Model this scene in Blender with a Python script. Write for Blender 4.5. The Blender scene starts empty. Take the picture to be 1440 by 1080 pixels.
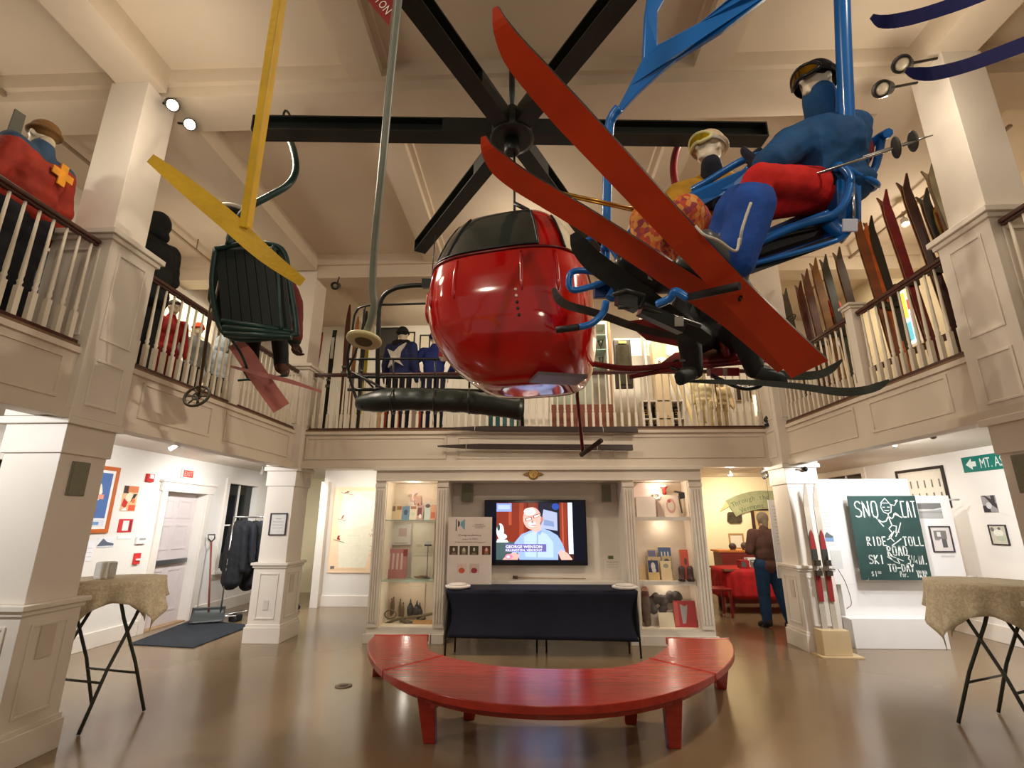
import bpy, math, random
from mathutils import Vector, Matrix
random.seed(7)
SC = bpy.context.scene
COL = SC.collection
PI = math.pi
# ---------------------------------------------------------------- camera model (1440x1080 photograph)
F = 700.0; TH = math.atan(193/700.0); YAW = math.radians(2.0); H = 1.6
_ct, _st, _cy, _sy = math.cos(TH), math.sin(TH), math.cos(YAW), math.sin(YAW)
CR = Vector((_cy, _sy, 0)); CF = Vector((-_sy*_ct, _cy*_ct, _st)); CU = CR.cross(CF)
EYE = Vector((0, 0, H))
def ray(px, py): return CF + CR*((px-720)/F) + CU*((540-py)/F)
def P(px, py, d): return EYE + ray(px, py)*d
def aX(px, py, X): r = ray(px, py); return EYE + r*(X/r.x)
def aY(px, py, Y): r = ray(px, py); return EYE + r*(Y/r.y)
def aZ(px, py, Z): r = ray(px, py); return EYE + r*((Z-H)/r.z)
def V(*a): return Vector(a)
# ---------------------------------------------------------------- materials
def lin(c):
    out = []
    for x in c:
        x = x/255.0
        out.append(x/12.92 if x <= 0.04045 else ((x+0.055)/1.055)**2.4)
    return out
_M = {}
def mat(name, rgb, rough=0.5, metal=0.0, var=0.08, vs=6.0, bump=0.0, bs=60.0, emit=0.0, coat=0.0, alpha=None, trans=0.0, ior=1.45):
    if name in _M: return _M[name]
    m = bpy.data.materials.new(name); m.use_nodes = True
    nt = m.node_tree; b = nt.nodes['Principled BSDF']
    c = lin(rgb)
    b.inputs['Roughness'].default_value = rough
    b.inputs['Metallic'].default_value = metal
    b.inputs['IOR'].default_value = ior
    if coat: b.inputs['Coat Weight'].default_value = coat; b.inputs['Coat Roughness'].default_value = 0.06
    if trans: b.inputs['Transmission Weight'].default_value = trans
    if alpha is not None: b.inputs['Alpha'].default_value = alpha
    tc = nt.nodes.new('ShaderNodeTexCoord')
    if var:
        n = nt.nodes.new('ShaderNodeTexNoise'); n.inputs['Scale'].default_value = vs; n.inputs['Detail'].default_value = 4
        r = nt.nodes.new('ShaderNodeValToRGB')
        r.color_ramp.elements[0].position = 0.3; r.color_ramp.elements[1].position = 0.7
        r.color_ramp.elements[0].color = [x*(1-var) for x in c]+[1]
        r.color_ramp.elements[1].color = [min(1, x*(1+var)) for x in c]+[1]
        nt.links.new(tc.outputs['Object'], n.inputs['Vector']); nt.links.new(n.outputs['Fac'], r.inputs['Fac'])
        nt.links.new(r.outputs['Color'], b.inputs['Base Color'])
    else:
        b.inputs['Base Color'].default_value = c+[1]
    if bump:
        n2 = nt.nodes.new('ShaderNodeTexNoise'); n2.inputs['Scale'].default_value = bs; n2.inputs['Detail'].default_value = 3
        bp = nt.nodes.new('ShaderNodeBump'); bp.inputs['Strength'].default_value = bump; bp.inputs['Distance'].default_value = 0.01
        nt.links.new(tc.outputs['Object'], n2.inputs['Vector']); nt.links.new(n2.outputs['Fac'], bp.inputs['Height'])
        nt.links.new(bp.outputs['Normal'], b.inputs['Normal'])
    if emit:
        b.inputs['Emission Color'].default_value = c+[1]; b.inputs['Emission Strength'].default_value = emit
    _M[name] = m
    return m
def flat(rgb, rough=0.6):
    return mat('paint_%d_%d_%d' % tuple(rgb), rgb, rough, var=0.03, vs=12)
# ---------------------------------------------------------------- mesh builder
class MB:
    def __init__(s, M=None): s.v = []; s.f = []; s.fm = []; s.sm = []; s.mats = []; s.mi = 0; s.M = M
    def use(s, m):
        if m not in s.mats: s.mats.append(m)
        s.mi = s.mats.index(m); return s
    def add(s, vs, fs, smooth=False):
        o = len(s.v)
        if s.M is not None: vs = [s.M @ Vector(p) for p in vs]
        s.v += [Vector(p) for p in vs]
        for f in fs: s.f.append([o+i for i in f]); s.fm.append(s.mi); s.sm.append(smooth)
        return s
    def box(s, x0, y0, z0, x1, y1, z1):
        if x0 > x1: x0, x1 = x1, x0
        if y0 > y1: y0, y1 = y1, y0
        if z0 > z1: z0, z1 = z1, z0
        vs = [(x0,y0,z0),(x1,y0,z0),(x1,y1,z0),(x0,y1,z0),(x0,y0,z1),(x1,y0,z1),(x1,y1,z1),(x0,y1,z1)]
        return s.add(vs, [(0,3,2,1),(4,5,6,7),(0,1,5,4),(1,2,6,5),(2,3,7,6),(3,0,4,7)])
    def hexa(s, lo, hi):   # lo, hi: four corners each
        return s.add(list(lo)+list(hi), [(0,3,2,1),(4,5,6,7),(0,1,5,4),(1,2,6,5),(2,3,7,6),(3,0,4,7)])
    def obox(s, c, a, b, n):  # centre and three half vectors
        c, a, b, n = map(Vector, (c, a, b, n))
        if a.cross(b).dot(n) < 0: a = -a
        return s.hexa([c-a-b-n, c+a-b-n, c+a+b-n, c-a+b-n], [c-a-b+n, c+a-b+n, c+a+b+n, c-a+b+n])
    def bar(s, p, q, w, h, up=(0,0,1)):   # rectangular bar from p to q
        p, q = Vector(p), Vector(q); d = (q-p); L = d.length; d.normalize()
        side = d.cross(Vector(up))
        if side.length < 1e-4: side = d.cross(Vector((1,0,0)))
        side.normalize(); u = side.cross(d)
        return s.obox((p+q)/2, side*w/2, u*h/2, d*L/2)
    def prism(s, pts, ext):    # planar polygon extruded by vector ext
        pts = [Vector(p) for p in pts]; e = Vector(ext); n = len(pts)
        nrm = Vector((0,0,0))
        for i in range(n): nrm += pts[i].cross(pts[(i+1) % n])
        if nrm.dot(e) < 0: pts = pts[::-1]
        vs = pts+[p+e for p in pts]
        fs = [tuple(range(n-1,-1,-1)), tuple(range(n, 2*n))]+[(i,(i+1)%n,n+(i+1)%n,n+i) for i in range(n)]
        return s.add(vs, fs)
    def tube(s, pts, r, n=10, closed=False, cap=True, smooth=True, sq=1.0):
        pts = [Vector(p) for p in pts]; m = len(pts)
        rs = r if isinstance(r, (list, tuple)) else [r]*m
        ts = []
        for i in range(m):
            if closed: t = pts[(i+1) % m]-pts[i-1]
            else: t = pts[min(i+1,m-1)]-pts[max(i-1,0)]
            ts.append(t.normalized() if t.length > 1e-9 else Vector((0,0,1)))
        u = ts[0].orthogonal().normalized()
        rings = []
        for i in range(m):
            if i: 
                q = ts[i-1].rotation_difference(ts[i]); u = (q @ u)
            u = (u-ts[i]*u.dot(ts[i])).normalized(); w = ts[i].cross(u)
            rings.append([pts[i]+(u*math.cos(2*PI*k/n)+w*sq*math.sin(2*PI*k/n))*rs[i] for k in range(n)])
        vs = [p for R in rings for p in R]; fs = []
        for i in range(m if closed else m-1):
            j = (i+1) % m
            for k in range(n): fs.append((i*n+k, i*n+(k+1)%n, j*n+(k+1)%n, j*n+k))
        s.add(vs, fs, smooth)
        if cap and not closed:
            o = len(s.v)-len(vs)
            s.f.append([o+k for k in range(n-1,-1,-1)]); s.fm.append(s.mi); s.sm.append(False)
            s.f.append([o+(m-1)*n+k for k in range(n)]); s.fm.append(s.mi); s.sm.append(False)
        return s
    def lathe(s, prof, c=(0,0,0), ax=(0,0,1), n=24, smooth=True):   # prof [(r, h)] along axis
        c = Vector(c); ax = Vector(ax).normalized(); u = ax.orthogonal().normalized(); w = ax.cross(u)
        vs = []; fs = []; m = len(prof)
        for r, h in prof:
            for k in range(n): vs.append(c+ax*h+(u*math.cos(2*PI*k/n)+w*math.sin(2*PI*k/n))*max(r, 1e-4))
        for i in range(m-1):
            for k in range(n): fs.append((i*n+k, i*n+(k+1)%n, (i+1)*n+(k+1)%n, (i+1)*n+k))
        s.add(vs, fs, smooth)
        o = len(s.v)-len(vs)
        s.f.append([o+k for k in range(n-1,-1,-1)]); s.fm.append(s.mi); s.sm.append(False)
        s.f.append([o+(m-1)*n+k for k in range(n)]); s.fm.append(s.mi); s.sm.append(False)
        return s
    def ball(s, c, r, n=12, axes=None):
        c = Vector(c); r = (r, r, r) if not isinstance(r, (tuple, list)) else r
        A = axes or (Vector((1,0,0)), Vector((0,1,0)), Vector((0,0,1)))
        vs = []; fs = []; m = n//2+1
        for i in range(1, m):
            th = PI*i/m
            for k in range(n):
                ph = 2*PI*k/n
                vs.append(c+A[0]*(r[0]*math.sin(th)*math.cos(ph))+A[1]*(r[1]*math.sin(th)*math.sin(ph))+A[2]*(r[2]*math.cos(th)))
        for i in range(m-2):
            for k in range(n): fs.append((i*n+k, (i+1)*n+k, (i+1)*n+(k+1)%n, i*n+(k+1)%n))
        vs.append(c+A[2]*r[2]); vs.append(c-A[2]*r[2]); t = len(vs)-2
        for k in range(n): fs.append((t, k, (k+1)%n)); fs.append((t+1, (m-2)*n+(k+1)%n, (m-2)*n+k))
        return s.add(vs, fs, True)
    def cap(s, p, q, r0, r1, n=12):      # tapered capsule (closed)
        p, q = Vector(p), Vector(q); d = (q-p); L = max(d.length, 1e-4); d.normalize()
        pts = []; rs = []
        for k in range(1, 5): a = PI/2*(k/4.0); pts.append(p-d*r0*math.cos(a)); rs.append(max(r0*math.sin(a), .001))
        for k in range(3, 0, -1): a = PI/2*(k/4.0); pts.append(q+d*r1*math.cos(a)); rs.append(max(r1*math.sin(a), .001))
        pts.insert(4, q.copy()); rs.insert(4, r1)
        return s.tube(pts, rs, n)
    def sheet(s, fn, nu, nv, smooth=True, wrap=False):
        vs = [fn(i/nu, j/nv) for i in range(nu+1) for j in range(nv+1)]
        fs = [(i*(nv+1)+j, (i+1)*(nv+1)+j, (i+1)*(nv+1)+j+1, i*(nv+1)+j+1) for i in range(nu) for j in range(nv)]
        return s.add(vs, fs, smooth)
    def mesh(s, name, off):
        me = bpy.data.meshes.new(name)
        me.from_pydata([tuple(p-off) for p in s.v], [], s.f)
        for m in s.mats: me.materials.append(m)
        for p, a, b in zip(me.polygons, s.fm, s.sm): p.material_index = a; p.use_smooth = b
        me.update(); return me
    def build(s, name, m=None, parent=None, bevel=0.0, solid=0.0, origin=None):
        if m is not None and not s.mats: s.mats = [m]
        if parent is not None: off = wloc(parent)
        elif origin is not None: off = Vector(origin)
        else:
            xs = [p.x for p in s.v]; ys = [p.y for p in s.v]; zs = [p.z for p in s.v]
            off = Vector(((min(xs)+max(xs))/2, (min(ys)+max(ys))/2, min(zs)))
        o = bpy.data.objects.new(name, s.mesh(name, off)); COL.objects.link(o)
        if parent is not None: o.parent = parent
        else: o.location = off
        if solid:
            k = o.modifiers.new('solid', 'SOLIDIFY'); k.thickness = solid; k.offset = 0
        if bevel:
            k = o.modifiers.new('bevel', 'BEVEL'); k.width = bevel; k.segments = 2; k.limit_method = 'ANGLE'; k.angle_limit = math.radians(40)
        return o
    def blob(s, name, m, parent, voxel=0.014, smooth=4, wrinkle=0.0, ws=0.12):
        o = s.build(name, m, parent)
        r = o.modifiers.new('remesh', 'REMESH'); r.mode = 'VOXEL'; r.voxel_size = voxel; r.use_smooth_shade = True
        k = o.modifiers.new('smooth', 'SMOOTH'); k.factor = 0.6; k.iterations = smooth
        if wrinkle:
            t = bpy.data.textures.get('wrinkles') or bpy.data.textures.new('wrinkles', 'CLOUDS')
            t.noise_scale = ws; t.noise_depth = 2
            d = o.modifiers.new('folds', 'DISPLACE'); d.texture = t; d.strength = wrinkle; d.mid_level = 0.5
        return o
def wloc(o):
    p = Vector((0,0,0))
    while o is not None: p += o.location; o = o.parent
    return p
def tag(o, label=None, cat=None, group=None, kind=None):
    if label: o['label'] = label
    if cat: o['category'] = cat
    if group: o['group'] = group
    if kind: o['kind'] = kind
    return o
def thing(name, label, cat, loc=(0,0,0), group=None):
    o = bpy.data.objects.new(name, None); COL.objects.link(o); o.location = loc; o.empty_display_size = .1
    return tag(o, label, cat, group)
def struct(o): o['kind'] = 'structure'; return o
def dup(o, loc=None, label=None, rz=None):
    r = o.copy(); COL.objects.link(r)
    if loc is not None: r.location = loc
    if rz is not None: r.rotation_euler.z = rz
    if label: r['label'] = label
    for ch in list(o.children):
        c = ch.copy(); COL.objects.link(c); c.parent = r
        for g in list(ch.children):
            d = g.copy(); COL.objects.link(d); d.parent = c
    return r
def arc(c, r, a0, a1, n, u=(1,0,0), w=(0,0,1)):
    c = Vector(c); u = Vector(u); w = Vector(w)
    return [c+u*r*math.cos(a0+(a1-a0)*i/n)+w*r*math.sin(a0+(a1-a0)*i/n) for i in range(n+1)]
def spline(pts, n=8):      # Catmull-Rom
    p = [Vector(q) for q in pts]; p = [p[0]*2-p[1]]+p+[p[-1]*2-p[-2]]; out = []
    for i in range(1, len(p)-2):
        for k in range(n):
            t = k/n
            out.append(0.5*((2*p[i])+(p[i+1]-p[i-1])*t+(2*p[i-1]-5*p[i]+4*p[i+1]-p[i+2])*t*t+(3*p[i]-p[i-1]-3*p[i+1]+p[i+2])*t**3))
    out.append(p[-2]); return out
# text as real mesh lettering lying in the plane (right u, up w), proud of it along n
def text(name, s, m, parent, c, u, w, height, width=None, depth=0.0015, align='CENTER'):
    cu = bpy.data.curves.new('lettering', 'FONT'); cu.body = s; cu.align_x = 'LEFT'; cu.resolution_u = 2
    t = bpy.data.objects.new('lettering_tmp', cu); COL.objects.link(t)
    dg = bpy.context.evaluated_depsgraph_get(); me = bpy.data.meshes.new_from_object(t.evaluated_get(dg))
    bpy.data.objects.remove(t); bpy.data.curves.remove(cu)
    if not me.vertices: return None
    xs = [v.co.x for v in me.vertices]; ys = [v.co.y for v in me.vertices]
    sx0, sx1, sy0, sy1 = min(xs), max(xs), min(ys), max(ys)
    k = height/0.7; kx = k
    if width: kx = width/(sx1-sx0)
    u = Vector(u).normalized(); w = Vector(w).normalized(); n = u.cross(w)
    mb = MB(); cxm = (sx0+sx1)/2 if align == 'CENTER' else sx0
    vs = [Vector(c)+u*((v.co.x-cxm)*kx)+w*((v.co.y-0.35)*k)+n*depth for v in me.vertices]
    mb.add(vs, [tuple(p.vertices) for p in me.polygons])
    bpy.data.meshes.remove(me)
    return mb.build(name, m, parent)
# a picture: coloured shapes laid on a board; shapes [(rgb, [(u,v)...])] in 0..1 board coordinates
def board(mb, c, u, w, W, Hh, shapes, n=None, step=0.0006, emit=0.0, base=0.0):
    u = Vector(u).normalized(); w = Vector(w).normalized(); n = u.cross(w) if n is None else Vector(n)
    c = Vector(c)
    for i, (rgb, pts) in enumerate(shapes):
        if emit: mb.use(mat('screen_%d_%d_%d' % tuple(rgb), rgb, 0.3, var=0, emit=emit))
        else: mb.use(flat(rgb))
        q = [c+u*((a-.5)*W)+w*((b-.5)*Hh)+n*(base+step*(i+1)) for a, b in pts]
        ar = sum((pts[k][0]*pts[(k+1)%len(pts)][1]-pts[(k+1)%len(pts)][0]*pts[k][1]) for k in range(len(pts)))
        if ar < 0: q = q[::-1]
        mb.add(q, [tuple(range(len(q)))])
def R4(x0, y0, x1, y1): return [(x0,y0),(x1,y0),(x1,y1),(x0,y1)]
def EL(cx, cy, rx, ry, n=14, a0=0): return [(cx+rx*math.cos(a0+2*PI*k/n), cy+ry*math.sin(a0+2*PI*k/n)) for k in range(n)]
X1, Y1, Z1 = V(1,0,0), V(0,1,0), V(0,0,1)
# ---------------------------------------------------------------- shared materials
WHITE = mat('white_trim_paint', (226,217,204), .45, var=.02, vs=3)
WALLW = mat('white_wall_paint', (228,222,212), .6, var=.02, vs=2)
CEIL = mat('ceiling_paint', (216,201,180), .7, var=.03, vs=1.5)
FASC = mat('balcony_paint', (216,204,187), .5, var=.02, vs=2)
CREAM = mat('cream_wall_paint', (232,218,176), .7, var=.02, vs=2)
DKWOOD = mat('dark_red_wood', (70,33,24), .35, var=.25, vs=9, coat=.2)
BLACK = mat('black_painted_steel', (22,24,24), .4, var=.1)
BLKMATTE = mat('black_fabric', (16,17,20), .9, var=.2, bump=.3)
GLASS = bpy.data.materials.new('clear_glass'); GLASS.use_nodes = True; _n = GLASS.node_tree; _n.nodes.clear()
_o = _n.nodes.new('ShaderNodeOutputMaterial'); _a = _n.nodes.new('ShaderNodeBsdfTransparent'); _g = _n.nodes.new('ShaderNodeBsdfGlossy'); _g.inputs['Roughness'].default_value = .02; _x = _n.nodes.new('ShaderNodeMixShader'); _x.inputs['Fac'].default_value = .06
_n.links.new(_a.outputs[0], _x.inputs[1]); _n.links.new(_g.outputs[0], _x.inputs[2]); _n.links.new(_x.outputs[0], _o.inputs[0])
CHROME = mat('brushed_steel', (190,190,188), .25, metal=1, var=.04)
# ================================================================= SETTING
ZLC = 2.62
XL, XR, YB = -3.55, 3.65, 7.45          # inner faces of the balcony
ZL, ZU, ZC = 2.38, 2.95, 5.9            # lower ceiling, balcony floor, main ceiling
fm = bpy.data.materials.new('polished_brown_concrete'); fm.use_nodes = True
nt = fm.node_tree; b = nt.nodes['Principled BSDF']
tc = nt.nodes.new('ShaderNodeTexCoord')
n1 = nt.nodes.new('ShaderNodeTexNoise'); n1.inputs['Scale'].default_value = .7; n1.inputs['Detail'].default_value = 3
r1 = nt.nodes.new('ShaderNodeValToRGB'); r1.color_ramp.elements[0].color = lin((118,98,72))+[1]; r1.color_ramp.elements[1].color = lin((136,114,86))+[1]
r1.color_ramp.elements[0].position = .2; r1.color_ramp.elements[1].position = .8
n3 = nt.nodes.new('ShaderNodeTexNoise'); n3.inputs['Scale'].default_value = 3; n3.inputs['Detail'].default_value = 2
r3 = nt.nodes.new('ShaderNodeMapRange'); r3.inputs['To Min'].default_value = .24; r3.inputs['To Max'].default_value = .34
nt.links.new(tc.outputs['Object'], n1.inputs['Vector']); nt.links.new(tc.outputs['Object'], n3.inputs['Vector'])
nt.links.new(n1.outputs['Fac'], r1.inputs['Fac']); nt.links.new(r1.outputs['Color'], b.inputs['Base Color'])
nt.links.new(n3.outputs['Fac'], r3.inputs['Value']); b.inputs['Roughness'].default_value = .2
b.inputs['Specular IOR Level'].default_value = .55
struct(MB().box(-9, -4, -.12, 10, 16, 0).build('floor', fm))
# lower ceilings / balcony slabs with their fascia
def slab(x0, y0, x1, y1):
    return struct(MB().box(x0, y0, ZLC, x1, y1, ZU-.03).build('ceiling', FASC))
slab(-5.75, -4, XL-.22, 12.5); slab(XR+.22, -4, 6.75, 12.5); slab(XL-.22, YB+.22, XR+.22, 12.5)
struct(MB().box(XL-.22, -4, ZL, XL, YB, ZU-.03).build('trim_50', FASC)); struct(MB().box(XR, -4, ZL, XR+.22, YB, ZU-.03).build('trim_51', FASC)); struct(MB().box(XL-.22, YB, ZL, XR+.22, YB+.22, ZU-.03).build('trim_52', FASC))
# walkway carpet on the balcony
BF = mat('balcony_floor_boards', (120,92,64), .6, var=.15)
def bfl(x0, y0, x1, y1): struct(MB().box(x0, y0, ZU-.03, x1, y1, ZU).build('floor', BF))
bfl(-6.4, -4, XL, 12.5); bfl(XR, -4, 7.0, 12.5); bfl(XL, YB, XR, 12.5)
# fascia mouldings and flat panels (trim)
tn = [0]
def trim(mb, m=WHITE, bevel=0.0):
    tn[0] += 1
    return struct(mb.build('trim_%d' % tn[0], m, bevel=bevel))
t = MB(); t.box(XL, -4, ZL-.02, XL+.05, YB-.05, ZL+.06); t.box(XL, -4, ZU-.075, XL+.025, YB-.03, ZU-.03)
for a, c in ((4.3, 5.35), (5.6, 7.2), (.6, 1.9), (2.1, 3.5)):
    t.box(XL, a, ZL+.12, XL+.012, a+.03, ZU-.11); t.box(XL, c-.03, ZL+.12, XL+.012, c, ZU-.11)
    t.box(XL, a+.03, ZL+.12, XL+.012, c-.03, ZL+.15); t.box(XL, a+.03, ZU-.14, XL+.012, c-.03, ZU-.11)
trim(t, FASC)
t = MB(); t.box(XR-.05, -4, ZL-.02, XR, YB-.05, ZL+.06); t.box(XR-.025, -4, ZU-.075, XR, YB-.03, ZU-.03)
for a, c in ((4.3, 5.35), (5.6, 7.2), (.6, 1.9), (2.1, 3.5)):
    t.box(XR-.012, a, ZL+.12, XR, a+.03, ZU-.11); t.box(XR-.012, c-.03, ZL+.12, XR, c, ZU-.11)
    t.box(XR-.012, a+.03, ZL+.12, XR, c-.03, ZL+.15); t.box(XR-.012, a+.03, ZU-.14, XR, c-.03, ZU-.11)
trim(t, FASC)
t = MB(); t.box(XL, YB-.05, ZL-.02, XR, YB, ZL+.06); t.box(XL, YB-.03, ZU-.075, XR, YB, ZU-.03)
for a, c in ((-3.4, -1.25), (-1.1, 1.1), (1.25, 3.45)):
    t.box(a, YB-.012, ZL+.12, a+.03, YB, ZU-.11); t.box(c-.03, YB-.012, ZL+.12, c, YB, ZU-.11)
    t.box(a+.03, YB-.012, ZL+.12, c-.03, YB, ZL+.15); t.box(a+.03, YB-.012, ZU-.14, c-.03, YB, ZU-.11)
trim(t, FASC)
# ---- walls
def wall_x(name, X, th, y0, y1, z0, z1, holes, m):      # wall in a plane x = X, holes (ya, yb, za, zb)
    mb = MB(); x0, x1 = (X-th, X) if th > 0 else (X, X-th); y = y0
    for ya, yb, za, zb in sorted(holes):
        mb.box(x0, y, z0, x1, ya, z1)
        if za > z0: mb.box(x0, ya, z0, x1, yb, za)
        if zb < z1: mb.box(x0, ya, zb, x1, yb, z1)
        y = yb
    mb.box(x0, y, z0, x1, y1, z1)
    return struct(mb.build(name, m))
XWL, XWR = -5.75, 6.45
DOOR = (7.86, 8.86, 0, 2.06)
wall_x('wall_left', XWL, .25, -1.5, 12.5, 0, ZLC, [DOOR, (9.5, 10.5, .75, 2.3), (5.0, 5.7, .6, 2.25)], WALLW)
wall_x('wall_right', XWR, -.25, -1.5, 12.5, 0, ZLC, [(10.0, 11.3, 1.1, 2.5)], WALLW)
wall_x('wall_left_upper', -6.0, .25, -1.5, 12.5, ZU, 6.4, [(7.1, 8.6, 4.0, 5.35)], WALLW)
wall_x('wall_right_upper', 6.3, -.25, -1.5, 12.5, ZU, 6.4, [(7.75, 8.15, 4.4, 5.4)], mat('warm_upper_wall', (222,206,172), .7, var=.02))
def wall_y(name, Y, th, x0, x1, z0, z1, m): return struct(MB().box(x0, Y, z0, x1, Y+th, z1).build(name, m))
wall_y('wall_back', 10.35, .2, -4.25, 2.75, 0, ZLC, WALLW)
struct(MB().box(-4.25, 10.55, 0, -4.1, 12.3, ZLC).build('wall_back_return', WALLW))
struct(MB().box(2.6, 10.55, 0, 2.75, 12.2, ZLC).build('wall_back_jog', CREAM))
wall_y('wall_far', 12.3, .2, -6, 7, 0, ZLC, CREAM)
wall_y('wall_back_upper', 10.5, .2, -6.2, 6.6, ZU, 6.4, WALLW)
# ---- ceiling with beams
mb = MB(); mb.box(-6.3, -3, ZC, 6.6, 12.6, ZC+.1)
struct(mb.build('ceiling', CEIL))
BM = mat('ceiling_beam_paint', (212,197,176), .6, var=.02)
mb = MB()
mb.box(-6, 3.85, 5.62, 6.3, 4.3, ZC); mb.box(-6, 3.80, 5.74, 6.3, 3.85, ZC)
trim(mb, BM)
mb = MB(); mb.box(-6, YB-.05, 5.5, 6.3, YB+.3, ZC); mb.box(-6, YB-.1, 5.72, 6.3, YB-.05, ZC); trim(mb, BM)
for x in (-1.55, 1.75):
    mb = MB()
    for y0, y1 in ((-1.5, 3.8), (4.3, YB-.1)):
        mb.box(x-.16, y0, 5.74, x+.16, y1, ZC); mb.box(x-.22, y0, 5.84, x+.22, y1, ZC)
    trim(mb, BM)
for x in (XL-.15, XR+.15):
    mb = MB()
    for y0, y1 in ((-1.5, 3.8), (4.3, YB-.1), (YB+.3, 10.5)):
        mb.box(x-.2, y0, 5.62, x+.2, y1, ZC)
    trim(mb, BM)
# ---- columns (box-cased, with ledge, plinth and panel mouldings)
def frame_x(t, X, s, y0, y1, z0, z1, w=.022, d=.01):   # raised rectangle on a face x = X, facing s
    a, c = (X, X+s*d)
    t.box(a, y0, z0, c, y0+w, z1); t.box(a, y1-w, z0, c, y1, z1); t.box(a, y0+w, z0, c, y1-w, z0+w); t.box(a, y0+w, z1-w, c, y1-w, z1)
def frame_y(t, Y, x0, x1, z0, z1, w=.022, d=.01):
    t.box(x0, Y-d, z0, x0+w, Y, z1); t.box(x1-w, Y-d, z0, x1, Y, z1); t.box(x0+w, Y-d, z0, x1-w, Y, z0+w); t.box(x0+w, Y-d, z1-w, x1-w, Y, z1)
def column(x0, x1, y0, y1, zt, faces):
    t = MB(); e = .035
    t.box(x0-e*.8, y0-e*.8, 0, x1+e*.8, y1+e*.8, 1.0)
    t.box(x0-e*1.6, y0-e*1.6, 0, x1+e*1.6, y1+e*1.6, .2); t.box(x0-e*1.2, y0-e*1.2, .2, x1+e*1.2, y1+e*1.2, .235)
    t.box(x0-e*1.9, y0-e*1.9, 1.0, x1+e*1.9, y1+e*1.9, 1.035); t.box(x0-e*1.3, y0-e*1.3, .965, x1+e*1.3, y1+e*1.3, 1.0)
    t.box(x0, y0, 1.035, x1, y1, ZL)
    frame_y(t, y0-e*.8, x0+.06, x1-.06, .3, .9)
    for s in faces:
        X = x1+e*.8 if s > 0 else x0-e*.8
        frame_x(t, X, s, y0+.06, y1-.06, .3, .9)
    t.box(x0-.02, y0-.02, ZL-.28, x1+.02, y1+.02, ZL-.06); t.box(x0-.055, y0-.055, ZL-.06, x1+.055, y1+.055, ZL-.005)
    if zt > ZL:
        t.box(x0-.04, y0-.04, ZL, x1+.04, y1+.04, ZU+.98)
        for s in faces:
            X = x1+.04 if s > 0 else x0-.04
            frame_x(t, X, s, y0+.05, y1-.05, ZL+.1, ZU-.08); frame_x(t, X, s, y0+.05, y1-.05, ZU+.08, ZU+.86)
        frame_y(t, y0-.04, x0+.04, x1-.04, ZU+.08, ZU+.86)
        t.box(x0-.09, y0-.09, ZU+.98, x1+.09, y1+.09, ZU+1.03); t.box(x0-.065, y0-.065, ZU+.94, x1+.065, y1+.065, ZU+.98)
        t.box(x0+.04, y0+.03, ZU+1.03, x1-.04, y1-.03, 5.62)
    return trim(t, WHITE, bevel=.004)
column(-3.98, -3.535, 3.64, 4.06, 6, (1,)); column(3.647, 4.07, 3.58, 4.0, 6, (-1,))
column(-3.87, -3.47, 7.36, 7.84, 6, (1,)); column(3.56, 3.96, 7.14, 7.58, 6, (-1,))
# ---- baseboards
def bb(name, *b): struct(MB().box(*b).build(name, WHITE, bevel=.005))
bb('baseboard_left', XWL, -1.5, 0, XWL+.03, DOOR[0]-.13, .2); bb('baseboard_left', XWL, DOOR[1]+.13, 0, XWL+.03, 12.3, .2)
bb('baseboard_back', -4.2, 10.32, 0, 2.7, 10.35, .2); bb('baseboard_right', XWR-.03, -1.5, 0, XWR, 12.3, .22)
# dado rail with wainscot under the map wall
# ---- entrance door on the left
t = MB(); t.box(XWL, DOOR[0]-.12, 0, XWL+.035, DOOR[0], 2.06); t.box(XWL, DOOR[1], 0, XWL+.035, DOOR[1]+.12, 2.06)
t.box(XWL, DOOR[0]-.16, 2.06, XWL+.045, DOOR[1]+.16, 2.2); t.box(XWL, DOOR[0]-.19, 2.2, XWL+.07, DOOR[1]+.19, 2.23)
trim(t, WHITE, .004)
DW = mat('pinkish_white_door_paint', (214,202,198), .4, var=.02)
d = MB(); x = XWL-.16; y0, y1 = DOOR[0]+.01, DOOR[1]-.01
d.box(x-.045, y0, .01, x, y1, 2.05)
dr = struct(d.build('door_1', DW, bevel=.003))
t = MB()
for a, c in ((y0+.1, (y0+y1)/2-.05), ((y0+y1)/2+.05, y1-.1)):
    for z0, z1 in ((.2, .85), (1.15, 1.55), (1.65, 1.95)): frame_x(t, x, 1, a, c, z0, z1, .03, .008)
t.build('door_panel', DW, dr)
MB().box(x, y0+.05, .93, x+.05, y1-.05, 1.0).build('push_bar', mat('grey_push_bar', (120,122,124), .35, metal=.7), dr, bevel=.006)
struct(MB().box(XWL-.25, DOOR[0], 0, XWL-.02, DOOR[1], .012).build('trim_40', mat('door_sill', (172,140,104), .5)))
# ---- windows: frame, dark night panes
NIGHT = mat('night_window_glass', (20,26,28), .08, var=.3, vs=3)
def window(name, X, s, y0, y1, z0, z1, rows=2, cols=2, m=NIGHT):
    t = MB(); xi = X
    t.box(xi, y0-.1, z0-.04, xi+s*.03, y0, z1+.1); t.box(xi, y1, z0-.04, xi+s*.03, y1+.1, z1+.1); t.box(xi, y0, z1, xi+s*.03, y1, z1+.1)
    t.box(xi, y0-.13, z0-.08, xi+s*.07, y1+.13, z0-.04)
    xm = X-s*.09
    for k in range(1, cols): yy = y0+(y1-y0)*k/cols; t.box(xm, yy-.012, z0, xm+s*.03, yy+.012, z1)
    for k in range(1, rows): zz = z0+(z1-z0)*k/rows; t.box(xm, y0, zz-.014, xm+s*.034, y1, zz+.014)
    w = struct(t.build(name, WHITE))
    MB().box(xm-s*.01, y0, z0, xm, y1, z1).build('window_pane', m, w)
    return w
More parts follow.
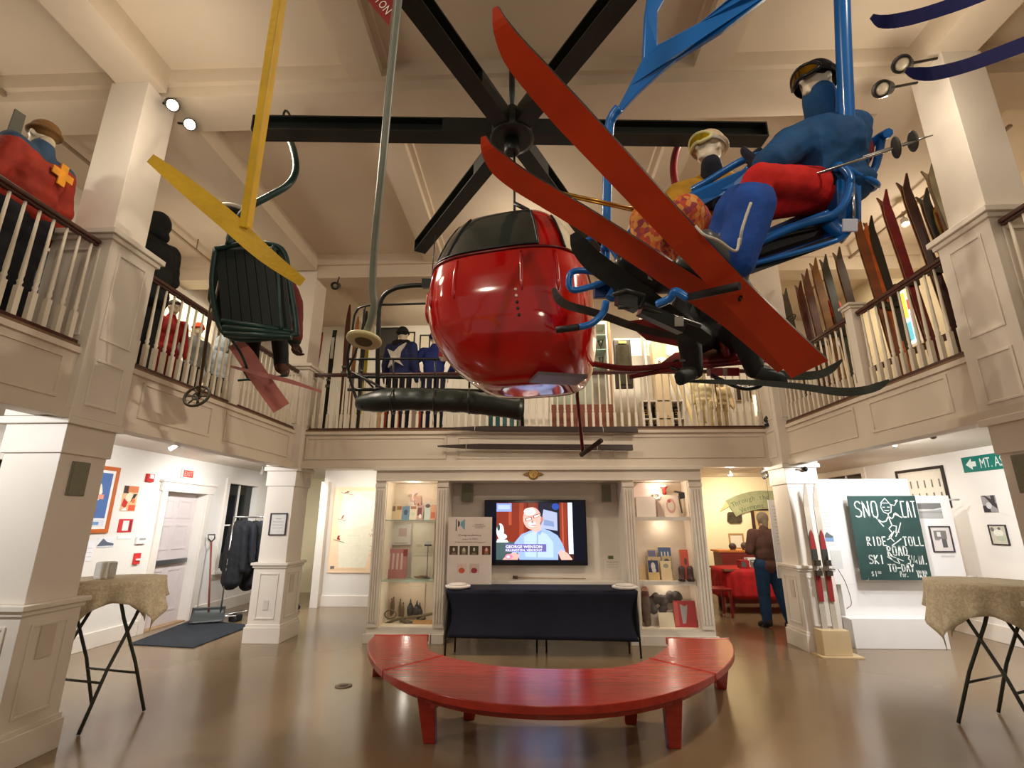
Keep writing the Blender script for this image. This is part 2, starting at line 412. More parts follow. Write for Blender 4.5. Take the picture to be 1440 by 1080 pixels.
window('window_1', XWL, 1, 9.5, 10.5, .75, 2.3); window('window_2', XWL, 1, 5.0, 5.7, .6, 2.25)
window('window_3', XWR, -1, 10.0, 11.3, 1.1, 2.5)
window('window_4', -6.0, 1, 7.1, 8.6, 4.0, 5.35, 3, 4, mat('bright_snowy_window', (250,238,205), .6, var=.1, emit=.9))
w5 = window('window_5', 6.3, -1, 7.75, 8.15, 4.4, 5.4, 1, 1, mat('lit_stained_window', (214,228,220), .5, var=.1, emit=.9))
sg = MB()
for k, (rgb, q) in enumerate((((240,205,70),R4(.1,.5,.45,.95)), ((210,70,50),R4(.5,.62,.9,.8)), ((90,170,190),R4(.15,.1,.5,.42)), ((235,120,150),R4(.55,.3,.85,.56)), ((250,240,200),R4(.6,.05,.9,.25)), ((230,220,90),R4(.55,.84,.9,.97)))):
    sg.use(mat('stained_glass_%d' % k, rgb, .4, var=.1, emit=.9))
    sg.add([(6.375, 8.15-.4*a, 4.4+1.0*b_) for a, b_ in q], [(0,1,2,3)])
sg.build('stained_glass_piece', None, w5)
# ---- world: ambient fill let in through the side left open behind the camera
w = bpy.data.worlds.new('ambient_fill'); SC.world = w; w.use_nodes = True
w.node_tree.nodes['Background'].inputs['Color'].default_value = (1.0, .88, .74, 1); w.node_tree.nodes['Background'].inputs['Strength'].default_value = .3
# ---- camera
cd = bpy.data.cameras.new('camera'); cam = bpy.data.objects.new('camera', cd); COL.objects.link(cam)
cd.sensor_width = 36; cd.lens = F/1440*36; cd.clip_start = .05
cam.matrix_world = Matrix((( CR.x, CU.x, -CF.x, 0), (CR.y, CU.y, -CF.y, 0), (CR.z, CU.z, -CF.z, H), (0,0,0,1)))
SC.camera = cam
SC.view_settings.view_transform = 'Standard'; SC.view_settings.look = 'None'; SC.view_settings.gamma = 1; SC.view_settings.exposure = 0.0
SC.view_settings.use_curve_mapping = False
# ================================================================= LIGHTS (track spots of the room, plus added fills without a fixture)
def spot(loc, to, w, col=(1,.86,.68), ang=80, r=.06, blend=.6):
    l = bpy.data.lights.new('spot_or_fill', 'SPOT'); l.energy = w; l.color = col; l.spot_size = math.radians(ang); l.spot_blend = blend; l.shadow_soft_size = r
    o = bpy.data.objects.new('spot_or_fill', l); COL.objects.link(o); o.location = loc
    o.rotation_euler = (Vector(to)-Vector(loc)).to_track_quat('-Z', 'Y').to_euler(); return o
def point(loc, w, col=(1,.86,.68), r=.1):  # display case lamps and added fills alike
    l = bpy.data.lights.new('lamp', 'POINT'); l.energy = w; l.color = col; l.shadow_soft_size = r
    o = bpy.data.objects.new('lamp', l); COL.objects.link(o); o.location = loc; return o
WARM = (1,.87,.70); NEUT = (1,.94,.86); COOL = (.97,.98,1)
# spots on the big columns shining into the hall, plus two unseen fill spots behind the camera
spot((-3.3, 4.0, 5.5), (.5, 3.2, 1.5), 290, WARM, 100)
spot((-3.3, 4.3, 5.45), (1, 6.0, 2.5), 270, WARM, 100)
spot((3.4, 4.2, 5.5), (-.6, 5.5, 2.5), 290, WARM, 100)
spot((3.4, 4.0, 5.5), (-.5, 2.6, .5), 240, WARM, 100)
spot((-2.8, -.6, 5.3), (1.0, 4.0, 2.2), 230, WARM, 66)
spot((2.8, -.6, 5.3), (-.6, 4.5, 2.2), 230, WARM, 66)
# aisle ceilings below the balcony: down and towards the walls
for x, y, tx, ty, e, c in ((-4.3, 5.6, -5.7, 6.4, 130, COOL), (-4.4, 7.9, -5.7, 8.6, 130, COOL), (-4.6, 9.6, -5, 10.5, 70, COOL), (-3.3, 9.0, -3.3, 10.3, 90, NEUT), (4.4, 5.6, 5.2, 7.4, 130, COOL), (4.6, 6.6, 6.4, 7.2, 80, COOL), (5.3, 8.6, 6.4, 9.0, 60, NEUT), (-4.6, 2.3, -3.9, 3.6, 110, COOL), (-4.6, 6.2, -3.7, 7.3, 70, COOL), (4.3, 6.0, 3.9, 7.1, 60, COOL), (4.9, 2.6, 5.2, 3.4, 60, COOL), (4.0, 9.0, 4.4, 10.4, 120, WARM), (4.3, 11.0, 5.0, 12.2, 120, WARM)):
    spot((x, y, 2.5), (tx, ty, .9), e*1.15, c, 150, .05, .9)
point((0, -1.8, 2.6), 60, WARM, .3); point((-3.0, 3.2, 4.9), 28, WARM, .25); point((3.1, 3.3, 4.9), 28, WARM, .25); point((0, 6.4, 5.1), 26, WARM, .25)  # added fills for the ceiling and hanging things; the first stands behind the camera
point((3.1, 7.9, 2.3), 22, WARM, .04)  # added to brighten the visitor, no fixture here
point((5.3, 6.3, 5.0), 34, WARM, .1)  # added to brighten the right balcony wall and ceiling
point((-5.0, 3.4, 4.9), 12, WARM, .2); point((-4.9, 6.4, 4.9), 14, WARM, .2)  # fill added for the dark ceiling over the left balcony
# display case lamps
for x in (-1.74, 1.92):
    point((x, YB+.08, 2.1), 3.5, (1,.88,.74), .03); point((x, YB+.12, .74), 1.6, (1,.88,.74), .02); point((x, YB+.12, 1.56), 1.6, (1,.88,.74), .02)
spot((.15, YB-.9, 2.36), (.15, YB+.5, 1.2), 0.01, NEUT, 140)
# balcony level
for x, y, tx, ty, tz, e in ((-4.9, 8.2, -5.9, 8.2, 3.4, 90), (-2.2, 8.6, -2.2, 10.4, 4.4, 80), (0, 8.4, 0, 10.4, 4.2, 60), (1.9, 7.9, 2.0, 9.0, 4.0, 200), (3.4, 8.2, 3.4, 10, 3.6, 120), (5.0, 8.6, 6.2, 8.0, 4, 90), (5.0, 5.8, 4.6, 5.0, 3.6, 90), (-4.7, 5.6, -4.9, 6.3, 3.4, 60), (5, 2.8, 5.8, 3.5, 3.6, 60), (-4.9, 2.6, -4.6, 3.2, 3.4, 30)):
    spot((x, y, 5.45), (tx, ty, tz), e, (1,.87,.66), 150, .07, .9)
# ================================================================= BALCONY RAILINGS
BALW = mat('baluster_white_paint', (224,214,194), .4, var=.02)
def bal_mesh():
    t = MB(); h = .86
    t.box(-.019, -.019, .03, .019, .019, .25)
    t.lathe([(.0185,.25),(.013,.265),(.019,.285),(.013,.305),(.0165,.34),(.0125,.55),(.010,h)], (0,0,0), n=8)
    return t.mesh('baluster', Vector((0,0,0))) if t.use(BALW) is None else t
_b = MB().use(BALW)
_b.box(-.019, -.019, .03, .019, .019, .25)
_b.lathe([(.0185,.25),(.013,.265),(.019,.285),(.013,.305),(.0165,.34),(.0125,.55),(.010,.87)], n=8)
BALME = _b.mesh('baluster', Vector((0,0,0)))
def railing(p, q, label, step=.108):
    p, q = Vector(p), Vector(q); L = (q-p).length; d = (q-p)/L
    t = thing('balcony_railing', label, 'railing', (p+q)/2, 'balcony railings')
    hb = MB(); z = Vector((0,0,.88))
    hb.bar(p+z+V(0,0,.018), q+z+V(0,0,.018), .062, .035); hb.bar(p+z-V(0,0,.01), q+z-V(0,0,.01), .035, .024)
    hb.build('handrail', DKWOOD, t, bevel=.008)
    MB().bar(p+V(0,0,.015), q+V(0,0,.015), .07, .03).build('bottom_rail', DKWOOD, t, bevel=.004)
    n = max(2, int(L/step))
    for i in range(n):
        o = bpy.data.objects.new('baluster', BALME); COL.objects.link(o); o.parent = t
        o.location = p+d*(L*(i+.5)/n)-(p+q)/2
        o.rotation_euler.z = math.atan2(d.y, d.x)
    return t
zr = ZU
railing((XL-.04, .9, zr), (XL-.04, 3.58, zr), 'left balcony railing in front of the figure in the orange and blue jacket')
railing((XL-.04, 4.12, zr), (XL-.04, 5.62, zr), 'left balcony railing in front of the mannequins by the bright window')
railing((XL-.04, 5.76, zr), (XL-.04, 7.3, zr), 'short left balcony railing below the green chairlift chair')
railing((-3.4, YB+.04, zr), (3.52, YB+.04, zr), 'long rear balcony railing above the built-in display cabinet')
railing((XR+.04, .9, zr), (XR+.04, 3.53, zr), 'right balcony railing nearest the camera, right of the big column')
railing((XR+.04, 4.05, zr), (XR+.04, 5.3, zr), 'right balcony railing in front of the tall red and brown skis')
railing((XR+.04, 5.47, zr), (XR+.04, 7.1, zr), 'right balcony railing between the short newel post and the corner column')
def newel(x, y, lab):
    t = MB(); t.box(x-.06, y-.06, ZU, x+.06, y+.06, ZU+1.0)
    t.box(x-.1, y-.1, ZU+1.0, x+.1, y+.1, ZU+1.03); t.box(x-.08, y-.08, ZU+.97, x+.08, y+.08, ZU+1.0)
    t.box(x-.07, y-.07, ZU, x+.07, y+.07, ZU+.12)
    tag(t.build('newel_post', WHITE, bevel=.004), lab, 'post')
newel(XR+.05, 5.385, 'square white newel post with a flat cap on the right balcony')
newel(XL-.05, 5.69, 'square white newel post on the left balcony behind the green chair')
# ================================================================= BUILT-IN DISPLAY CABINET
CX0, CX1, CF0 = -2.26, 2.47, YB-.06
CABW = mat('cabinet_white_paint', (222,212,198), .45, var=.02)
CABIN = mat('cabinet_interior_cream', (238,222,200), .7, var=.02)
cab = thing('display_cabinet', 'wide white built-in cabinet with two lit glass cases and a central niche', 'cabinet', (.15, CF0+.3, 0))
CD = YB+.5
LC = (-2.11, -1.35); RC = (1.50, 2.285); NI = (-1.185, 1.33); RBK = 7.74; ZB, ZT = .2, 2.17
t = MB()
t.box(CX0, CF0, 0, LC[0], CD, ZT); t.box(LC[1], CF0, 0, NI[0], CD, ZT); t.box(NI[1], CF0, 0, RC[0], CD, ZT); t.box(RC[1], CF0, 0, CX1, CD, ZT)
t.box(LC[0], CF0, 0, LC[1], CD, ZB); t.box(RC[0], CF0, 0, RC[1], CD, ZB)
t.box(NI[0], CD-.1, 0, NI[1], CD, ZT); t.box(LC[0], CD-.03, ZB, LC[1], CD, ZT); t.box(RC[0], CD-.03, ZB, RC[1], CD, ZT)
t.build('case', CABW, cab)
t = MB(); t.box(CX0, CF0-.02, ZT, CX1, CD, ZL-.005); t.box(CX0-.03, CF0-.055, ZL-.06, CX1+.03, CF0-.02, ZL-.01); t.box(CX0, CF0-.03, ZT-.0, CX1, CF0-.02, ZT+.02)
t.build('cornice', CABW, cab, bevel=.004)
t = MB()
for a, c in ((CX0-.03, LC[0]+.02), (LC[1]-.02, NI[0]), (NI[1], RC[0]-.0), (RC[1], CX1+.03)): t.box(a-.0, CF0-.03, 0, c, CF0, .12)
t.box(LC[0], CF0-.03, 0, LC[1], CF0, .12); t.box(RC[0], CF0-.03, 0, RC[1], CF0, .12)
t.build('plinth', CABW, cab, bevel=.004)
for a, c in ((CX0, LC[0]), (LC[1], NI[0]), (NI[1], RC[0]), (RC[1], CX1)):
    t = MB(); t.box(a+.01, CF0-.018, .2, c-.01, CF0, 2.1); n = 4; wdt = (c-a-.02)/n
    for k in range(n): t.box(a+.01+wdt*(k+.28), CF0-.03, .26, a+.01+wdt*(k+.72), CF0-.018, 2.04)
    t.box(a, CF0-.028, 2.08, c, CF0, 2.13)
    t.build('fluted_pilaster', CABW, cab)
t = MB(); t.box(NI[0], YB+.12, .72, NI[1], CD-.1, .78); t.build('niche_ledge', CABW, cab, bevel=.004)
GEDGE = mat('green_glass_shelf', (178,208,192), .15, var=0, alpha=.6)
CI = CABIN
for (a, c), zs, gl in ((LC, (1.62, .79), True), (RC, (1.66, .80), False)):
    bkY = RBK if a > 0 else CD-.036; t = MB(); t.box(a, bkY, ZB+.005, c, bkY+.005, ZT-.005); t.box(a+.001, CF0+.06, ZB, a+.006, bkY, ZT); t.box(c-.006, CF0+.06, ZB, c-.001, bkY, ZT); t.box(a, CF0+.05, ZB, c, bkY, ZB+.006)
    t.build('case_lining', CI, cab)
    for z in zs:
        if gl: MB().box(a+.006, CF0+.05, z-.012, c-.006, CD-.04, z).build('glass_shelf', GEDGE, cab)
        else: MB().box(a+.006, CF0+.03, z-.05, c-.006, bkY-.002, z).build('shelf', CABW, cab)
    f = MB(); f.box(a, CF0-.004, ZB, c, CF0+.0, ZT); f.build('glass_door', GLASS, cab)
# niche: speakers, wall plate
SPK = mat('greenish_grey_speaker_cloth', (128,128,108), .8, var=.1, vs=80)
nb = CD-.1
def speaker(c, lab, w=.17, h=.26, d=.1):
    c = Vector(c); t = thing('wall_speaker', lab, 'speaker', c)
    MB().box(c.x-w/2, c.y-d, c.z-h/2, c.x+w/2, c.y, c.z+h/2).build('cabinet', flat((150,146,130)), t, bevel=.01)
    MB().box(c.x-w/2+.012, c.y-d-.008, c.z-h/2+.012, c.x+w/2-.012, c.y-d, c.z+h/2-.012).build('grille', SPK, t)
a = aY(658, 694, nb); speaker((a.x, nb, a.z), 'grey wall speaker at the left side of the niche above the poster board')
a = aY(852, 694, nb); speaker((a.x, nb, a.z), 'grey wall speaker at the right side of the niche', w=.13)
# brass emblem
a = aY(750, 667, CF0-.02); t = thing('brass_emblem', 'oval brass emblem with pointed ends on the cornice above the television', 'emblem', (a.x, CF0-.02, a.z))
BR = mat('aged_brass', (140,112,66), .35, metal=.8, var=.2); MB().prism([(a.x+x*.155, CF0-.02, a.z+z*.085) for x, z in ((-1,0),(-.72,.28),(-.5,.3),(-.3,.85),(0,1),(.3,.85),(.5,.3),(.72,.28),(1,0),(.72,-.28),(.5,-.3),(.3,-.85),(0,-1),(-.3,-.85),(-.5,-.3),(-.72,-.28))], (0,-.014,0)).build('plate', BR, t, bevel=.004)
MB().lathe([(.062,0),(.066,.006),(.055,.012),(.05,.01),(.0,.014)], (a.x, CF0-.034, a.z), (0,-1,0), 28).build('medallion', mat('polished_brass', (186,150,92), .3, metal=.8), t)
MB().prism([(a.x-.02, CF0-.047, a.z-.03),(a.x+.012, CF0-.047, a.z-.03),(a.x+.005, CF0-.047, a.z+.0),(a.x+.03, CF0-.047, a.z+.03),(a.x-.008, CF0-.047, a.z+.01)], (0,-.004,0)).build('relief_figure', BR, t)
# ================================================================= TELEVISION
A = aY(681.5, 703, nb-.1); B = aY(827, 795.5, nb-.1)
tv = thing('television', 'flat black television showing an elderly man in a light blue shirt', 'television', ((A.x+B.x)/2, nb-.1, B.z))
tx0, tx1, tz0, tz1 = A.x, B.x, B.z, A.z; ty = nb-.1
MB().box(tx0, ty, tz0, tx1, ty+.07, tz1).build('bezel', mat('glossy_black_plastic', (14,15,20), .15), tv, bevel=.008)
MB().box(tx0+.3, ty+.07, tz0+.2, tx1-.3, nb, tz1-.2).build('wall_bracket', BLACK, tv)
scx0, scx1 = tx0+(tx1-tx0)*.12, tx0+(tx1-tx0)*.865; scz0, scz1 = tz0+(tz1-tz0)*.085, tz0+(tz1-tz0)*.955
MB().box(tx0+.03, ty-.002, tz0+.06, tx1-.03, ty, tz1-.03).build('screen_border', mat('screen_black_area', (8,12,34), .1, var=0, emit=.4), tv)
sm = MB(); C0 = V((scx0+scx1)/2, ty-.003, (scz0+scz1)/2); SW, SH = scx1-scx0, scz1-scz0
SK, SKd, SKl = (205,160,150), (168,112,104), (236,205,200)
fr = [((58,22,26), R4(0,0,1,1)), ((112,38,24), R4(0,.3,.55,1)), ((140,58,34), R4(.3,.35,.36,1)), ((86,28,22), R4(.4,.3,.43,1)), ((150,66,40), R4(.16,.6,.2,1)),
 ((128,150,210), R4(0,.84,.2,.99)), ((168,186,232), R4(.02,.88,.18,.96)), ((22,24,40), R4(.55,.3,.83,1)), ((150,160,190), [(.58,.55),(.8,.5),(.8,.82),(.62,.88)]), ((110,130,170), [(.62,.6),(.76,.57),(.75,.66),(.63,.7)]),
 ((120,46,30), R4(.83,.12,.93,1)), ((160,74,48), R4(.86,.12,.88,1)), ((196,214,240), R4(.94,.1,1,1)), ((40,70,150), EL(.78,.93,.05,.06)), ((110,52,36), R4(.42,.9,.52,1)),
 ((60,80,80), [(0,.0),(.28,0),(.24,.3),(0,.34)]), ((210,222,226), EL(.05,.5,.05,.13)), ((230,236,240), EL(.08,.4,.06,.05)), ((46,60,58), EL(.03,.56,.02,.06)), ((225,235,235), [(0,.3),(.16,.3),(.14,.34),(.02,.36)]),
 ((134,160,214), [(.2,.1),(.24,.3),(.33,.44),(.44,.5),(.58,.56),(.7,.5),(.8,.42),(.86,.28),(.9,.12),(.8,.1),(.8,.0),(.3,0),(.28,.12)]),
 ((158,182,230), [(.38,.05),(.36,.4),(.46,.48),(.56,.5),(.66,.44),(.74,.3),(.74,.04)]), ((118,144,200), [(.5,.5),(.57,.42),(.6,.5),(.57,.53)]), ((118,144,200), [(.52,.04),(.535,.04),(.545,.44),(.53,.46)]),
 (SK, [(.44,.6),(.47,.5),(.53,.47),(.59,.52),(.58,.62)]), (SK, EL(.47,.72,.12,.2,20,.2)), (SKl, EL(.44,.84,.08,.07)), (SKl, EL(.47,.62,.05,.05)), (SKd, EL(.6,.7,.018,.05)), (SKd, [(.41,.745),(.49,.755),(.49,.765),(.41,.755)]), (SKd, [(.505,.775),(.57,.8),(.57,.81),(.505,.785)]),
 ((60,40,44), [(.385,.67),(.47,.7),(.465,.745),(.38,.72)]), (SKl, [(.395,.68),(.46,.703),(.457,.735),(.39,.712)]), ((60,40,44), [(.49,.72),(.58,.76),(.57,.805),(.485,.77)]), (SKl, [(.50,.73),(.572,.765),(.565,.795),(.495,.762)]), ((60,40,44), [(.57,.77),(.61,.74),(.61,.75),(.57,.785)]),
 (SKd, [(.455,.645),(.49,.63),(.482,.685),(.47,.69)]), ((150,84,84), [(.455,.585),(.52,.595),(.515,.61),(.46,.6)]),
 (SK, [(.84,.0),(.8,.12),(.84,.17),(.92,.12),(.98,.02),(.98,0)]), (SK, [(.08,0),(.14,.08),(.24,.13),(.3,.08),(.28,0)]),
 ((92,86,146), [(.12,.14),(.65,.14),(.65,.27),(.12,.27)]), ((216,120,150), EL(.165,.055,.05,.045)), ((240,240,245), EL(.155,.05,.02,.02))]
board(sm, C0, X1, Z1, SW, SH, fr, n=-Y1, step=.0003, emit=1.5)
pic = sm.build('screen_picture', None, tv)
SCW = mat('screen_white_lettering', (235,240,250), .3, var=0, emit=1.6)
text('screen_lettering', 'GEORGE WENSON', SCW, tv, V(scx0+SW*.125, ty-.017, scz0+SH*.225), X1, Z1, SH*.05, SW*.47, align='LEFT')
text('screen_lettering', 'KILLINGTON, VERMONT', SCW, tv, V(scx0+SW*.125, ty-.017, scz0+SH*.165), X1, Z1, SH*.038, SW*.47, align='LEFT')
# ================================================================= NAVY TABLE
NAVY = mat('navy_stretch_cloth', (6,11,32), .8, var=.2, bump=.2, bs=120)
y0, y1 = 6.72, 7.36; ta, tb = aY(627, 832, y0).x, aY(897, 832, y0).x; zt = .76
tt = thing('folding_table', 'long folding table under a fitted navy stretch cover in front of the niche', 'table', ((ta+tb)/2, (y0+y1)/2, 0))
MB().box(ta+.01, y0+.01, zt-.03, tb-.01, y1-.01, zt-.004).build('tabletop', flat((200,200,196)), tt)
def cov(i, j):   # i across, j down
    s = (i-.5)*2; pinch = .07*math.sin(PI*j)*(abs(s)**6) + .02*j*abs(s)**4
    zz = zt-(j*(.56+.015*s))
    return V((ta+tb)/2+s*((tb-ta)/2-pinch), y0-.004+.03*math.sin(PI*j)+.006*math.sin(i*31), zz)
c = MB(); c.sheet(cov, 40, 12)
c.sheet(lambda i, j: V(ta+(tb-ta)*i, y0-.004+(y1-y0+.006)*j, zt+.004*math.sin(i*9)*0), 20, 4)
for s, X in ((-1, ta), (1, tb)): c.sheet(lambda i, j: V(X-s*(.07*math.sin(PI*j)+.02*j)*abs((i-.5)*2)**6*0-s*.03*math.sin(PI*j), y0+(y1-y0)*i, zt-j*.56), 14, 10)
tag(c.build('table_cover', NAVY, None, solid=.004), 'fitted navy blue stretch cloth over the long table below the television', 'tablecloth')
for x, dx in ((ta+.02, -.01), (ta+.1, 0), ((ta+tb)/2-.06, 0), ((ta+tb)/2+.06, 0), (tb-.1, 0), (tb-.02, .015)):
    for y in ((y0+.03,) if dx else (y0+.25,)):
        MB().tube([(x, y, zt-.03), (x+dx, y-.01 if dx else y, 0)], .012, 8).build('leg', BLACK, tt)
for s, x in (('left', ta+.13), ('right', tb-.13)):
    t = thing('white_platter', 'folded white cloth platter on the %s end of the navy table' % s, 'platter', (x, y0+.1, zt))
    MB().lathe([(.02,.004),(.12,.004),(.16,.02),(.165,.04),(.15,.045),(.0,.05)], (x, y0+.16, zt+.0), n=28).build('rim', flat((228,220,212)), t)
    MB().lathe([(.12,.05),(.11,.066),(.05,.074),(0,.075)], (x, y0+.16, zt-.002), n=24).build('lid', flat((214,206,200)), t)
# poster board on the table
yb_ = 7.3; a = aY(631, 727, yb_); b_ = aY(692, 727, yb_); c_ = aY(692, 823, yb_)
px0, px1 = a.x, b_.x; pz1 = a.z; pz0 = zt+.004
pb = thing('poster_board', 'white congratulations poster board with small portraits standing on the navy table', 'poster', ((px0+px1)/2, yb_, pz0))
MB().box(px0, yb_, pz0, px1, yb_+.012, pz1).build('board', flat((208,194,184)), pb)
m_ = MB(); W_, H_ = px1-px0, pz1-pz0; pc = V((px0+px1)/2, yb_, (pz0+pz1)/2)
ph = [((20,22,30), [(.17,.78),(.19,.79),(.19,.96),(.17,.97)]), ((20,30,40), [(.22,.84),(.26,.87),(.26,.92),(.22,.95)]), ((110,150,168), [(.28,.87),(.38,.8),(.38,.97),(.28,.92)])]
board(m_, pc, X1, Z1, W_, H_, ph, n=-Y1); m_.build('emblem', None, pb)
for k, (x, cs) in enumerate(((.04, (90,74,56)), (.27, (150,138,110)), (.5, (70,66,40)), (.78, (170,90,50)))):
    w_ = .2 if k == 2 else .19; m_ = MB()
    board(m_, pc, X1, Z1, W_, H_, [((70,54,40) if k < 2 else (60,54,34) if k == 2 else (90,34,28), R4(x,.43,x+w_,.56)), (cs, EL(x+.1,.49,.045,.045)), ((200,190,170), EL(x+.1,.51,.022,.028)), ((120,100,80), R4(x+.05,.43,x+.15,.46))], n=-Y1); m_.build('portrait_photo', None, pb)
for x, c1, c2 in ((.22, (205,180,170), (190,84,48)), (.5, (190,170,160), (150,52,66))):
    m_ = MB(); board(m_, pc, X1, Z1, W_, H_, [(c1, R4(x,.16,x+.22,.3)), (c2, EL(x+.11,.2,.07,.04)), ((210,170,140), EL(x+.11,.26,.025,.025))], n=-Y1); m_.build('portrait_photo', None, pb)
INK = flat((70,60,58))
for s, z, w_, h_ in (('Congratulations', .725, .52, .028), ('June 17, 2021', .665, .34, .02), ('A Special Private Reception', .62, .68, .018), ('VERMONT', .885, .22, .013), ('SKI & SNOWBOARD', .86, .3, .013), ('MUSEUM', .835, .18, .013)):
    text('lettering', s, INK, pb, V(pc.x+(.2 if z > .8 else -.0)*W_, yb_, pz0+H_*z), X1, Z1, H_*h_, W_*w_)
# small notice on the right side of niche, long wooden staff on the ledge
a = aY(862, 800, nb-.002)
t = thing('notice_card', 'small white card with a green picture at the right of the television', 'sign', (a.x, nb, a.z-.2))
MB().box(a.x-.13, nb-.006, a.z-.24, a.x+.13, nb, a.z+.22).build('card', flat((226,216,204)), t)
m_ = MB(); board(m_, V(a.x, nb-.006, a.z), X1, Z1, .26, .46, [((90,104,60), R4(.25,.8,.55,.9)), ((180,170,160), R4(.15,.7,.85,.72)), ((190,180,170), R4(.15,.62,.8,.635)), ((190,180,170), R4(.15,.55,.8,.565))], n=-Y1); m_.build('card_print', None, t)
t = thing('wooden_staff', 'long pale wooden staff lying on the white ledge under the television', 'staff', (.1, CD-.16, .79))
a = aY(724, 818, CD-.18).x; b_ = aY(824, 818, CD-.18).x
MB().tube([(a, CD-.16, .806), (a+.3, CD-.17, .8), (b_, CD-.2, .796)], [.014,.009,.006], 8).build('shaft', mat('pale_weathered_wood', (168,146,118), .6, var=.2), t)
MB().tube([(a-.03, CD-.16, .81), (a+.04, CD-.16, .806)], .022, 10).build('grip', mat('brown_leather_wrap', (92,70,50), .7), t)
# ================================================================= RED CURVED BENCH
RED = bpy.data.materials.new('red_gloss_painted_wood'); RED.use_nodes = True
nt = RED.node_tree; b = nt.nodes['Principled BSDF']; tc = nt.nodes.new('ShaderNodeTexCoord'); wv = nt.nodes.new('ShaderNodeTexNoise'); mp = nt.nodes.new('ShaderNodeMapping')
mp.inputs['Scale'].default_value = (1.5, 14, 10); wv.inputs['Scale'].default_value = 2.5; wv.inputs['Detail'].default_value = 6
rr = nt.nodes.new('ShaderNodeValToRGB'); rr.color_ramp.elements[0].color = lin((140,34,22))+[1]; rr.color_ramp.elements[1].color = lin((162,46,32))+[1]; rr.color_ramp.elements[0].position = .3; rr.color_ramp.elements[1].position = .7
b.inputs['Roughness'].default_value = .22; bp = nt.nodes.new('ShaderNodeBump'); bp.inputs['Strength'].default_value = .08; bp.inputs['Distance'].default_value = .01
nt.links.new(tc.outputs['Object'], mp.inputs['Vector']); nt.links.new(mp.outputs['Vector'], wv.inputs['Vector']); nt.links.new(wv.outputs['Fac'], rr.inputs['Fac']); nt.links.new(rr.outputs['Color'], b.inputs['Base Color']); nt.links.new(wv.outputs['Fac'], bp.inputs['Height']); nt.links.new(bp.outputs['Normal'], b.inputs['Normal'])
bz = .43
oc = spline([aZ(*q, bz) for q in ((527,893),(517,905),(522,925),(545,948),(590,968),(650,983),(720,991),(800,993),(880,987),(950,972),(1005,948),(1030,925),(1031,908),(1024,898))], 5)
ic = spline([aZ(*q, bz) for q in ((602,893),(601,903),(604,914),(625,922),(660,930),(700,936),(760,940),(830,940),(880,936),(915,925),(935,912),(940,905),(937,897))], 5)
def resamp(p, n):
    L = [0]
    for a, b in zip(p, p[1:]): L.append(L[-1]+(b-a).length)
    out = []; k = 0
    for i in range(n+1):
        s = L[-1]*i/n
        while k < len(L)-2 and L[k+1] < s: k += 1
        out.append(p[k].lerp(p[k+1], (s-L[k])/max(L[k+1]-L[k], 1e-9)))
    return out
NB = 60; oc = resamp(oc, NB); ic = resamp(ic, NB)
bench = thing('curved_bench', 'half-round bench painted glossy red standing on the brown floor', 'bench', (.15, 4.8, 0))
for (i0, i1) in ((0, 14), (14, 46), (46, NB)):
    t = MB(); vs = []; fs = []
    for i in range(i0, i1+1):
        o_, n_ = oc[i], ic[i]
        vs += [o_, n_, n_-V(0,0,.055), o_-V(0,0,.055)]
    m_ = i1-i0
    for k in range(m_):
        a = k*4
        for j in range(4): fs.append((a+j, a+(j+1)%4, a+4+(j+1)%4, a+4+j))
    fs += [(0,1,2,3), (m_*4+3, m_*4+2, m_*4+1, m_*4)]
    t.add(vs, fs); t.build('seat_plank', RED, bench, bevel=.006)
t = MB()
for k in range(3, NB-3, 2):      # apron under the seat
    a = oc[k].lerp(ic[k], .2)-V(0,0,.095); c_ = oc[k+2 if k+2 <= NB-2 else k].lerp(ic[k+2 if k+2 <= NB-2 else k], .2)-V(0,0,.095)
    if (c_-a).length > .01: t.bar(a, c_, .03, .08)
t.build('apron', RED, bench)
def bleg(px, py, top, w=.11):
    f = aZ(px, py, 0); a = Vector(top); d = (a-f); 
    t = MB(); s = V(d.x, d.y, 0); ax = V(1,0,0)*w/2; ay = V(0,1,0)*.045
    z0 = V(f.x, f.y, 0); z1 = V(a.x, a.y, bz-.055)
    t.hexa([z0-ax*.85-ay, z0+ax*.85-ay, z0+ax*.85+ay, z0-ax*.85+ay], [z1-ax*1.3-ay, z1+ax*1.3-ay, z1+ax*1.3+ay, z1-ax*1.3+ay])
    t.build('leg', RED, bench, bevel=.006)
def mid(k, f): return oc[k].lerp(ic[k], f)
bleg(605, 1043, mid(19, .22)); bleg(947, 1050, mid(41, .22)); bleg(660, 1010, mid(21, .85)); bleg(886, 1016, mid(40, .85)); bleg(531, 950, mid(3, .25)); bleg(1013, 968, mid(56, .2))
t = MB()
for k, f0 in ((20, 1), (41, 1)):
    a, c_ = mid(k, .2)-V(0,0,.12), mid(k, .88)-V(0,0,.12); t.bar(a, c_, .04, .1)
t.build('cross_brace', RED, bench)
# floor outlet discs
for px, py, l in ((483, 965, 'small grey round floor plate left of the red bench'), (443, 1014, None)):
    if l:
        a = aZ(px, py, 0); t = thing('floor_plate', l, 'floor plate', (a.x, a.y, 0))
        MB().lathe([(.085,0),(.085,.006),(.07,.01),(.0,.011)], (a.x, a.y, 0), n=24).build('disc', mat('worn_metal_plate', (120,104,88), .4, metal=.6), t)
        MB().lathe([(.045,.01),(.042,.014),(0,.015)], (a.x, a.y, 0), n=20).build('cap', mat('dark_metal_cap', (92,80,66), .4, metal=.6), t)
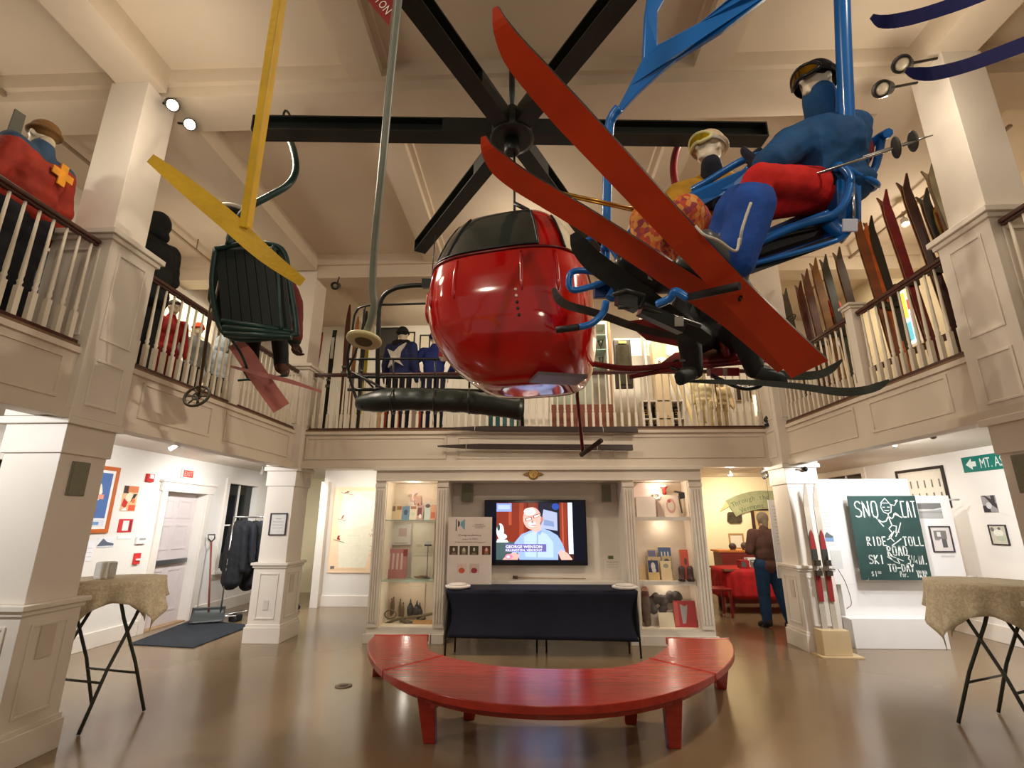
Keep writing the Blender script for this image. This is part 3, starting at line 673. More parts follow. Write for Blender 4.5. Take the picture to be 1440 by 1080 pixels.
# ================================================================= SKI BUILDER
def ski(name, label, cat, pts, ws, th, m_base, m_top, side=None, grp=None, parent=None, pname='ski', roll=0):
    pts = [Vector(p) for p in pts]; n = len(pts)
    mb = MB(); vs = []; 
    for i in range(n):
        t = (pts[min(i+1,n-1)]-pts[max(i-1,0)]).normalized()
        if side is None: s = t.cross(pts[i]-EYE).normalized()
        else: s = Vector(side); s = (s-t*s.dot(t)).normalized()
        nn = t.cross(s).normalized()
        if nn.dot(EYE-pts[i]) < 0: nn = -nn
        if roll:
            e_ = CR*.5+CU; e_ = (e_-t*e_.dot(t)).normalized(); nn = (nn-e_*roll).normalized(); s = t.cross(nn).normalized()
        w = ws[i] if isinstance(ws, (list, tuple)) else ws
        a, b = pts[i]+s*w/2, pts[i]-s*w/2
        vs += [a, b, b-nn*th, a-nn*th]
    mb.use(m_base); 
    mb.add(vs, [(k*4, k*4+1, k*4+5, k*4+4) for k in range(n-1)])
    o = 0; mb.use(m_top)
    for k in range(n-1):
        for j in (1, 2, 3):
            mb.f.append([k*4+j, k*4+(j+1)%4, k*4+4+(j+1)%4, k*4+4+j]); mb.fm.append(mb.mi); mb.sm.append(False)
    for f in ([0,3,2,1], [(n-1)*4+q for q in (0,1,2,3)]): mb.f.append(f); mb.fm.append(mb.mi); mb.sm.append(False)
    if parent is not None: return mb.build(pname, None, parent)
    return tag(mb.build(name, None, None), label, cat, grp)
def PP(*l): return [P(*q) for q in l]
# ================================================================= BULLWHEEL SPIDER UNDER THE CEILING
WZ = 5.0; Wc = aZ(720, 185, WZ)
GB = mat('greenish_black_iron', (22,27,24), .45, var=.2, vs=20, bump=.1)
wheel = thing('lift_bullwheel_spider', 'black six-armed iron chairlift bullwheel spider hanging flat below the ceiling', 'lift wheel', Wc)
for k in range(6):
    an = math.radians(3+60*k); d = V(math.cos(an), math.sin(an), 0); sd = V(-d.y, d.x, 0)
    t = MB(); L = 2.3 if k != 1 else 2.25
    a, b = Wc+d*.12, Wc+d*L
    for zz, w in ((.07, .15), (-.07, .15)): t.bar(a+V(0,0,zz), b+V(0,0,zz), w, .014)
    t.bar(a, b, .016, .13)
    t.bar(b-d*.012, b, .15, .14)
    t.bar(a+d*.02, a+d*.5, .15, .13)
    t.build('arm', GB, wheel)
MB().lathe([(.16,-.1),(.2,-.09),(.2,.09),(.16,.1),(.1,.1),(.1,.2),(.0,.2)], Wc, n=24).build('hub', GB, wheel)
t = MB(); t.lathe([(.05,-.24),(.07,-.22),(.07,-.1),(.0,-.1)], Wc, n=16)
t.build('hub_bolt', GB, wheel)
t = MB(); t.tube([Wc+V(0,0,.2), V(Wc.x, Wc.y, ZC-.02)], .028, 10); t.lathe([(.05,.2),(.05,.26),(.03,.28)], Wc, n=12); t.build('ceiling_rod', GB, wheel)
def armend(k, r): an = math.radians(3+60*k); return Wc+V(math.cos(an), math.sin(an), 0)*r
# ================================================================= RED GONDOLA
GX, GY = aY(722, 430, 3.72).x, 3.72
GRED = mat('glossy_gondola_red', (172,12,12), .12, var=.06, vs=2, coat=1.0)
ghat = Matrix.Rotation(math.radians(-14), 4, 'Z')
prof = [(2.56,.22,.16,.16),(2.565,.33,.26,.15),(2.61,.42,.35,.13),(2.71,.51,.43,.09),(2.84,.575,.50,.05),(2.98,.62,.545,.02),(3.15,.64,.565,0),(3.32,.635,.56,0),(3.48,.605,.535,0),(3.62,.56,.495,.0),(3.76,.505,.445,.0),(3.88,.44,.385,.0),(3.95,.37,.32,.0),(3.975,.27,.22,.0),(3.98,.05,.04,0)]
def gprof(z):
    for p, q in zip(prof, prof[1:]):
        if p[0] <= z <= q[0]:
            s = (z-p[0])/max(q[0]-p[0], 1e-6); return [p[i]+(q[i]-p[i])*s for i in (1,2,3)]
    return list((prof[0] if z < prof[0][0] else prof[-1])[1:])
def G(th, z, off=0.0, e=.62):
    a, b_, sx = gprof(z); c, s = math.cos(th), math.sin(th)
    x = math.copysign(abs(c)**e, c)*(a+off)+sx; y = math.copysign(abs(s)**e, s)*(b_+off)
    v = ghat @ Vector((x, y, 0)); return V(GX+v.x, GY+v.y, z)
gon = thing('ski_gondola', 'glossy red egg-shaped gondola cabin with dark windows hanging in the hall centre', 'gondola', (GX, GY, 2.6))
def gpatch(t0, t1, z0, z1, off, nu=16, nv=10): 
    return lambda i, j: G(math.radians(t0+(t1-t0)*i), z0+(z1-z0)*j, off)
SEAM = 3.48
zs = [2.56]+[2.565]+[2.565+(SEAM-2.565)*k/22 for k in range(1, 23)]
t = MB(); NT = 96
vs = [G(2*PI*k/NT, z) for z in zs for k in range(NT)]
fs = [(i*NT+k, i*NT+(k+1)%NT, (i+1)*NT+(k+1)%NT, (i+1)*NT+k) for i in range(len(zs)-1) for k in range(NT)]
t.add(vs, fs, True); t.f.append(list(range(NT-1,-1,-1))); t.fm.append(0); t.sm.append(True)
t.build('lower_shell', GRED, gon)
t = MB(); zs2 = [SEAM+(3.98-SEAM)*k/14 for k in range(15)]
vs = [G(2*PI*k/NT, z, -.012) for z in zs2 for k in range(NT)]
fs = [(i*NT+k, i*NT+(k+1)%NT, (i+1)*NT+(k+1)%NT, (i+1)*NT+k) for i in range(len(zs2)-1) for k in range(NT)]
t.add(vs, fs, True); t.f.append([(len(zs2)-1)*NT+k for k in range(NT)]); t.fm.append(0); t.sm.append(False)
t.build('upper_shell', GRED, gon)
t = MB(); t.tube([G(2*PI*k/NT, SEAM, .004) for k in range(NT)], .011, 6, closed=True); t.build('seam_flange', mat('dark_red_rubber', (96,12,12), .3), gon)
DWIN = mat('smoked_window_plastic', (46,50,47), .12, var=.1, vs=3, coat=.6)
t = MB(); t.sheet(gpatch(150, 292, SEAM+.03, 3.91, .002), 40, 12); t.build('front_window', DWIN, gon)
for a in (185, 212, 240):      # ribs over the front window
    t = MB(); t.tube([G(math.radians(a+j*.6), SEAM+.03+.42*j/10*.92, .006) for j in range(11)], .009, 6); t.build('window_rib', mat('black_rubber', (20,20,20), .5), gon)
t = MB()
rim = [G(math.radians(150+142*i/30), SEAM+.03, .006) for i in range(31)]+[G(math.radians(292), SEAM+.03+.36*j/10, .006) for j in range(1, 11)]
t.tube(rim, .009, 6); t.build('window_gasket', mat('black_rubber', (20,20,20), .5), gon)
t = MB(); t.sheet(gpatch(318, 372, SEAM+.02, 3.87, .003), 20, 10); t.build('side_window', mat('hazy_window_plastic', (196,186,160), .25, var=.1, coat=.4), gon)
t = MB(); t.tube([G(math.radians(318), SEAM+.02+.34*j/10, .007) for j in range(11)], .009, 6); t.build('door_seal', mat('black_rubber', (20,20,20), .5), gon)
for a in (226, 254, 280, 306):       # raised ribs below the seam
    t = MB(); pts = [G(math.radians(a), SEAM-.03-.32*j/8, .004) for j in range(9)]
    t.tube(pts, [.004]+[.012]*7+[.004], 8); t.build('body_rib', GRED, gon)
t = MB()
ring = []
for k in range(28):
    ang = 2*PI*k/28; ring.append(G(math.radians(196+7*math.cos(ang)), 3.24+.13*math.sin(ang), .006))
t.tube(ring, .012, 8, closed=True); t.build('handle_recess', GRED, gon)
for k in range(5):
    c = G(math.radians(277), 3.14-.045*k, .002); n_ = (c-V(GX, GY, c.z)).normalized()
    MB().lathe([(.011,0),(.010,.004),(0,.005)], c, n_, 12).build('rivet', flat((225,205,190)) if k < 2 else BLACK, gon)
t = MB(); c = G(math.radians(300), 2.58)
t.obox(c+V(.02,-.02,-.02), V(.17,.04,0), V(.03,-.1,0), V(0,0,.012)); t.build('step_plate', mat('scuffed_grey_metal', (128,118,120), .4, metal=.5), gon)
t = MB(); c = G(math.radians(182), 2.9, -.01); t.obox(c, V(.05,0,0), V(0,.06,0), V(0,0,.04)); t.build('door_latch', GRED, gon)
t = MB(); t.tube([V(Wc.x+.02, Wc.y, WZ-.24), V(GX+.01, GY, 3.98)], .011, 8); t.tube([V(GX+.12, GY-.02, 3.94), V(GX+.12, GY-.02, 4.16)], .026, 8); t.tube([V(GX+.12,GY-.02,4.16), V(GX+.01, GY, 4.24)], .02, 8); t.build('hanger_rod', GB, gon)
# maroon hanging rod with a grip right of the gondola
MAR = mat('maroon_painted_steel', (110,26,28), .35, var=.1)
t = thing('hanging_maroon_pole', 'thin maroon steel pole with a dark crossbar hanging right of the gondola', 'pole', P(820, 640, 4.3))
MB().tube(PP((806,440,4.3),(812,560,4.3),(820,638,4.3)), .015, 8).build('shaft', MAR, t); MB().tube(PP((817,640,4.3),(846,619,4.15)), .02, 8).build('crossbar', mat('dark_worn_grip', (58,42,38), .6), t)
# ================================================================= YELLOW T-BAR
YEL = mat('yellow_painted_wood', (214,170,26), .4, var=.14, vs=7, bump=.15)
tb_ = thing('t_bar', 'yellow painted wooden ski lift T-bar hanging at the left', 'T-bar', P(345, 322, 2.05))
t = MB(); s0, s1 = P(398, -30, 1.95), P(345, 322, 2.05); s0 = s1+(s0-s1)*((ZC-.02-s1.z)/(s0.z-s1.z)); t.bar(s0, s1, .048, .034, up=CR); t.build('stem', YEL, tb_, bevel=.006)
l, r_ = P(211, 222, 1.98), P(425, 397, 2.12); m0 = l.lerp(r_, .6)
pts = spline([l, P(262,262,2.0), P(318,308,2.02), P(372,357,2.06), r_], 6)
ws = [.032+.048*math.sin(PI*min(1, max(0, (i+1.5)/(len(pts)+2)))) for i in range(len(pts))]
ski('', '', '', pts, ws, .035, YEL, YEL, parent=tb_, pname='crossbar')
for f in (.45, .56, .66): c = l.lerp(r_, f)-(l-EYE).normalized()*.012; MB().lathe([(.009,0),(.008,.004),(0,.005)], c, (EYE-c), 10).build('bolt', mat('rusty_bolt', (110,84,30), .6, metal=.4), tb_)
# ================================================================= GREY PLATTER LIFT
pl = thing('platter_lift', 'grey steel platter lift pole ending in a cream round disc left of the gondola', 'platter lift', P(513, 480, 3.0))
GRY = mat('worn_grey_green_paint', (112,116,104), .4, var=.15)
MB().tube(spline([P(563,-30,2.6)+(P(563,-30,2.6)-P(548,120,2.7)).normalized()*1.75]+PP((563,-30,2.6),(548,120,2.7),(538,230,2.75),(527,340,2.85),(524,400,2.9),(526,430,2.92),(520,455,2.95),(513,472,3.0)), 6), .021, 10).build('pole', GRY, pl)
dc = P(512, 478, 3.0); dax = (Z1*.96+Y1*.18+X1*.06).normalized()
MB().lathe([(.045,-.012),(.095,-.016),(.106,-.004),(.104,.008),(.09,.016),(.04,.02),(.0,.02)], dc, dax, 32).build('disc', mat('cream_plastic_disc', (196,184,140), .4), pl)
MB().lathe([(.048,-.02),(.052,-.013),(.04,.0)], dc, dax, 24).build('disc_hub', mat('brown_rubber_hub', (84,64,40), .6), pl)
# ================================================================= RED PENNANT SIGN AT THE TOP
pn = thing('red_pennant', 'corner of a red sign with white letters hanging near the ceiling', 'sign', P(540, 20, 3.2))
q = PP((500,-20,3.2),(547,37,3.2),(556,-20,3.2)); MB().prism(q, (P(547,37,3.215)-P(547,37,3.2))).build('panel', mat('dark_red_sign', (128,22,22), .4), pn)
u_ = (P(548,18,3.2)-P(532,-2,3.2)).normalized(); n_ = -CF; w_ = n_.cross(u_)
text('lettering', 'TON', flat((230,214,196)), pn, P(539,7,3.198), u_, w_, .055, .12)
# ================================================================= BLACK THREE-SEAT CHAIR BEHIND THE GONDOLA
bc = thing('chairlift_chair', 'wide black chairlift chair with a rolled dark green seat cushion behind the gondola', 'chairlift chair', P(615, 590, 5.6), None)
DBK = mat('black_enamel_tube', (20,20,18), .35, var=.15)
D = 5.6
def tb(l, r=.016, par=bc, nm='frame_tube', m=DBK, sp=True):
    p = PP(*l); return MB().tube(spline(p, 6) if sp and len(p) > 2 else p, r, 8).build(nm, m, par)
tb([(612,330,D-.1),(607,395,D-.1)], .006, nm='hanger_cable')
tb([(607,401,D),(575,402,D),(550,408,D),(535,425,D),(532,470,D),(531,545,D)], .028, nm='hanger_arm')
MB().obox(P(603,399,D), CR*.07, CF*.05, CU*.05).build('cable_grip', DBK, bc)
tb([(495,470,D),(500,440,D),(515,430,D),(560,428,D),(640,426,D),(700,426,D+.05),(722,436,D+.05),(730,470,D+.05)], .013)
tb([(495,470,D),(489,500,D),(492,530,D),(503,565,D-.1),(510,572,D-.25)], .018); tb([(513,432,D),(510,460,D),(500,495,D),(489,520,D)], .014)
tb([(730,470,D+.05),(735,520,D),(735,575,D-.1),(733,585,D-.1)], .018)
for yy in (505, 530, 548): tb([(489,yy,D),(600,yy,D),(735,yy+3,D)], .014 if yy < 530 else .02, nm='back_slat')
for xx in (505, 553, 612, 660, 705): tb([(xx,505,D),(xx,552,D)], .011, nm='back_upright')
tb([(492,522,D),(518,535,D-.1),(545,548,D-.15),(590,552,D-.2)], .014, nm='brace'); tb([(505,525,D),(525,545,D-.1)], .012, nm='brace')
cu = PP((503,567,D-.15),(560,562,D-.2),(612,563,D-.22),(665,566,D-.2),(733,577,D-.15))
cs = spline(cu, 10); rs_ = [.06+.07*min(1, (i+1)/5)*(1 if i < len(cs)-6 else .85) for i in range(len(cs))]
MB().tube(cs, [r_*(1+.04*math.sin(i*1.3)) for i, r_ in enumerate(rs_)], 14, sq=.9).build('seat_cushion', mat('dark_green_black_vinyl', (27,34,28), .4, var=.3, bump=.4, bs=15), bc)
for xx in (553, 612, 660): MB().tube(arc(P(xx,564,D-.22), .135, 0, 2*PI, 16, CF, CU)[:-1], .01, 6, closed=True).build('cushion_strap', DBK, bc)
tb([(733,560,D),(735,600,D-.1)], .02, nm='bumper'); tb([(722,575,D),(728,550,D),(735,545,D)], .012, nm='brace')
# ================================================================= DARK GREEN SINGLE CHAIR ON THE LEFT
DG = mat('dark_green_painted_steel', (9,24,20), .55, var=.2)
gc = thing('chairlift_chair', 'dark green single chairlift chair with slatted back hanging left of the hall', 'chairlift chair', P(355, 470, 4.2))
DGF = mat('teal_green_painted_tube', (16,52,48), .4, var=.15)
g = dict(par=gc, m=DGF)
tb([(403,166,4.9),(406,190,4.85),(414,215,4.7),(416,240,4.6),(405,260,4.5),(378,276,4.4),(350,292,4.3),(330,315,4.25),(322,345,4.2)], .03, nm='hanger_arm', **g)
MB().tube(arc(P(405,172,4.9), .1, 0, 2*PI, 14, CF, CU)[:-1], .012, 6, closed=True).build('hanger_shackle', GB, gc)
q = PP((303,350,4.2),(396,352,4.25),(412,470,4.15),(312,456,4.1))
for k in range(7):
    a, b_ = k/7+.005, (k+1)/7-.005
    t = MB(); p4 = [q[0].lerp(q[1], a), q[0].lerp(q[1], b_), q[3].lerp(q[2], b_), q[3].lerp(q[2], a)]
    t.prism(p4, CF*.02); t.build('back_slat', DG, gc)
tb([(303,350,4.19),(298,400,4.16),(306,450,4.1),(318,470,4.05),(345,478,4.02),(410,472,4.05),(417,462,4.1),(408,400,4.2),(396,350,4.24),(350,342,4.22),(303,350,4.19)], .022, nm='back_frame', **g)
tb([(384,345,4.2),(390,370,4.2),(393,430,4.12),(396,465,4.08)], .013, nm='arm_rail', **g)
for a, b_ in (((384,348,4.2),(412,470,4.1)),): tb([(397,395,4.3),(405,400,4.35),(410,420,4.4),(408,470,4.2)], .012, nm='arm_rail', **g)
for k in range(3): tb([(312+2*k,452+9*k,4.1-.07*k),(410,466+4*k,4.12-.07*k)], .026, nm='seat_slat', **g)
t = MB(); t.prism(PP((315,456,4.1),(410,468,4.1),(398,480,4.55),(325,470,4.55)), V(0,0,.02)); t.build('seat', DG, gc)
tb([(326,478,4.3),(340,500,4.5),(352,530,4.8)], .012, nm='footrest_arm', **g); tb([(335,535,4.8),(365,532,4.8),(405,528,4.8)], .012, nm='footrest', **g)
# ================================================================= BLUE DOUBLE CHAIR ON THE RIGHT
BLU = mat('bright_blue_enamel', (12,102,182), .28, var=.06, vs=5, coat=.4)
DBL = mat('deep_blue_enamel', (16,58,120), .35, var=.1)
blc = thing('chairlift_chair', 'bright blue double chairlift chair carrying two dressed skiers', 'chairlift chair', P(1110, 380, 2.5))
g = dict(par=blc, m=BLU)
# hanger: right tube, forked plate and left tube
MB().tube([P(1183,-40,2.45)+V(0,0,1.75)]+PP((1183,-40,2.45),(1186,60,2.45),(1194,240,2.45),(1197,312,2.42)), .036, 12).build('hanger_tube', BLU, blc)
tb([(870,152,2.9),(861,165,2.92),(856,190,2.94),(853,300,2.97),(850,400,3.0)], .03, nm='hanger_tube', **g)
t = MB(); fk = PP((915,-30,2.82),(908,20,2.82),(905,80,2.84),(885,120,2.87),(864,160,2.9),(871,160,2.9),(900,128,2.87),(935,96,2.84),(952,82,2.82),(1020,40,2.72),(1090,-14,2.62),(1184,-78,2.46),(1184,-116,2.46),(1050,-24,2.62),(985,30,2.74),(925,62,2.82),(925,15,2.82),(950,-30,2.82))
t.prism(fk, (CF*.05)); t.build('hanger_fork', BLU, blc, bevel=.006)
# back rest bars, seat and arm
tb([(1035,255,2.75),(1065,225,2.68),(1105,203,2.6),(1135,205,2.58),(1150,222,2.55)], .017, nm='back_bar', **g)
tb([(938,285,2.98),(990,258,2.85),(1040,228,2.72),(1075,216,2.66)], .02, nm='back_bar', **g)
t = MB(); t.prism(PP((940,290,2.75),(975,268,2.7),(1060,232,2.55),(1048,262,2.56),(1010,276,2.65),(962,302,2.73)), CF*.015); t.build('back_panel', BLU, blc)
t = MB(); t.prism(PP((1035,372,2.5),(1042,345,2.62),(1165,292,2.6),(1196,300,2.45),(1192,332,2.36),(1050,381,2.42)), V(0,0,.03)); t.build('seat_pan', DBL, blc)
MB().prism(PP((1040,376,2.44),(1044,340,2.56),(1120,310,2.55),(1172,294,2.54),(1190,312,2.40),(1178,336,2.35),(1056,380,2.39)), V(0,0,-.02)).build('seat_underside_pad', mat('black_seat_pad', (18,19,20), .6, var=.3), blc)
tb([(1040,376,2.40),(1110,358,2.36),(1165,342,2.33),(1186,333,2.33),(1196,320,2.34),(1198,300,2.36)], .013, nm='seat_rail', **g)
tb([(1036,350,2.5),(1060,335,2.48),(1120,315,2.44),(1165,298,2.4)], .013, nm='seat_rail', **g)
tb([(1172,240,2.42),(1180,233,2.4),(1195,250,2.36),(1190,280,2.34),(1172,302,2.34),(1120,318,2.36),(1060,345,2.4),(1040,360,2.42)], .02, nm='arm_rest', **g)
tb([(1180,233,2.4),(1205,245,2.4),(1232,258,2.42),(1228,265,2.5),(1205,272,2.5),(1190,276,2.5)], .016, nm='side_bracket', **g)
tb([(1222,205,2.6),(1240,192,2.55),(1249,187,2.5)], .024, nm='bumper_arm', **g); tb([(1240,195,2.55),(1236,215,2.55),(1228,240,2.55),(1210,252,2.55)], .02, nm='bumper_arm', **g)
MB().obox(P(1187,285,2.45), CR*.06, CF*.04, CU*.1).build('side_plate', BLU, blc, bevel=.006)
tb([(1165,312,2.4),(1178,325,2.38),(1192,332,2.36)], .04, nm='pivot_tube', **g)
MB().obox(P(1195,317,2.3), CR*.035, CF*.006, CU*.03).build('white_end_plate', flat((196,198,214)), blc, bevel=.004)
tb([(1200,262,2.34),(1200,310,2.32)], .008, nm='pin', par=blc, m=CHROME)
# left arm-rest loops
tb([(868,392,2.75),(830,382,2.72),(806,382,2.7),(800,395,2.7),(806,408,2.7),(835,402,2.68),(860,392,2.66)], .018, nm='arm_rest', **g)
tb([(862,395,2.66),(866,405,2.64),(858,420,2.62)], .028, nm='arm_rest', **g); tb([(825,338,2.95),(840,333,2.95),(860,350,2.9),(872,372,2.85),(874,378,2.8)], .016, nm='arm_rest', **g); tb([(845,352,2.95),(872,340,2.95),(892,318,2.95)], .014, nm='arm_rest', **g)
MB().obox(P(848,408,2.72), CR*.05, CF*.03, CU*.045).build('side_plate', DBL, blc, bevel=.006)
# foot rest bar across the orange skis
tb([(925,428,2.3),(942,420,2.25),(950,410,2.22),(968,420,2.2)], .02, nm='footrest_arm', **g)
tb([(968,418,2.2),(1040,402,2.02)], .018, par=blc, m=mat('black_rubber_sleeve', (30,28,28), .6), nm='footrest_sleeve')
tb([(782,464,2.5),(815,460,2.48)], .018, par=blc, m=mat('black_rubber_sleeve', (30,28,28), .6), nm='footrest_sleeve'); tb([(815,460,2.48),(832,455,2.47),(848,440,2.47),(852,425,2.5)], .018, nm='footrest_arm', **g)
tb([(1020,382,2.2),(1035,392,2.2),(1042,412,2.15),(1040,422,2.12)], .008, par=blc, m=DBK, nm='cable')
# ================================================================= SKIS ON THE RIDERS
ORB, ORT = mat('orange_ski_base', (206,62,24), .4, var=.12, vs=4, coat=.2), mat('black_ski_top', (18,16,16), .4)
def wpx(l):  # widths in pixels at depth
    return [w*d/F for w, d in l]
c1 = [(696,10,1.6),(704,38,1.62),(722,72,1.66),(748,104,1.7),(800,162,1.78),(870,237,1.88),(950,323,2.0),(1030,407,2.12),(1090,469,2.22),(1138,520,2.3)]
w1 = [8,24,38,43,46,44,41,40,44,52]
sk1 = ski('ski', 'orange ski with its tip curling up at the top centre, worn by the blue-jacketed rider', 'ski', spline(PP(*c1), 3), [], .014, ORB, ORT) if False else None
def ski_px(label, cl, wl, th, mb_, mt_, grp=None, cat='ski', nm='ski', roll=0):
    pts = spline(PP(*cl), 3); n = len(cl)-1; ws = []
    for i in range(len(pts)):
        f = i/3; k = min(int(f), n-1); s = f-k
        ws.append((wl[k]*cl[k][2]*(1-s)+wl[k+1]*cl[k+1][2]*s)/F)
    return ski(nm, label, cat, pts, ws, th, mb_, mt_, grp=grp, roll=roll)
ski_px('long orange ski whose curled tip rises highest, at the top centre of the photo', c1, w1, .022, ORB, ORT, roll=.38)
c2 = [(679,192,2.05),(686,212,2.07),(702,232,2.1),(730,254,2.13),(790,290,2.2),(860,333,2.27),(940,385,2.36),(1020,437,2.45),(1070,475,2.5),(1115,510,2.56)]
ski_px('lower orange ski with its curled tip just in front of the black wheel hub', c2, [7,20,31,32,32,32,34,38,42,48], .022, ORB, ORT, roll=.38)
GSK = mat('grey_black_ski_base', (40,42,42), .5, var=.2)
ski_px('dark grey ski pointing up beside the gondola, worn by the rider in floral trousers', [(806,328,2.45),(815,345,2.46),(835,368,2.5),(880,400,2.58),(930,436,2.68),(996,480,2.8)], [10,26,30,30,28,16], .014, GSK, ORT)
ski_px('thin dark ski with a curled tip overlapping the right side of the gondola', [(778,405,2.6),(785,420,2.6),(800,430,2.62),(840,441,2.68),(900,462,2.8),(962,476,2.9)], [6,12,12,11,11,8], .014, mat('grey_brown_ski', (66,60,54), .5, var=.2), ORT)
NVY = mat('navy_blue_ski', (34,42,104), .35, var=.1); NVE = mat('yellowed_ski_edge', (96,84,70), .5)
ski_px('upper of the two navy blue skis at the top right corner', [(1226,23,2.0),(1240,30,2.0),(1262,29,2.0),(1300,20,2.02),(1360,0,2.05),(1420,-25,2.1)], [6,15,18,18,19,20], .012, NVY, NVE)
ski_px('lower of the two navy blue skis at the top right corner', [(1274,98,2.0),(1290,103,2.0),(1315,103,2.0),(1360,92,2.03),(1420,70,2.08),(1500,40,2.15)], [6,15,18,18,20,22], .012, NVY, NVE)
for o_ in [o for o in bpy.data.objects if o.get('label','').startswith('dark grey ski pointing')]:
    b = MB(); b.obox(P(930,448,2.62), CR*.11-CU*.05, CF*.05, CU*.03+CR*.012); b.obox(P(880,424,2.56), CR*.05-CU*.02, CF*.045, CU*.035); b.tube(PP((862,415,2.5),(880,408,2.5),(905,415,2.52),(900,432,2.55),(870,432,2.52)), .012, 8); b.tube(PP((905,432,2.56),(985,458,2.62)), .012, 8)
    b.build('binding', mat('dark_plastic_binding', (44,46,44), .35, var=.2), o_); MB().obox(P(955,452,2.55), CR*.02, CF*.01, CU*.025).build('binding_label', flat((190,186,176)), o_)
MB().tube([P(540,-18,3.2), V(P(540,-18,3.2).x, P(540,-18,3.2).y, ZC)], .004, 6).build('hanging_wire', CHROME, pn)
for o_ in [o for o in bpy.data.objects if 'navy blue skis' in o.get('label','')]:
    up_ = 'upper' in o_['label']; q_ = P(1400,-17,2.09) if up_ else P(1470,50,2.12)
    MB().tube([q_, V(q_.x+.3, q_.y+.1, ZC)], .003, 6).build('hanging_wire', CHROME, o_)
# ================================================================= MAROON CHAIR FURTHER BACK
mc = thing('chairlift_chair', 'maroon chairlift chair half hidden behind the orange skis', 'chairlift chair', P(1000, 530, 4.2))
g = dict(par=mc, m=MAR)
tb([(958,197,4.75),(950,215,4.7),(947,240,4.6),(952,268,4.5),(962,292,4.45),(975,330,4.4),(990,390,4.3),(1005,440,4.25),(1022,502,4.2)], .034, nm='hanger_arm', **g)
tb([(815,508,4.6),(880,518,4.4),(950,513,4.3),(1050,503,4.2),(1115,496,4.2)], .028, nm='seat_tube', **g); tb([(885,530,4.4),(950,519,4.3),(1060,508,4.15),(1115,503,4.15)], .022, nm='seat_tube', **g)
t = MB(); t.prism(PP((880,452,4.5),(955,442,4.4),(970,490,4.4),(910,478,4.5)), CF*.03); t.build('back_panel', MAR, mc)
t = MB(); t.prism(PP((950,500,4.5),(1090,488,4.4),(1110,502,4.15),(930,515,4.3)), V(0,0,.03)); t.build('seat', MAR, mc)
tb([(945,512,4.3),(955,508,4.3),(985,524,4.2),(960,522,4.2),(942,516,4.25)], .014, par=mc, m=DBK, nm='footrest'); tb([(1000,528,4.1),(1040,545,4.0),(1062,545,4.0),(1072,538,4.0),(1060,528,4.05)], .018, par=mc, m=DBK, nm='footrest')
for x in (1005, 1028): MB().obox(P(x,523,4.15), CR*.05, CF*.05, CU*.035).build('footrest_bracket', MAR, mc, bevel=.006)
ski_px('long thin dark ski crossing the right balcony, tip past the newel post', [(968,536,4.0),(1010,537,3.9),(1060,538,3.8),(1120,543,3.65),(1180,551,3.5),(1215,549,3.4),(1235,543,3.35),(1250,535,3.3)], [4,7,8,9,12,12,11,4], .014, mat('dull_green_grey_ski', (60,66,60), .5, var=.2), ORT)
ski_px('short dark ski with its tip curling up left of the right newel post', [(1060,520,3.9),(1110,528,3.8),(1150,527,3.7),(1170,518,3.65),(1184,506,3.6)], [10,12,12,10,3], .014, mat('dull_green_grey_ski', (60,66,60), .5), ORT)
# maroon pole tips: long maroon ski
# ================================================================= FIGURES
SKIN = mat('skin_tone', (214,166,140), .5, var=.04); MANQ = mat('pale_mannequin_skin', (222,206,182), .45, var=.03)
def fabric(n, rgb, r=.8): return mat(n, rgb, r, var=.22, vs=9, bump=.25, bs=40)
def vec(p): return Vector(p)
def head_prims(mb, c, f, k=1.0):
    f = Vector(f).normalized(); r = f.cross(Z1).normalized(); u = r.cross(f)
    mb.ball(c+u*.02*k, (.076*k, .094*k, .105*k), 16, (r, f, u))
    mb.ball(c+f*.022*k-u*.055*k, (.058*k, .066*k, .06*k), 14, (r, f, u))
    mb.cap(c+f*.092*k+u*.0*k, c+f*.112*k-u*.03*k, .009*k, .015*k, 8)           # nose
    mb.ball(c+f*.085*k-u*.1*k+u*.012*k, (.025*k, .02*k, .018*k), 8, (r, f, u))   # chin
    for s in (-1, 1):
        mb.ball(c+r*s*.078*k-u*.01*k, (.012*k, .02*k, .032*k), 8, (r, f, u))     # ears
        mb.ball(c+r*s*.034*k+f*.076*k+u*.028*k, (.022*k, .012*k, .008*k), 8, (r, f, u))  # brow
    mb.ball(c+f*.088*k-u*.06*k, (.024*k, .012*k, .009*k), 8, (r, f, u))          # lips
def hand_prims(mb, w, d, side, k=1.0, curl=.5, fr=.0088):   # wrist, direction, thumb side
    d = Vector(d).normalized(); side = Vector(side); side = (side-d*side.dot(d)).normalized(); n = d.cross(side)
    mb.ball(w+d*.045*k, (.04*k, .016*k, .05*k), 10, (side, n, d))
    for j, (o, L) in enumerate(((.029,.07), (.010,.08), (-.010,.074), (-.028,.058))):
        a = w+d*.082*k+side*o*k; b_ = a+(d*math.cos(curl*.5)+n*math.sin(curl*.5))*L*.5*k; c = b_+(d*math.cos(curl*1.5)+n*math.sin(curl*1.5))*L*.5*k
        mb.cap(a, b_, fr*k, fr*k*.95, 8); mb.cap(b_, c, fr*k*.95, fr*k*.8, 8)
    a = w+d*.03*k+side*.03*k; b_ = a+(d*.6+side*.8).normalized()*.04*k; mb.cap(a, b_, fr*1.25*k, fr*1.1*k, 8); mb.cap(b_, b_+(d*.9+side*.3+n*.3).normalized()*.03*k, fr*1.1*k, fr*.9*k, 8)
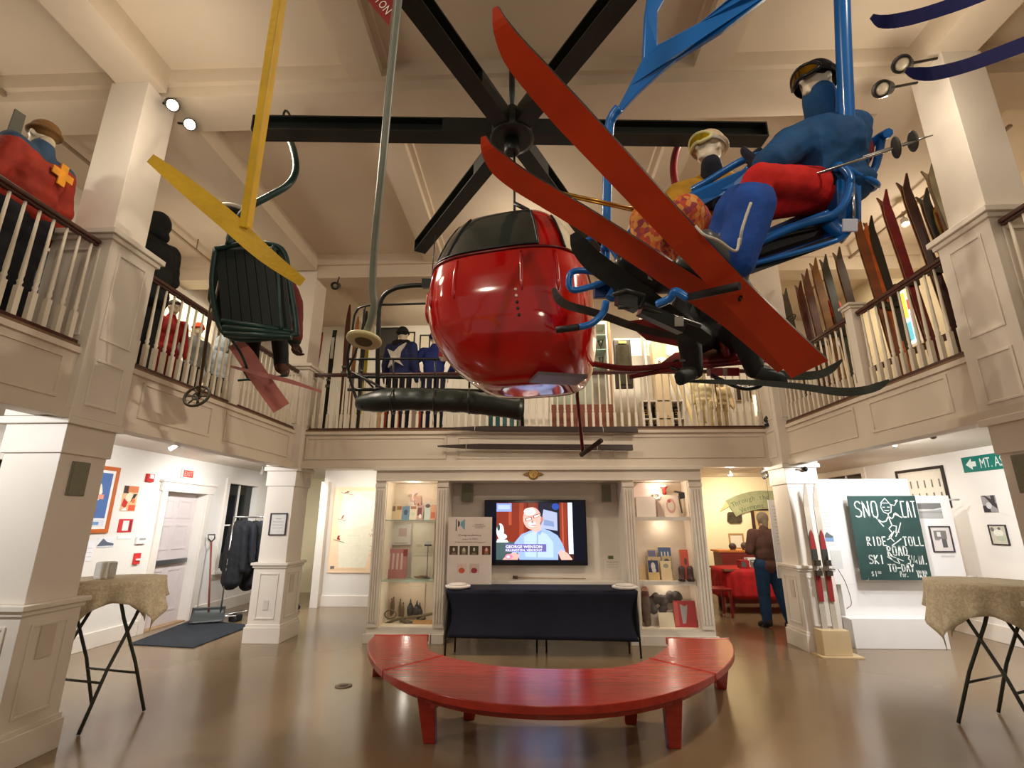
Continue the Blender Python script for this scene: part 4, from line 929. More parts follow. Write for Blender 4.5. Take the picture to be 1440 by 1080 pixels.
def figure(name, label, cat, J, f, jk=None, tr=None, skin=None, k=1.0, vox=.013, group=None, boots=None, gloves=None, hair=None, hat=None, goggles=None, wrinkle=.012, loose=1.0, skirt=0, facef=None, hands=True, eyes=True, bsz=1.0, tl=None, gs=1.0):
    J = {a: Vector(b) for a, b in J.items()}
    for s_ in 'LR':
        d_ = J['toe'+s_]-J['an'+s_]; J['toe'+s_] = J['an'+s_]+d_.normalized()*min(d_.length, .16*k*bsz)
    f = Vector(f).normalized(); ff = Vector(facef).normalized() if facef is not None else f
    base = J['toeL'].lerp(J['toeR'], .5); base = V(base.x, base.y, min(J['toeL'].z, J['toeR'].z)-.03*k)
    root = thing(name, label, cat, base, group)
    skin = skin or MANQ; hd = J['head']
    mb = MB(); head_prims(mb, hd, ff, k)
    mb.cap(J['neck'], hd-V(0,0,.04*k)-ff*.01, .056*k, .05*k)
    mb.cap(J['pelvis'], J['chest'], .10*k, .12*k); mb.cap(J['chest'], J['neck'], .11*k, .05*k)
    for s in 'LR':
        mb.cap(J['sh'+s], J['el'+s], .045*k, .035*k); mb.cap(J['el'+s], J['ha'+s], .036*k, .024*k)
        mb.cap(J['chest'], J['sh'+s], .08*k, .045*k)
        mb.cap(J['hip'+s], J['kn'+s], .07*k, .048*k); mb.cap(J['kn'+s], J['an'+s], .048*k, .032*k); mb.cap(J['pelvis'], J['hip'+s], .09*k, .07*k)
        mb.cap(J['an'+s], J['toe'+s], .036*k, .028*k)
        if hands:
            d = (J['ha'+s]-J['el'+s]).normalized(); hand_prims(mb, J['ha'+s]+d*.005, d, f+Z1*.3, k, .55, .0105)
    body = mb.blob('body', skin, root, voxel=min(vox, .011), smooth=2)
    if eyes:
        r = ff.cross(Z1).normalized(); u = r.cross(ff)
        for s in (-1, 1):
            e = MB(); e.use(flat((240,236,230), .2)).ball(hd+ff*.074*k+r*s*.033*k+u*.012*k, .014*k, 10); e.use(flat((40,30,26), .2)).ball(hd+ff*.083*k+r*s*.033*k+u*.012*k, .0075*k, 8); e.build('eye', None, root)
    if jk:
        mb = MB(); q = loose
        hem = J['pelvis']-V(0,0,skirt) if skirt else J['pelvis']
        r = f.cross(Z1).normalized()
        mid = J['pelvis'].lerp(J['chest'], .5)
        mb.ball(hem, (.168*k*q, .128*k*q, (.13 if skirt else .10)*k), 14, (r, f, Z1)); mb.ball(mid, (.16*k*q, .125*k*q, .2*k), 14, (r, f, Z1)); mb.ball(J['chest'], (.18*k*q, .13*k*q, .19*k), 14, (r, f, Z1))
        mb.cap(J['chest']+V(0,0,.06*k), J['neck']+V(0,0,.01*k), .11*k*q, .075*k)
        for s in 'LR':
            mb.cap(J['chest']+V(0,0,.08*k), J['sh'+s], .1*k*q, .075*k*q); mb.cap(J['sh'+s], J['el'+s], .074*k*q, .06*k*q); mb.cap(J['el'+s], J['ha'+s], .06*k*q, .046*k*q)
        mb.blob('jacket', jk, root, voxel=vox, smooth=3, wrinkle=wrinkle)
    if tr:
        lo2 = tl or loose
        trs = tr if isinstance(tr, tuple) else (tr, tr)
        mb = MB()
        for s in 'LR':
            mb.cap(J['pelvis'], J['hip'+s], .12*k, .105*k*lo2); mb.cap(J['hip'+s], J['kn'+s], .1*k*lo2, .075*k*lo2); mb.cap(J['kn'+s], J['an'+s], .075*k*lo2, .058*k*lo2)
        mb.blob('trousers', trs[0], root, voxel=vox, smooth=3, wrinkle=wrinkle)
    if boots:
        for s in 'LR':
            a, t_ = J['an'+s], J['toe'+s]; d = (t_-a); d.normalize(); up = (J['kn'+s]-a).normalized()
            b = MB(); kk_ = k*bsz; b.cap(a+up*.15*kk_, a, .068*kk_, .07*kk_); b.cap(a-up*.02*kk_-d*.03*kk_, t_+d*.04*kk_+up*.005*kk_, .062*kk_, .05*kk_); b.cap(a-d*.06*kk_-up*.045*kk_, t_+d*.05*kk_-up*.03*kk_, .042*kk_, .04*kk_)
            o = b.blob('boot', boots, root, voxel=vox, smooth=3)
            bb_ = MB()
            for kk in range(3): bb_.obox(a+up*(.1-.07*kk)*k+d*.06*k, f.cross(up).normalized()*.055*k, up*.008*k, d*.02*k)
            bb_.build('buckle', mat('boot_buckle_metal', (130,130,126), .3, metal=.8), o)
    if gloves:
        for s in 'LR':
            d = (J['ha'+s]-J['el'+s]).normalized(); b = MB(); hand_prims(b, J['ha'+s], d, f+Z1*.4, k*1.18*gs, 1.0, .014); b.cap(J['ha'+s]-d*.05*k, J['ha'+s]+d*.03*k*gs, .052*k*gs, .044*k*gs)
            b.blob('glove', gloves, root, voxel=.009, smooth=2)
    return root, J, f, ff, hd
def stand(px, py, pz, h, yaw, arms='down', k=None):
    """joints of a standing figure: base point, height, facing yaw"""
    k = k or h/1.75; f = V(math.cos(yaw), math.sin(yaw), 0); r = V(f.y, -f.x, 0); b = V(px, py, pz)
    g = lambda x, y, z: b+r*x*k+f*y*k+Z1*z*k
    J = dict(head=g(0,.02,1.64), neck=g(0,-.01,1.47), chest=g(0,0,1.27), pelvis=g(0,0,.97))
    for s, q in (('R', 1), ('L', -1)):
        J['sh'+s] = g(.185*q, -.01, 1.41); J['hip'+s] = g(.09*q, 0, .92); J['kn'+s] = g(.10*q, .02, .5); J['an'+s] = g(.11*q, 0, .09); J['toe'+s] = g(.125*q, .13, .035)
        if arms == 'down': J['el'+s] = g(.25*q, -.02, 1.13); J['ha'+s] = g(.27*q, .07, .88)
        elif arms == 'hips': J['el'+s] = g(.38*q, -.06, 1.16); J['ha'+s] = g(.24*q, .1, 1.02)
        elif arms == 'front': J['el'+s] = g(.26*q, .0, 1.15); J['ha'+s] = g(.14*q, .26, 1.12)
        elif arms == 'out': J['el'+s] = g(.33*q, .05, 1.18); J['ha'+s] = g(.4*q, .22, 1.0)
    return J, f, k
def hat(root, hd, ff, k, m, style='beanie', nm='hat', brim=None):
    r = ff.cross(Z1).normalized(); u = r.cross(ff); b = MB()
    if style == 'beanie':
        b.ball(hd+u*.045*k-ff*.01*k, (.094*k, .108*k, .095*k), 18, (r, ff, u))
        b.tube([hd+u*.03*k+r*math.cos(t)*.095*k+ff*(math.sin(t)*.108-.01)*k for t in [2*PI*i/20 for i in range(20)]], .016*k, 8, closed=True)
        b.blob(nm, m, root, voxel=.01, smooth=2)
    elif style == 'cap':
        b.ball(hd+u*.05*k-ff*.01*k, (.09*k, .105*k, .08*k), 18, (r, ff, u)); b.ball(hd+u*.05*k+ff*.11*k, (.07*k, .07*k, .010*k), 14, (r, ff, u)); b.blob(nm, m, root, voxel=.01, smooth=2)
    elif style == 'hood':
        b.ball(hd+u*.02*k-ff*.02*k, (.12*k, .13*k, .15*k), 18, (r, ff, u)); b.ball(hd-u*.1*k-ff*.03*k, (.13*k, .12*k, .08*k), 16, (r, ff, u)); b.blob(nm, m, root, voxel=.014, smooth=4, wrinkle=.01)
    elif style == 'hair':
        b.ball(hd+u*.03*k-ff*.022*k, (.089*k, .1*k, .108*k), 18, (r, ff, u)); b.blob(nm, m, root, voxel=.011, smooth=2, wrinkle=.012)
def goggles(root, hd, ff, k, frame_m, lens_m, strap_m, lift=.012):
    r = ff.cross(Z1).normalized(); u = r.cross(ff)
    def gp(a, v, off): return hd+u*(lift+v)*k+r*math.sin(a)*(.084+off)*k+ff*(math.cos(a)*(.098+off)+.006)*k
    fr_ = MB(); ring = [gp(1.0*math.cos(t)*.95, .036*math.sin(t)+(.0 if abs(math.cos(t)) > .18 or math.sin(t) > 0 else .012), .014) for t in [2*PI*i/36 for i in range(36)]]
    fr_.tube(ring, .011*k, 8, closed=True); g = fr_.build('goggles', frame_m, root)
    ln = MB(); ln.sheet(lambda i, j: gp((i-.5)*1.8, (j-.5)*.064*(1-.55*abs(i-.5)*abs(i-.5)*4*.6), .018), 18, 4); ln.build('goggle_lens', lens_m, g)
    st = MB(); st.sheet(lambda i, j: gp(.9+(2*PI-1.8)*i, (j-.5)*.034, .012), 30, 2); st.build('goggle_strap', strap_m, g, solid=.003)
FB = lambda n, c: fabric(n, c)
BLKF = fabric('black_clothing', (14,14,16)); WOODY = None
# ---- 1 ski patroller on the left balcony
J, f, k = stand(-4.02, 3.32, ZU, 1.86, math.radians(176), 'down')
r0, J, f, ff, hd = figure('mannequin', 'mannequin in orange-red and blue ski jacket with a yellow cross, on the left balcony', 'mannequin', J, f, fabric('orange_red_jacket', (150,42,22)), fabric('black_blue_trousers', (16,18,28)), k=k, vox=.016, group='dressed mannequins', hands=True, loose=1.22, boots=BLKF, wrinkle=.02)
bl = MB(); bl.cap(J['chest']+V(0,0,.12), J['neck']+V(0,0,.06), .135, .085)
for s in 'LR': bl.cap(J['chest']+V(0,0,.12), J['sh'+s]+V(0,0,.015), .11, .095); bl.cap(J['sh'+s], J['sh'+s].lerp(J['el'+s], .35), .095, .085)
bl.blob('blue_yoke', fabric('slate_blue_yoke', (40,66,92)), r0, voxel=.016, smooth=4)
bc_ = J['chest']+V(.165, .06, .06); cr = []
for (x, z) in ((-.035,.035),(-.035,.10),(.035,.10),(.035,.035),(.10,.035),(.10,-.035),(.035,-.035),(.035,-.10),(-.035,-.10),(-.035,-.035),(-.10,-.035),(-.10,.035)): cr.append(bc_+V(0,x*.9,z*.95)+V(.012,0,0))
MB().prism(cr, (.012,0,0)).build('yellow_cross', fabric('yellow_cross_cloth', (226,150,40)), r0)
hat(r0, hd, ff, k, fabric('tawny_knit', (110,76,34)), 'beanie', 'knit_hat'); 
hr = MB(); hr.cap(hd-V(0,0,.06)+V(.05,0,0), hd-V(-.04,.0,.08), .06, .05); hr.blob('hair', fabric('light_hair', (190,176,150)), r0, voxel=.011, smooth=2)
# ---- 2 hooded black figure
J, f, k = stand(-4.02, 4.62, ZU, 1.85, math.radians(170), 'front')
r0, J, f, ff, hd = figure('mannequin', 'mannequin in black hooded coat behind the left balcony rail', 'mannequin', J, f, fabric('black_hooded_coat', (15,21,22)), BLKF, k=k, vox=.018, group='dressed mannequins', loose=1.5, boots=BLKF, skirt=.12, wrinkle=.02)
hat(r0, hd, ff, k, fabric('black_hooded_coat', (15,21,22)), 'hood', 'hood')
# ---- 3 child-size mannequins by the bright window
for (x, y, h, lab, jc, tc, hc, st) in ((-4.75, 6.0, 1.5, 'mannequin in red sweater and grey cap by the bright upper window', (150,22,22), (120,20,22), (86,80,78), 'cap'), (-4.8, 6.6, 1.42, 'mannequin in grey and black jacket with an orange flowered hat', (120,124,120), (24,26,30), (226,82,34), 'beanie'), (-4.75, 7.12, 1.4, 'mannequin in pale blue-white patterned suit beside the corner column', (190,204,214), (60,64,74), (196,214,224), 'hood')):
    J, f, k = stand(x, y, ZU, h, math.radians(-30), 'down')
    r0, J, f, ff, hd = figure('mannequin', lab, 'mannequin', J, f, fabric('cloth_%d_%d_%d' % jc, jc), fabric('cloth_%d_%d_%d' % tc, tc), k=k, vox=.016, group='dressed mannequins', boots=BLKF)
    hat(r0, hd, ff, k, fabric('cloth_%d_%d_%d' % hc, hc), st)
# ---- 4 two blue-clad mannequins behind the rear railing
J, f, k = stand(-2.16, 7.95, ZU, 1.86, math.radians(78), 'down')
r0, J, f, ff, hd = figure('mannequin', 'mannequin with its back turned in navy jacket with a white star shape', 'mannequin', J, f, fabric('navy_ski_jacket', (28,36,80)), fabric('black_blue_trousers', (16,18,28)), k=k, vox=.016, group='dressed mannequins', loose=1.2, boots=BLKF)
sc = J['chest']+V(-.0,-.19,.0); pts = []
for x, z in ((-.17,.1),(-.06,.05),(.02,.14),(.14,.21),(.06,.06),(.04,-.1),(.12,-.2),(-.02,-.12),(-.14,-.22),(-.1,-.06)): pts.append(sc+V(x-.02, 0, z-.03))
MB().prism(pts, (0,.05,0)).build('white_star_panel', fabric('white_star_cloth', (206,200,186)), r0)
cl = MB(); cl.cap(J['neck']-V(.09,0,0), J['neck']+V(.09,0,0), .085, .085); cl.blob('fur_collar', BLKF, r0, voxel=.014, smooth=3, wrinkle=.02)
hat(r0, hd, ff, k, fabric('black_knit_hat', (26,24,26)), 'beanie', 'knit_hat')
J, f, k = stand(-1.6, 7.98, ZU, 1.78, math.radians(84), 'hips')
r0, J, f, ff, hd = figure('mannequin', 'mannequin with its back turned in royal blue jacket and cap, arms akimbo', 'mannequin', J, f, fabric('royal_blue_jacket', (24,38,104)), fabric('dark_blue_trousers', (18,24,54)), k=k, vox=.016, group='dressed mannequins', loose=1.15, boots=BLKF)
hat(r0, hd, ff, k, fabric('royal_blue_jacket', (24,38,104)), 'beanie', 'knit_hat')
# cream-clad mannequins rear right
for x, y, h, lab, c in ((3.02, 8.5, 1.2, 'mannequin in cream snow suit behind the right end of the rear railing', (206,190,150)), (3.42, 8.75, 1.15, 'smaller mannequin in pale tan clothes beside the cream-suited one', (176,156,116))):
    J, f, k = stand(x, y, ZU, h, math.radians(-100), 'down')
    r0, J, f, ff, hd = figure('mannequin', lab, 'mannequin', J, f, fabric('cloth_%d_%d_%d' % c, c), fabric('cloth_%d_%d_%d' % c, c), k=k, vox=.016, group='dressed mannequins', loose=1.2, boots=BLKF)
    hat(r0, hd, ff, k, fabric('cloth_%d_%d_%d' % c, c), 'hood')
# ---- 5 the visitor at the shop table
J, f, k = stand(3.8, 8.62, 0, 1.74, math.radians(96), 'front')
J['anR'] += V(.12,-.06,0); J['toeR'] += V(.14,-.06,0); J['knR'] += V(.06,-.02,0); J['hipR'] += V(.02,0,0); J['head'] += V(.05,.07,-.01); J['neck'] += V(.02,.03,0)
BROWN = fabric('brown_knit_sweater', (104,74,66)); JEAN = fabric('blue_denim', (30,64,104))
r0, J, f, ff, hd = figure('person', 'visitor in a brown sweater and blue jeans, seen from behind at the red table', 'person', J, f, BROWN, JEAN, skin=SKIN, k=k, vox=.014, boots=fabric('dark_olive_boots', (40,40,32)), loose=1.2, skirt=.05, tl=1.25)
hat(r0, hd, ff, k, fabric('grey_brown_hair', (150,136,118)), 'hair', 'hair')
b = MB(); b.cap(hd-ff*.075+V(0,0,.02), hd-ff*.09-V(0,0,.12), .055, .035); b.blob('ponytail', fabric('grey_brown_hair', (150,136,118)), r0, voxel=.011, smooth=2, wrinkle=.01)
# ---- 6 riders on the blue chair
BLJ = fabric('teal_blue_puffy_jacket', (22,74,122)); REDT = fabric('bright_red_ski_trousers', (206,26,20)); BLUE_K = fabric('royal_blue_knee_cloth', (28,74,158))
J = dict(head=P(1148,118,2.62), neck=P(1160,172,2.62), chest=P(1150,215,2.58), pelvis=P(1168,272,2.56),
 shR=P(1112,205,2.48), elR=P(1085,228,2.38), haR=P(1070,232,2.55), shL=P(1200,180,2.66), elL=P(1196,240,2.52), haL=P(1148,262,2.46),
 hipR=P(1140,263,2.48), knR=P(1068,250,2.22), anR=P(1032,372,2.26), toeR=P(996,342,2.2), hipL=P(1140,276,2.56), knL=P(1040,292,2.32), anL=P(1002,398,2.46), toeL=P(938,352,2.36))
fR = V(-.75,-.66,0)
r0, J, f, ff, hd = figure('mannequin', 'rider in blue jacket and red trousers with reflective goggles on the blue chair', 'mannequin', J, fR, BLJ, REDT, k=.95, vox=.011, group='dressed mannequins', loose=1.3, tl=.98, gs=1.35, bsz=1.0, boots=mat('grey_black_ski_boot', (84,84,80), .35, var=.2), gloves=fabric('navy_black_glove', (16,20,36)), wrinkle=.022, facef=V(-.78,-.3,.02))
b = MB(); b.cap(J['neck']+V(0,0,-.02), J['head']-V(0,0,.09), .088, .082); b.blob('high_collar', BLJ, r0, voxel=.011, smooth=3)
b = MB(); b.tube([J['head']-V(0,0,.075)+V(math.cos(t)*.085, math.sin(t)*.088, 0) for t in [2*PI*i/20 for i in range(20)]], .018, 8, closed=True); 
hat(r0, hd, ff, .95, fabric('black_helmet_liner', (20,20,22)), 'beanie', 'knit_hat')
goggles(r0, hd, ff, 1.0, mat('black_goggle_frame', (20,22,18), .3), mat('amber_mirror_lens', (150,110,20), .08, metal=.9, var=.4, vs=14), mat('black_goggle_strap', (22,22,22), .6))
for s in 'RL':
    b = MB(); kn, an = J['kn'+s], J['an'+s]; f0 = .3 if s == 'R' else 0; b.cap(kn.lerp(an, f0), kn.lerp(an, .45), .105, .105); b.cap(kn.lerp(an, .4), kn.lerp(an, .95), .105, .095); b.blob('blue_lower_trouser_leg', BLUE_K, r0, voxel=.011, smooth=3, wrinkle=.02)
b = MB(); b.tube(spline([P(1056,285,2.02), P(1049,305,2.02), P(1043,325,2.02), P(1040,345,2.05)], 6), .006, 6); b.tube(spline([P(978,318,1.98), P(990,330,1.96), P(1010,338,1.98), P(1034,353,2.02), P(1040,335,2.03)], 6), .006, 6); b.build('white_piping', flat((206,200,186)), r0)
b = MB(); b.ball(P(1211,212,2.6), (.05,.07,.1), 12); b.blob('maroon_side_panel', fabric('maroon_jacket_panel', (112,28,44)), r0, voxel=.012, smooth=3)
J = dict(head=P(997,212,3.04), neck=P(1003,258,3.04), chest=P(1000,285,3.02), pelvis=P(985,345,2.98),
 shR=P(955,278,2.95), elR=P(945,300,2.88), haR=P(968,318,2.84), shL=P(1040,270,3.1), elL=P(1048,300,2.95), haL=P(1018,290,2.86),
 hipR=P(965,345,2.93), knR=P(908,308,2.68), anR=P(912,388,2.7), toeR=P(868,366,2.56), hipL=P(990,345,2.98), knL=P(966,296,2.66), anL=P(965,392,2.78), toeL=P(905,398,2.66))
FLOR = bpy.data.materials.new('orange_floral_cloth'); FLOR.use_nodes = True; nt = FLOR.node_tree; b_ = nt.nodes['Principled BSDF']; tc = nt.nodes.new('ShaderNodeTexCoord'); vo = nt.nodes.new('ShaderNodeTexVoronoi'); vo.inputs['Scale'].default_value = 38; rp = nt.nodes.new('ShaderNodeValToRGB'); rp.color_ramp.interpolation = 'CONSTANT'
for i, (p_, c) in enumerate(((0,(206,104,40)), (.3,(190,70,44)), (.5,(216,140,60)), (.68,(150,56,70)), (.85,(224,160,90)))):
    e = rp.color_ramp.elements[i] if i < 2 else rp.color_ramp.elements.new(p_)
    e.position = p_; e.color = lin(c)+[1]
nt.links.new(tc.outputs['Object'], vo.inputs['Vector']); nt.links.new(vo.outputs['Color'], rp.inputs['Fac']); nt.links.new(rp.outputs['Color'], b_.inputs['Base Color']); b_.inputs['Roughness'].default_value = .8
r0, J, f, ff, hd = figure('mannequin', 'rider in mustard jacket and orange floral trousers with yellow goggles on the blue chair', 'mannequin', J, fR, fabric('mustard_ski_jacket', (178,130,30)), FLOR, k=.95, vox=.012, group='dressed mannequins', loose=1.25, bsz=1.05, boots=mat('black_ski_boot', (26,26,26), .35, var=.2), gloves=fabric('navy_black_glove', (16,20,36)), wrinkle=.02, facef=V(-.85,-.5,.05))
b = MB(); b.cap(P(1000,232,2.92), P(1003,252,2.95), .06, .075); b.cap(P(1003,252,2.95), P(1015,258,2.98), .07, .07); b.blob('black_neck_warmer', fabric('navy_black_glove', (16,20,36)), r0, voxel=.011, smooth=3)
hat(r0, hd, ff, .98, fabric('cream_wool_hat', (206,182,148)), 'beanie', 'knit_hat')
goggles(r0, hd, ff, 1.0, flat((222,214,150), .3), mat('yellow_goggle_lens', (206,170,20), .08, metal=.6, var=.2), flat((190,182,170)), lift=.02)
b = MB(); b.tube(PP((775,268,2.75),(830,278,2.78),(895,294,2.82)), .009, 8); b.build('gold_pole', YEL, r0) if False else None
t = thing('ski_pole', 'thin golden ski pole pointing left behind the orange skis', 'ski pole', P(835, 282, 2.78)); MB().tube(PP((775,268,2.72),(898,295,2.84)), .009, 8).build('shaft', mat('golden_metal', (180,130,50), .3, metal=.6), t); MB().tube(PP((778,272,2.72),(896,298,2.84)), .006, 8).build('second_shaft', mat('golden_metal', (180,130,50), .3, metal=.6), t)
# grey ski poles with baskets held by the right-hand rider
for dy, lb, dpt in ((0, 'steel ski pole with a basket pointing right beyond the blue chair', 2.3), (-5, 'second steel ski pole just behind the first, its basket nearer the tip', 2.42)):
    a, c = P(1095, 262+dy, dpt+.12), P(1312-(20 if dy == 0 else 0), 190+(7 if dy == 0 else 0), dpt-.1)
    t = thing('ski_pole', lb, 'ski pole', a.lerp(c, .5)); d = (c-a).normalized()
    MB().tube([a, a.lerp(c, .9), c], [.008, .007, .002], 8).build('shaft', CHROME, t)
    bp_ = a.lerp(c, .85 if dy == 0 else .88)
    MB().lathe([(.012,-.012),(.045,-.006),(.05,0),(.045,.006),(.012,.012)], bp_, d, 18).build('basket', mat('grey_rubber_basket', (84,84,76), .6), t)
# ---- 7 rider on the green chair (seen from behind)
J = dict(head=P(326,308,4.4), neck=P(330,338,4.4), chest=P(345,372,4.45), pelvis=P(360,450,4.45), shR=P(385,362,4.5), elR=P(412,425,4.5), haR=P(414,478,4.45), shL=P(318,362,4.4), elL=P(306,420,4.4), haL=P(315,450,4.5),
 hipR=P(378,452,4.5), knR=P(392,462,4.85), anR=P(396,515,4.9), toeR=P(400,520,5.05), hipL=P(345,450,4.5), knL=P(355,462,4.85), anL=P(352,520,4.9), toeL=P(352,526,5.05))
PLAID = fabric('dark_red_plaid_wool', (92,20,18))
r0, J, f, ff, hd = figure('mannequin', 'rider in dark clothes and a white-banded cap, seen from behind on the green chair', 'mannequin', J, V(.12,.99,0), fabric('dark_green_coat', (20,34,26)), BLKF, k=.98, vox=.015, group='dressed mannequins', boots=fabric('brown_leather_boot', (70,40,24)), gloves=fabric('brown_glove', (60,42,30)), loose=1.35, tl=1.2)
b = MB()
b.cap(J['shR'].lerp(J['elR'], .5), J['elR'], .092, .085); b.cap(J['elR'], J['haR'].lerp(J['elR'], .1), .088, .075); b.blob('plaid_sleeve', PLAID, r0, voxel=.015, smooth=3, wrinkle=.015)
hat(r0, hd, ff, 1.0, fabric('dark_leather_cap', (30,24,22)), 'beanie', 'cap')
b = MB(); b.tube([hd+V(math.cos(t)*.1, math.sin(t)*.11, .09+.02*math.sin(t)) for t in [2*PI*i/24 for i in range(24)]], .02, 8, closed=True); b.build('white_cap_band', flat((214,206,190)), r0)
for lab, cl, wl in (('pink-white ski seen from below under the green chair, pointing down right', [(330,482,4.6),(345,500,4.65),(368,535,4.75),(396,574,4.9)], [20,24,24,24]), ('thin pale ski lying level below the green chair', [(324,515,4.6),(370,527,4.7),(410,537,4.8),(452,551,4.9)], [3,7,6,3])):
    ski_px(lab, cl, wl, .012, mat('pink_white_ski_base', (188,118,112), .4, var=.1), mat('brown_ski_top', (80,52,44), .4))
t = thing('ski_pole', 'bamboo ski pole with a large round basket hanging left of the green chair', 'ski pole', P(277, 557, 4.2))
MB().tube(PP((308,395,4.25),(292,470,4.22),(277,572,4.2)), .01, 8).build('shaft', mat('dark_bamboo', (84,62,40), .5), t)
MB().tube(PP((300,400,4.28),(290,470,4.26),(281,540,4.2)), .008, 8).build('second_shaft', mat('dark_bamboo', (84,62,40), .5), t)
b = MB(); bcn = P(277,557,4.2); bw = (CU*.8+CF*.6).normalized(); b.tube([bcn+CR*math.cos(t_)*.1+bw*math.sin(t_)*.1 for t_ in [2*PI*i/28 for i in range(28)]], .012, 8, closed=True); b.tube([bcn+CR*math.cos(t_)*.035+bw*math.sin(t_)*.035 for t_ in [2*PI*i/16 for i in range(16)]], .008, 6, closed=True)
for i in range(6): b.tube([bcn, bcn+CR*math.cos(i*PI/3)*.1+bw*math.sin(i*PI/3)*.1], .007, 6)
b.build('basket', mat('olive_leather_basket', (70,66,46), .6), t)
# ---- 8 rider on the maroon chair (mostly black)
J = dict(head=P(1000,352,4.35), neck=P(1002,380,4.35), chest=P(1003,405,4.35), pelvis=P(1005,470,4.35), shR=P(970,395,4.3), elR=P(955,440,4.2), haR=P(975,470,4.05), shL=P(1035,395,4.4), elL=P(1062,435,4.3), haL=P(1050,470,4.1),
 hipR=P(985,475,4.3), knR=P(968,468,3.95), anR=P(975,520,3.9), toeR=P(960,528,3.8), hipL=P(1022,475,4.35), knL=P(1040,465,4.0), anL=P(1062,520,3.95), toeL=P(1090,530,3.85))
r0, J, f, ff, hd = figure('mannequin', 'rider in black clothes on the maroon chair behind the orange skis', 'mannequin', J, V(-.2,-.98,0), BLKF, BLKF, k=.98, vox=.017, group='dressed mannequins', boots=fabric('black_green_boot', (30,36,32)), gloves=BLKF, loose=1.35)
hat(r0, hd, ff, 1, BLKF, 'beanie', 'knit_hat')
# ================================================================= LOWER LEFT AISLE
def plate(name, label, cat, X, s, y0, y1, z0, z1, rgb, frame=None, fw=.03, shapes=None, th=.02, m=None, group=None):
    """framed picture lying on the wall plane x = X, facing s"""
    c = V(X, (y0+y1)/2, (z0+z1)/2); t = thing(name, label, cat, c, group)
    u = V(0, 1 if s > 0 else -1, 0); W, Hh = abs(y1-y0), abs(z1-z0)
    MB().box(X+s*.001, y0, z0, X+s*(th*.6), y1, z1).build('panel', m or flat(rgb), t)
    if frame:
        b = MB(); a, c2 = X+s*.001, X+s*(th+.006)
        b.box(a, y0-fw, z0-fw, c2, y0, z1+fw); b.box(a, y1, z0-fw, c2, y1+fw, z1+fw); b.box(a, y0, z0-fw, c2, y1, z0); b.box(a, y0, z1, c2, y1, z1+fw)
        b.build('picture_frame', flat(frame, .35), t)
    if shapes:
        b = MB(); board(b, V(X+s*th*.6, c.y, c.z), u, Z1, W, Hh, shapes, n=V(s,0,0)); b.build('print', None, t)
    return t, c, u, W, Hh
def platey(name, label, cat, Y, x0, x1, z0, z1, rgb, frame=None, fw=.03, shapes=None, th=.02, m=None, group=None):
    c = V((x0+x1)/2, Y, (z0+z1)/2); t = thing(name, label, cat, c, group); W, Hh = x1-x0, z1-z0
    MB().box(x0, Y-th*.6, z0, x1, Y-.001, z1).build('panel', m or flat(rgb), t)
    if frame:
        b = MB(); a, c2 = Y-th-.006, Y-.001
        b.box(x0-fw, a, z0-fw, x0, c2, z1+fw); b.box(x1, a, z0-fw, x1+fw, c2, z1+fw); b.box(x0, a, z0-fw, x1, c2, z0); b.box(x0, a, z1, x1, c2, z1+fw)
        b.build('picture_frame', flat(frame, .35), t)
    if shapes:
        b = MB(); board(b, V(c.x, Y-th*.6, c.z), X1, Z1, W, Hh, shapes, n=-Y1); b.build('print', None, t)
    return t, c, X1, W, Hh
xw = XWL
plate('framed_poster', 'large poster of a white snowy face shape on blue in an orange wood frame', 'poster', xw, 1, 5.95, 6.8, 1.5, 2.27, (236,232,226), (190,96,40), .05,
 [((78,110,164), R4(.05,.18,.95,.95)), ((236,226,206), EL(.45,.62,.36,.28)), ((226,150,130), R4(.15,.5,.85,.58)), ((238,196,90), [(.2,.22),(.5,.25),(.6,.45),(.3,.48)]), ((150,200,200), EL(.62,.42,.1,.1)), ((214,90,60), EL(.35,.5,.06,.06)), ((90,100,150), EL(.7,.3,.12,.05)), ((214,216,224), R4(.05,.05,.95,.16)), ((110,150,190), R4(.6,.07,.85,.12))])
plate('poster_print', 'colourful unframed skier poster beside the orange-framed poster', 'poster', xw, 1, 7.0, 7.27, 1.74, 2.09, (222,178,130), shapes=[((60,44,40), R4(0,.7,.35,1)), ((206,120,70), R4(.3,.75,1,1)), ((236,214,180), EL(.45,.55,.25,.18)), ((190,40,30), [(.02,.2),(.3,.12),(.4,.35),(.1,.5)]), ((34,32,46), [(.55,.35),(.8,.5),(.95,.7),(.7,.68)]), ((226,84,50), R4(.5,.02,.95,.25)), ((240,236,230), [(.05,.02),(.4,.02),(.3,.15)]), ((214,110,60), EL(.75,.42,.12,.1))], th=.012)
plate('red_notice', 'red-bordered notice below the skier poster', 'notice', xw, 1, 7.03, 7.28, 1.45, 1.63, (200,46,48), shapes=[((216,222,214), R4(.28,.12,.72,.88)), ((120,30,36), R4(.78,.1,.92,.9))], th=.012)
for (a, b_, z0, z1, lab, sh) in ((6.74, 7.01, 1.26, 1.39, 'small mountain photograph under the orange-framed poster', [((90,96,110), [(.0,.2),(.3,.9),(.55,.55),(1,.35),(1,.15),(0,.15)]), ((200,204,210), R4(0,.0,1,.15))]), (6.5, 6.7, 1.1, 1.36, 'white text sheet left of the small mountain photograph', [((190,190,192), R4(.1,.2,.9,.23)), ((190,190,192), R4(.1,.4,.9,.43)), ((190,190,192), R4(.1,.6,.9,.63))]), (7.05, 7.3, 1.36, 1.4, 'thin white caption strip under the red-bordered notice', None)):
    plate('wall_caption', lab, 'caption', xw, 1, a, b_, z0, z1, (226,226,228), shapes=sh, th=.008)
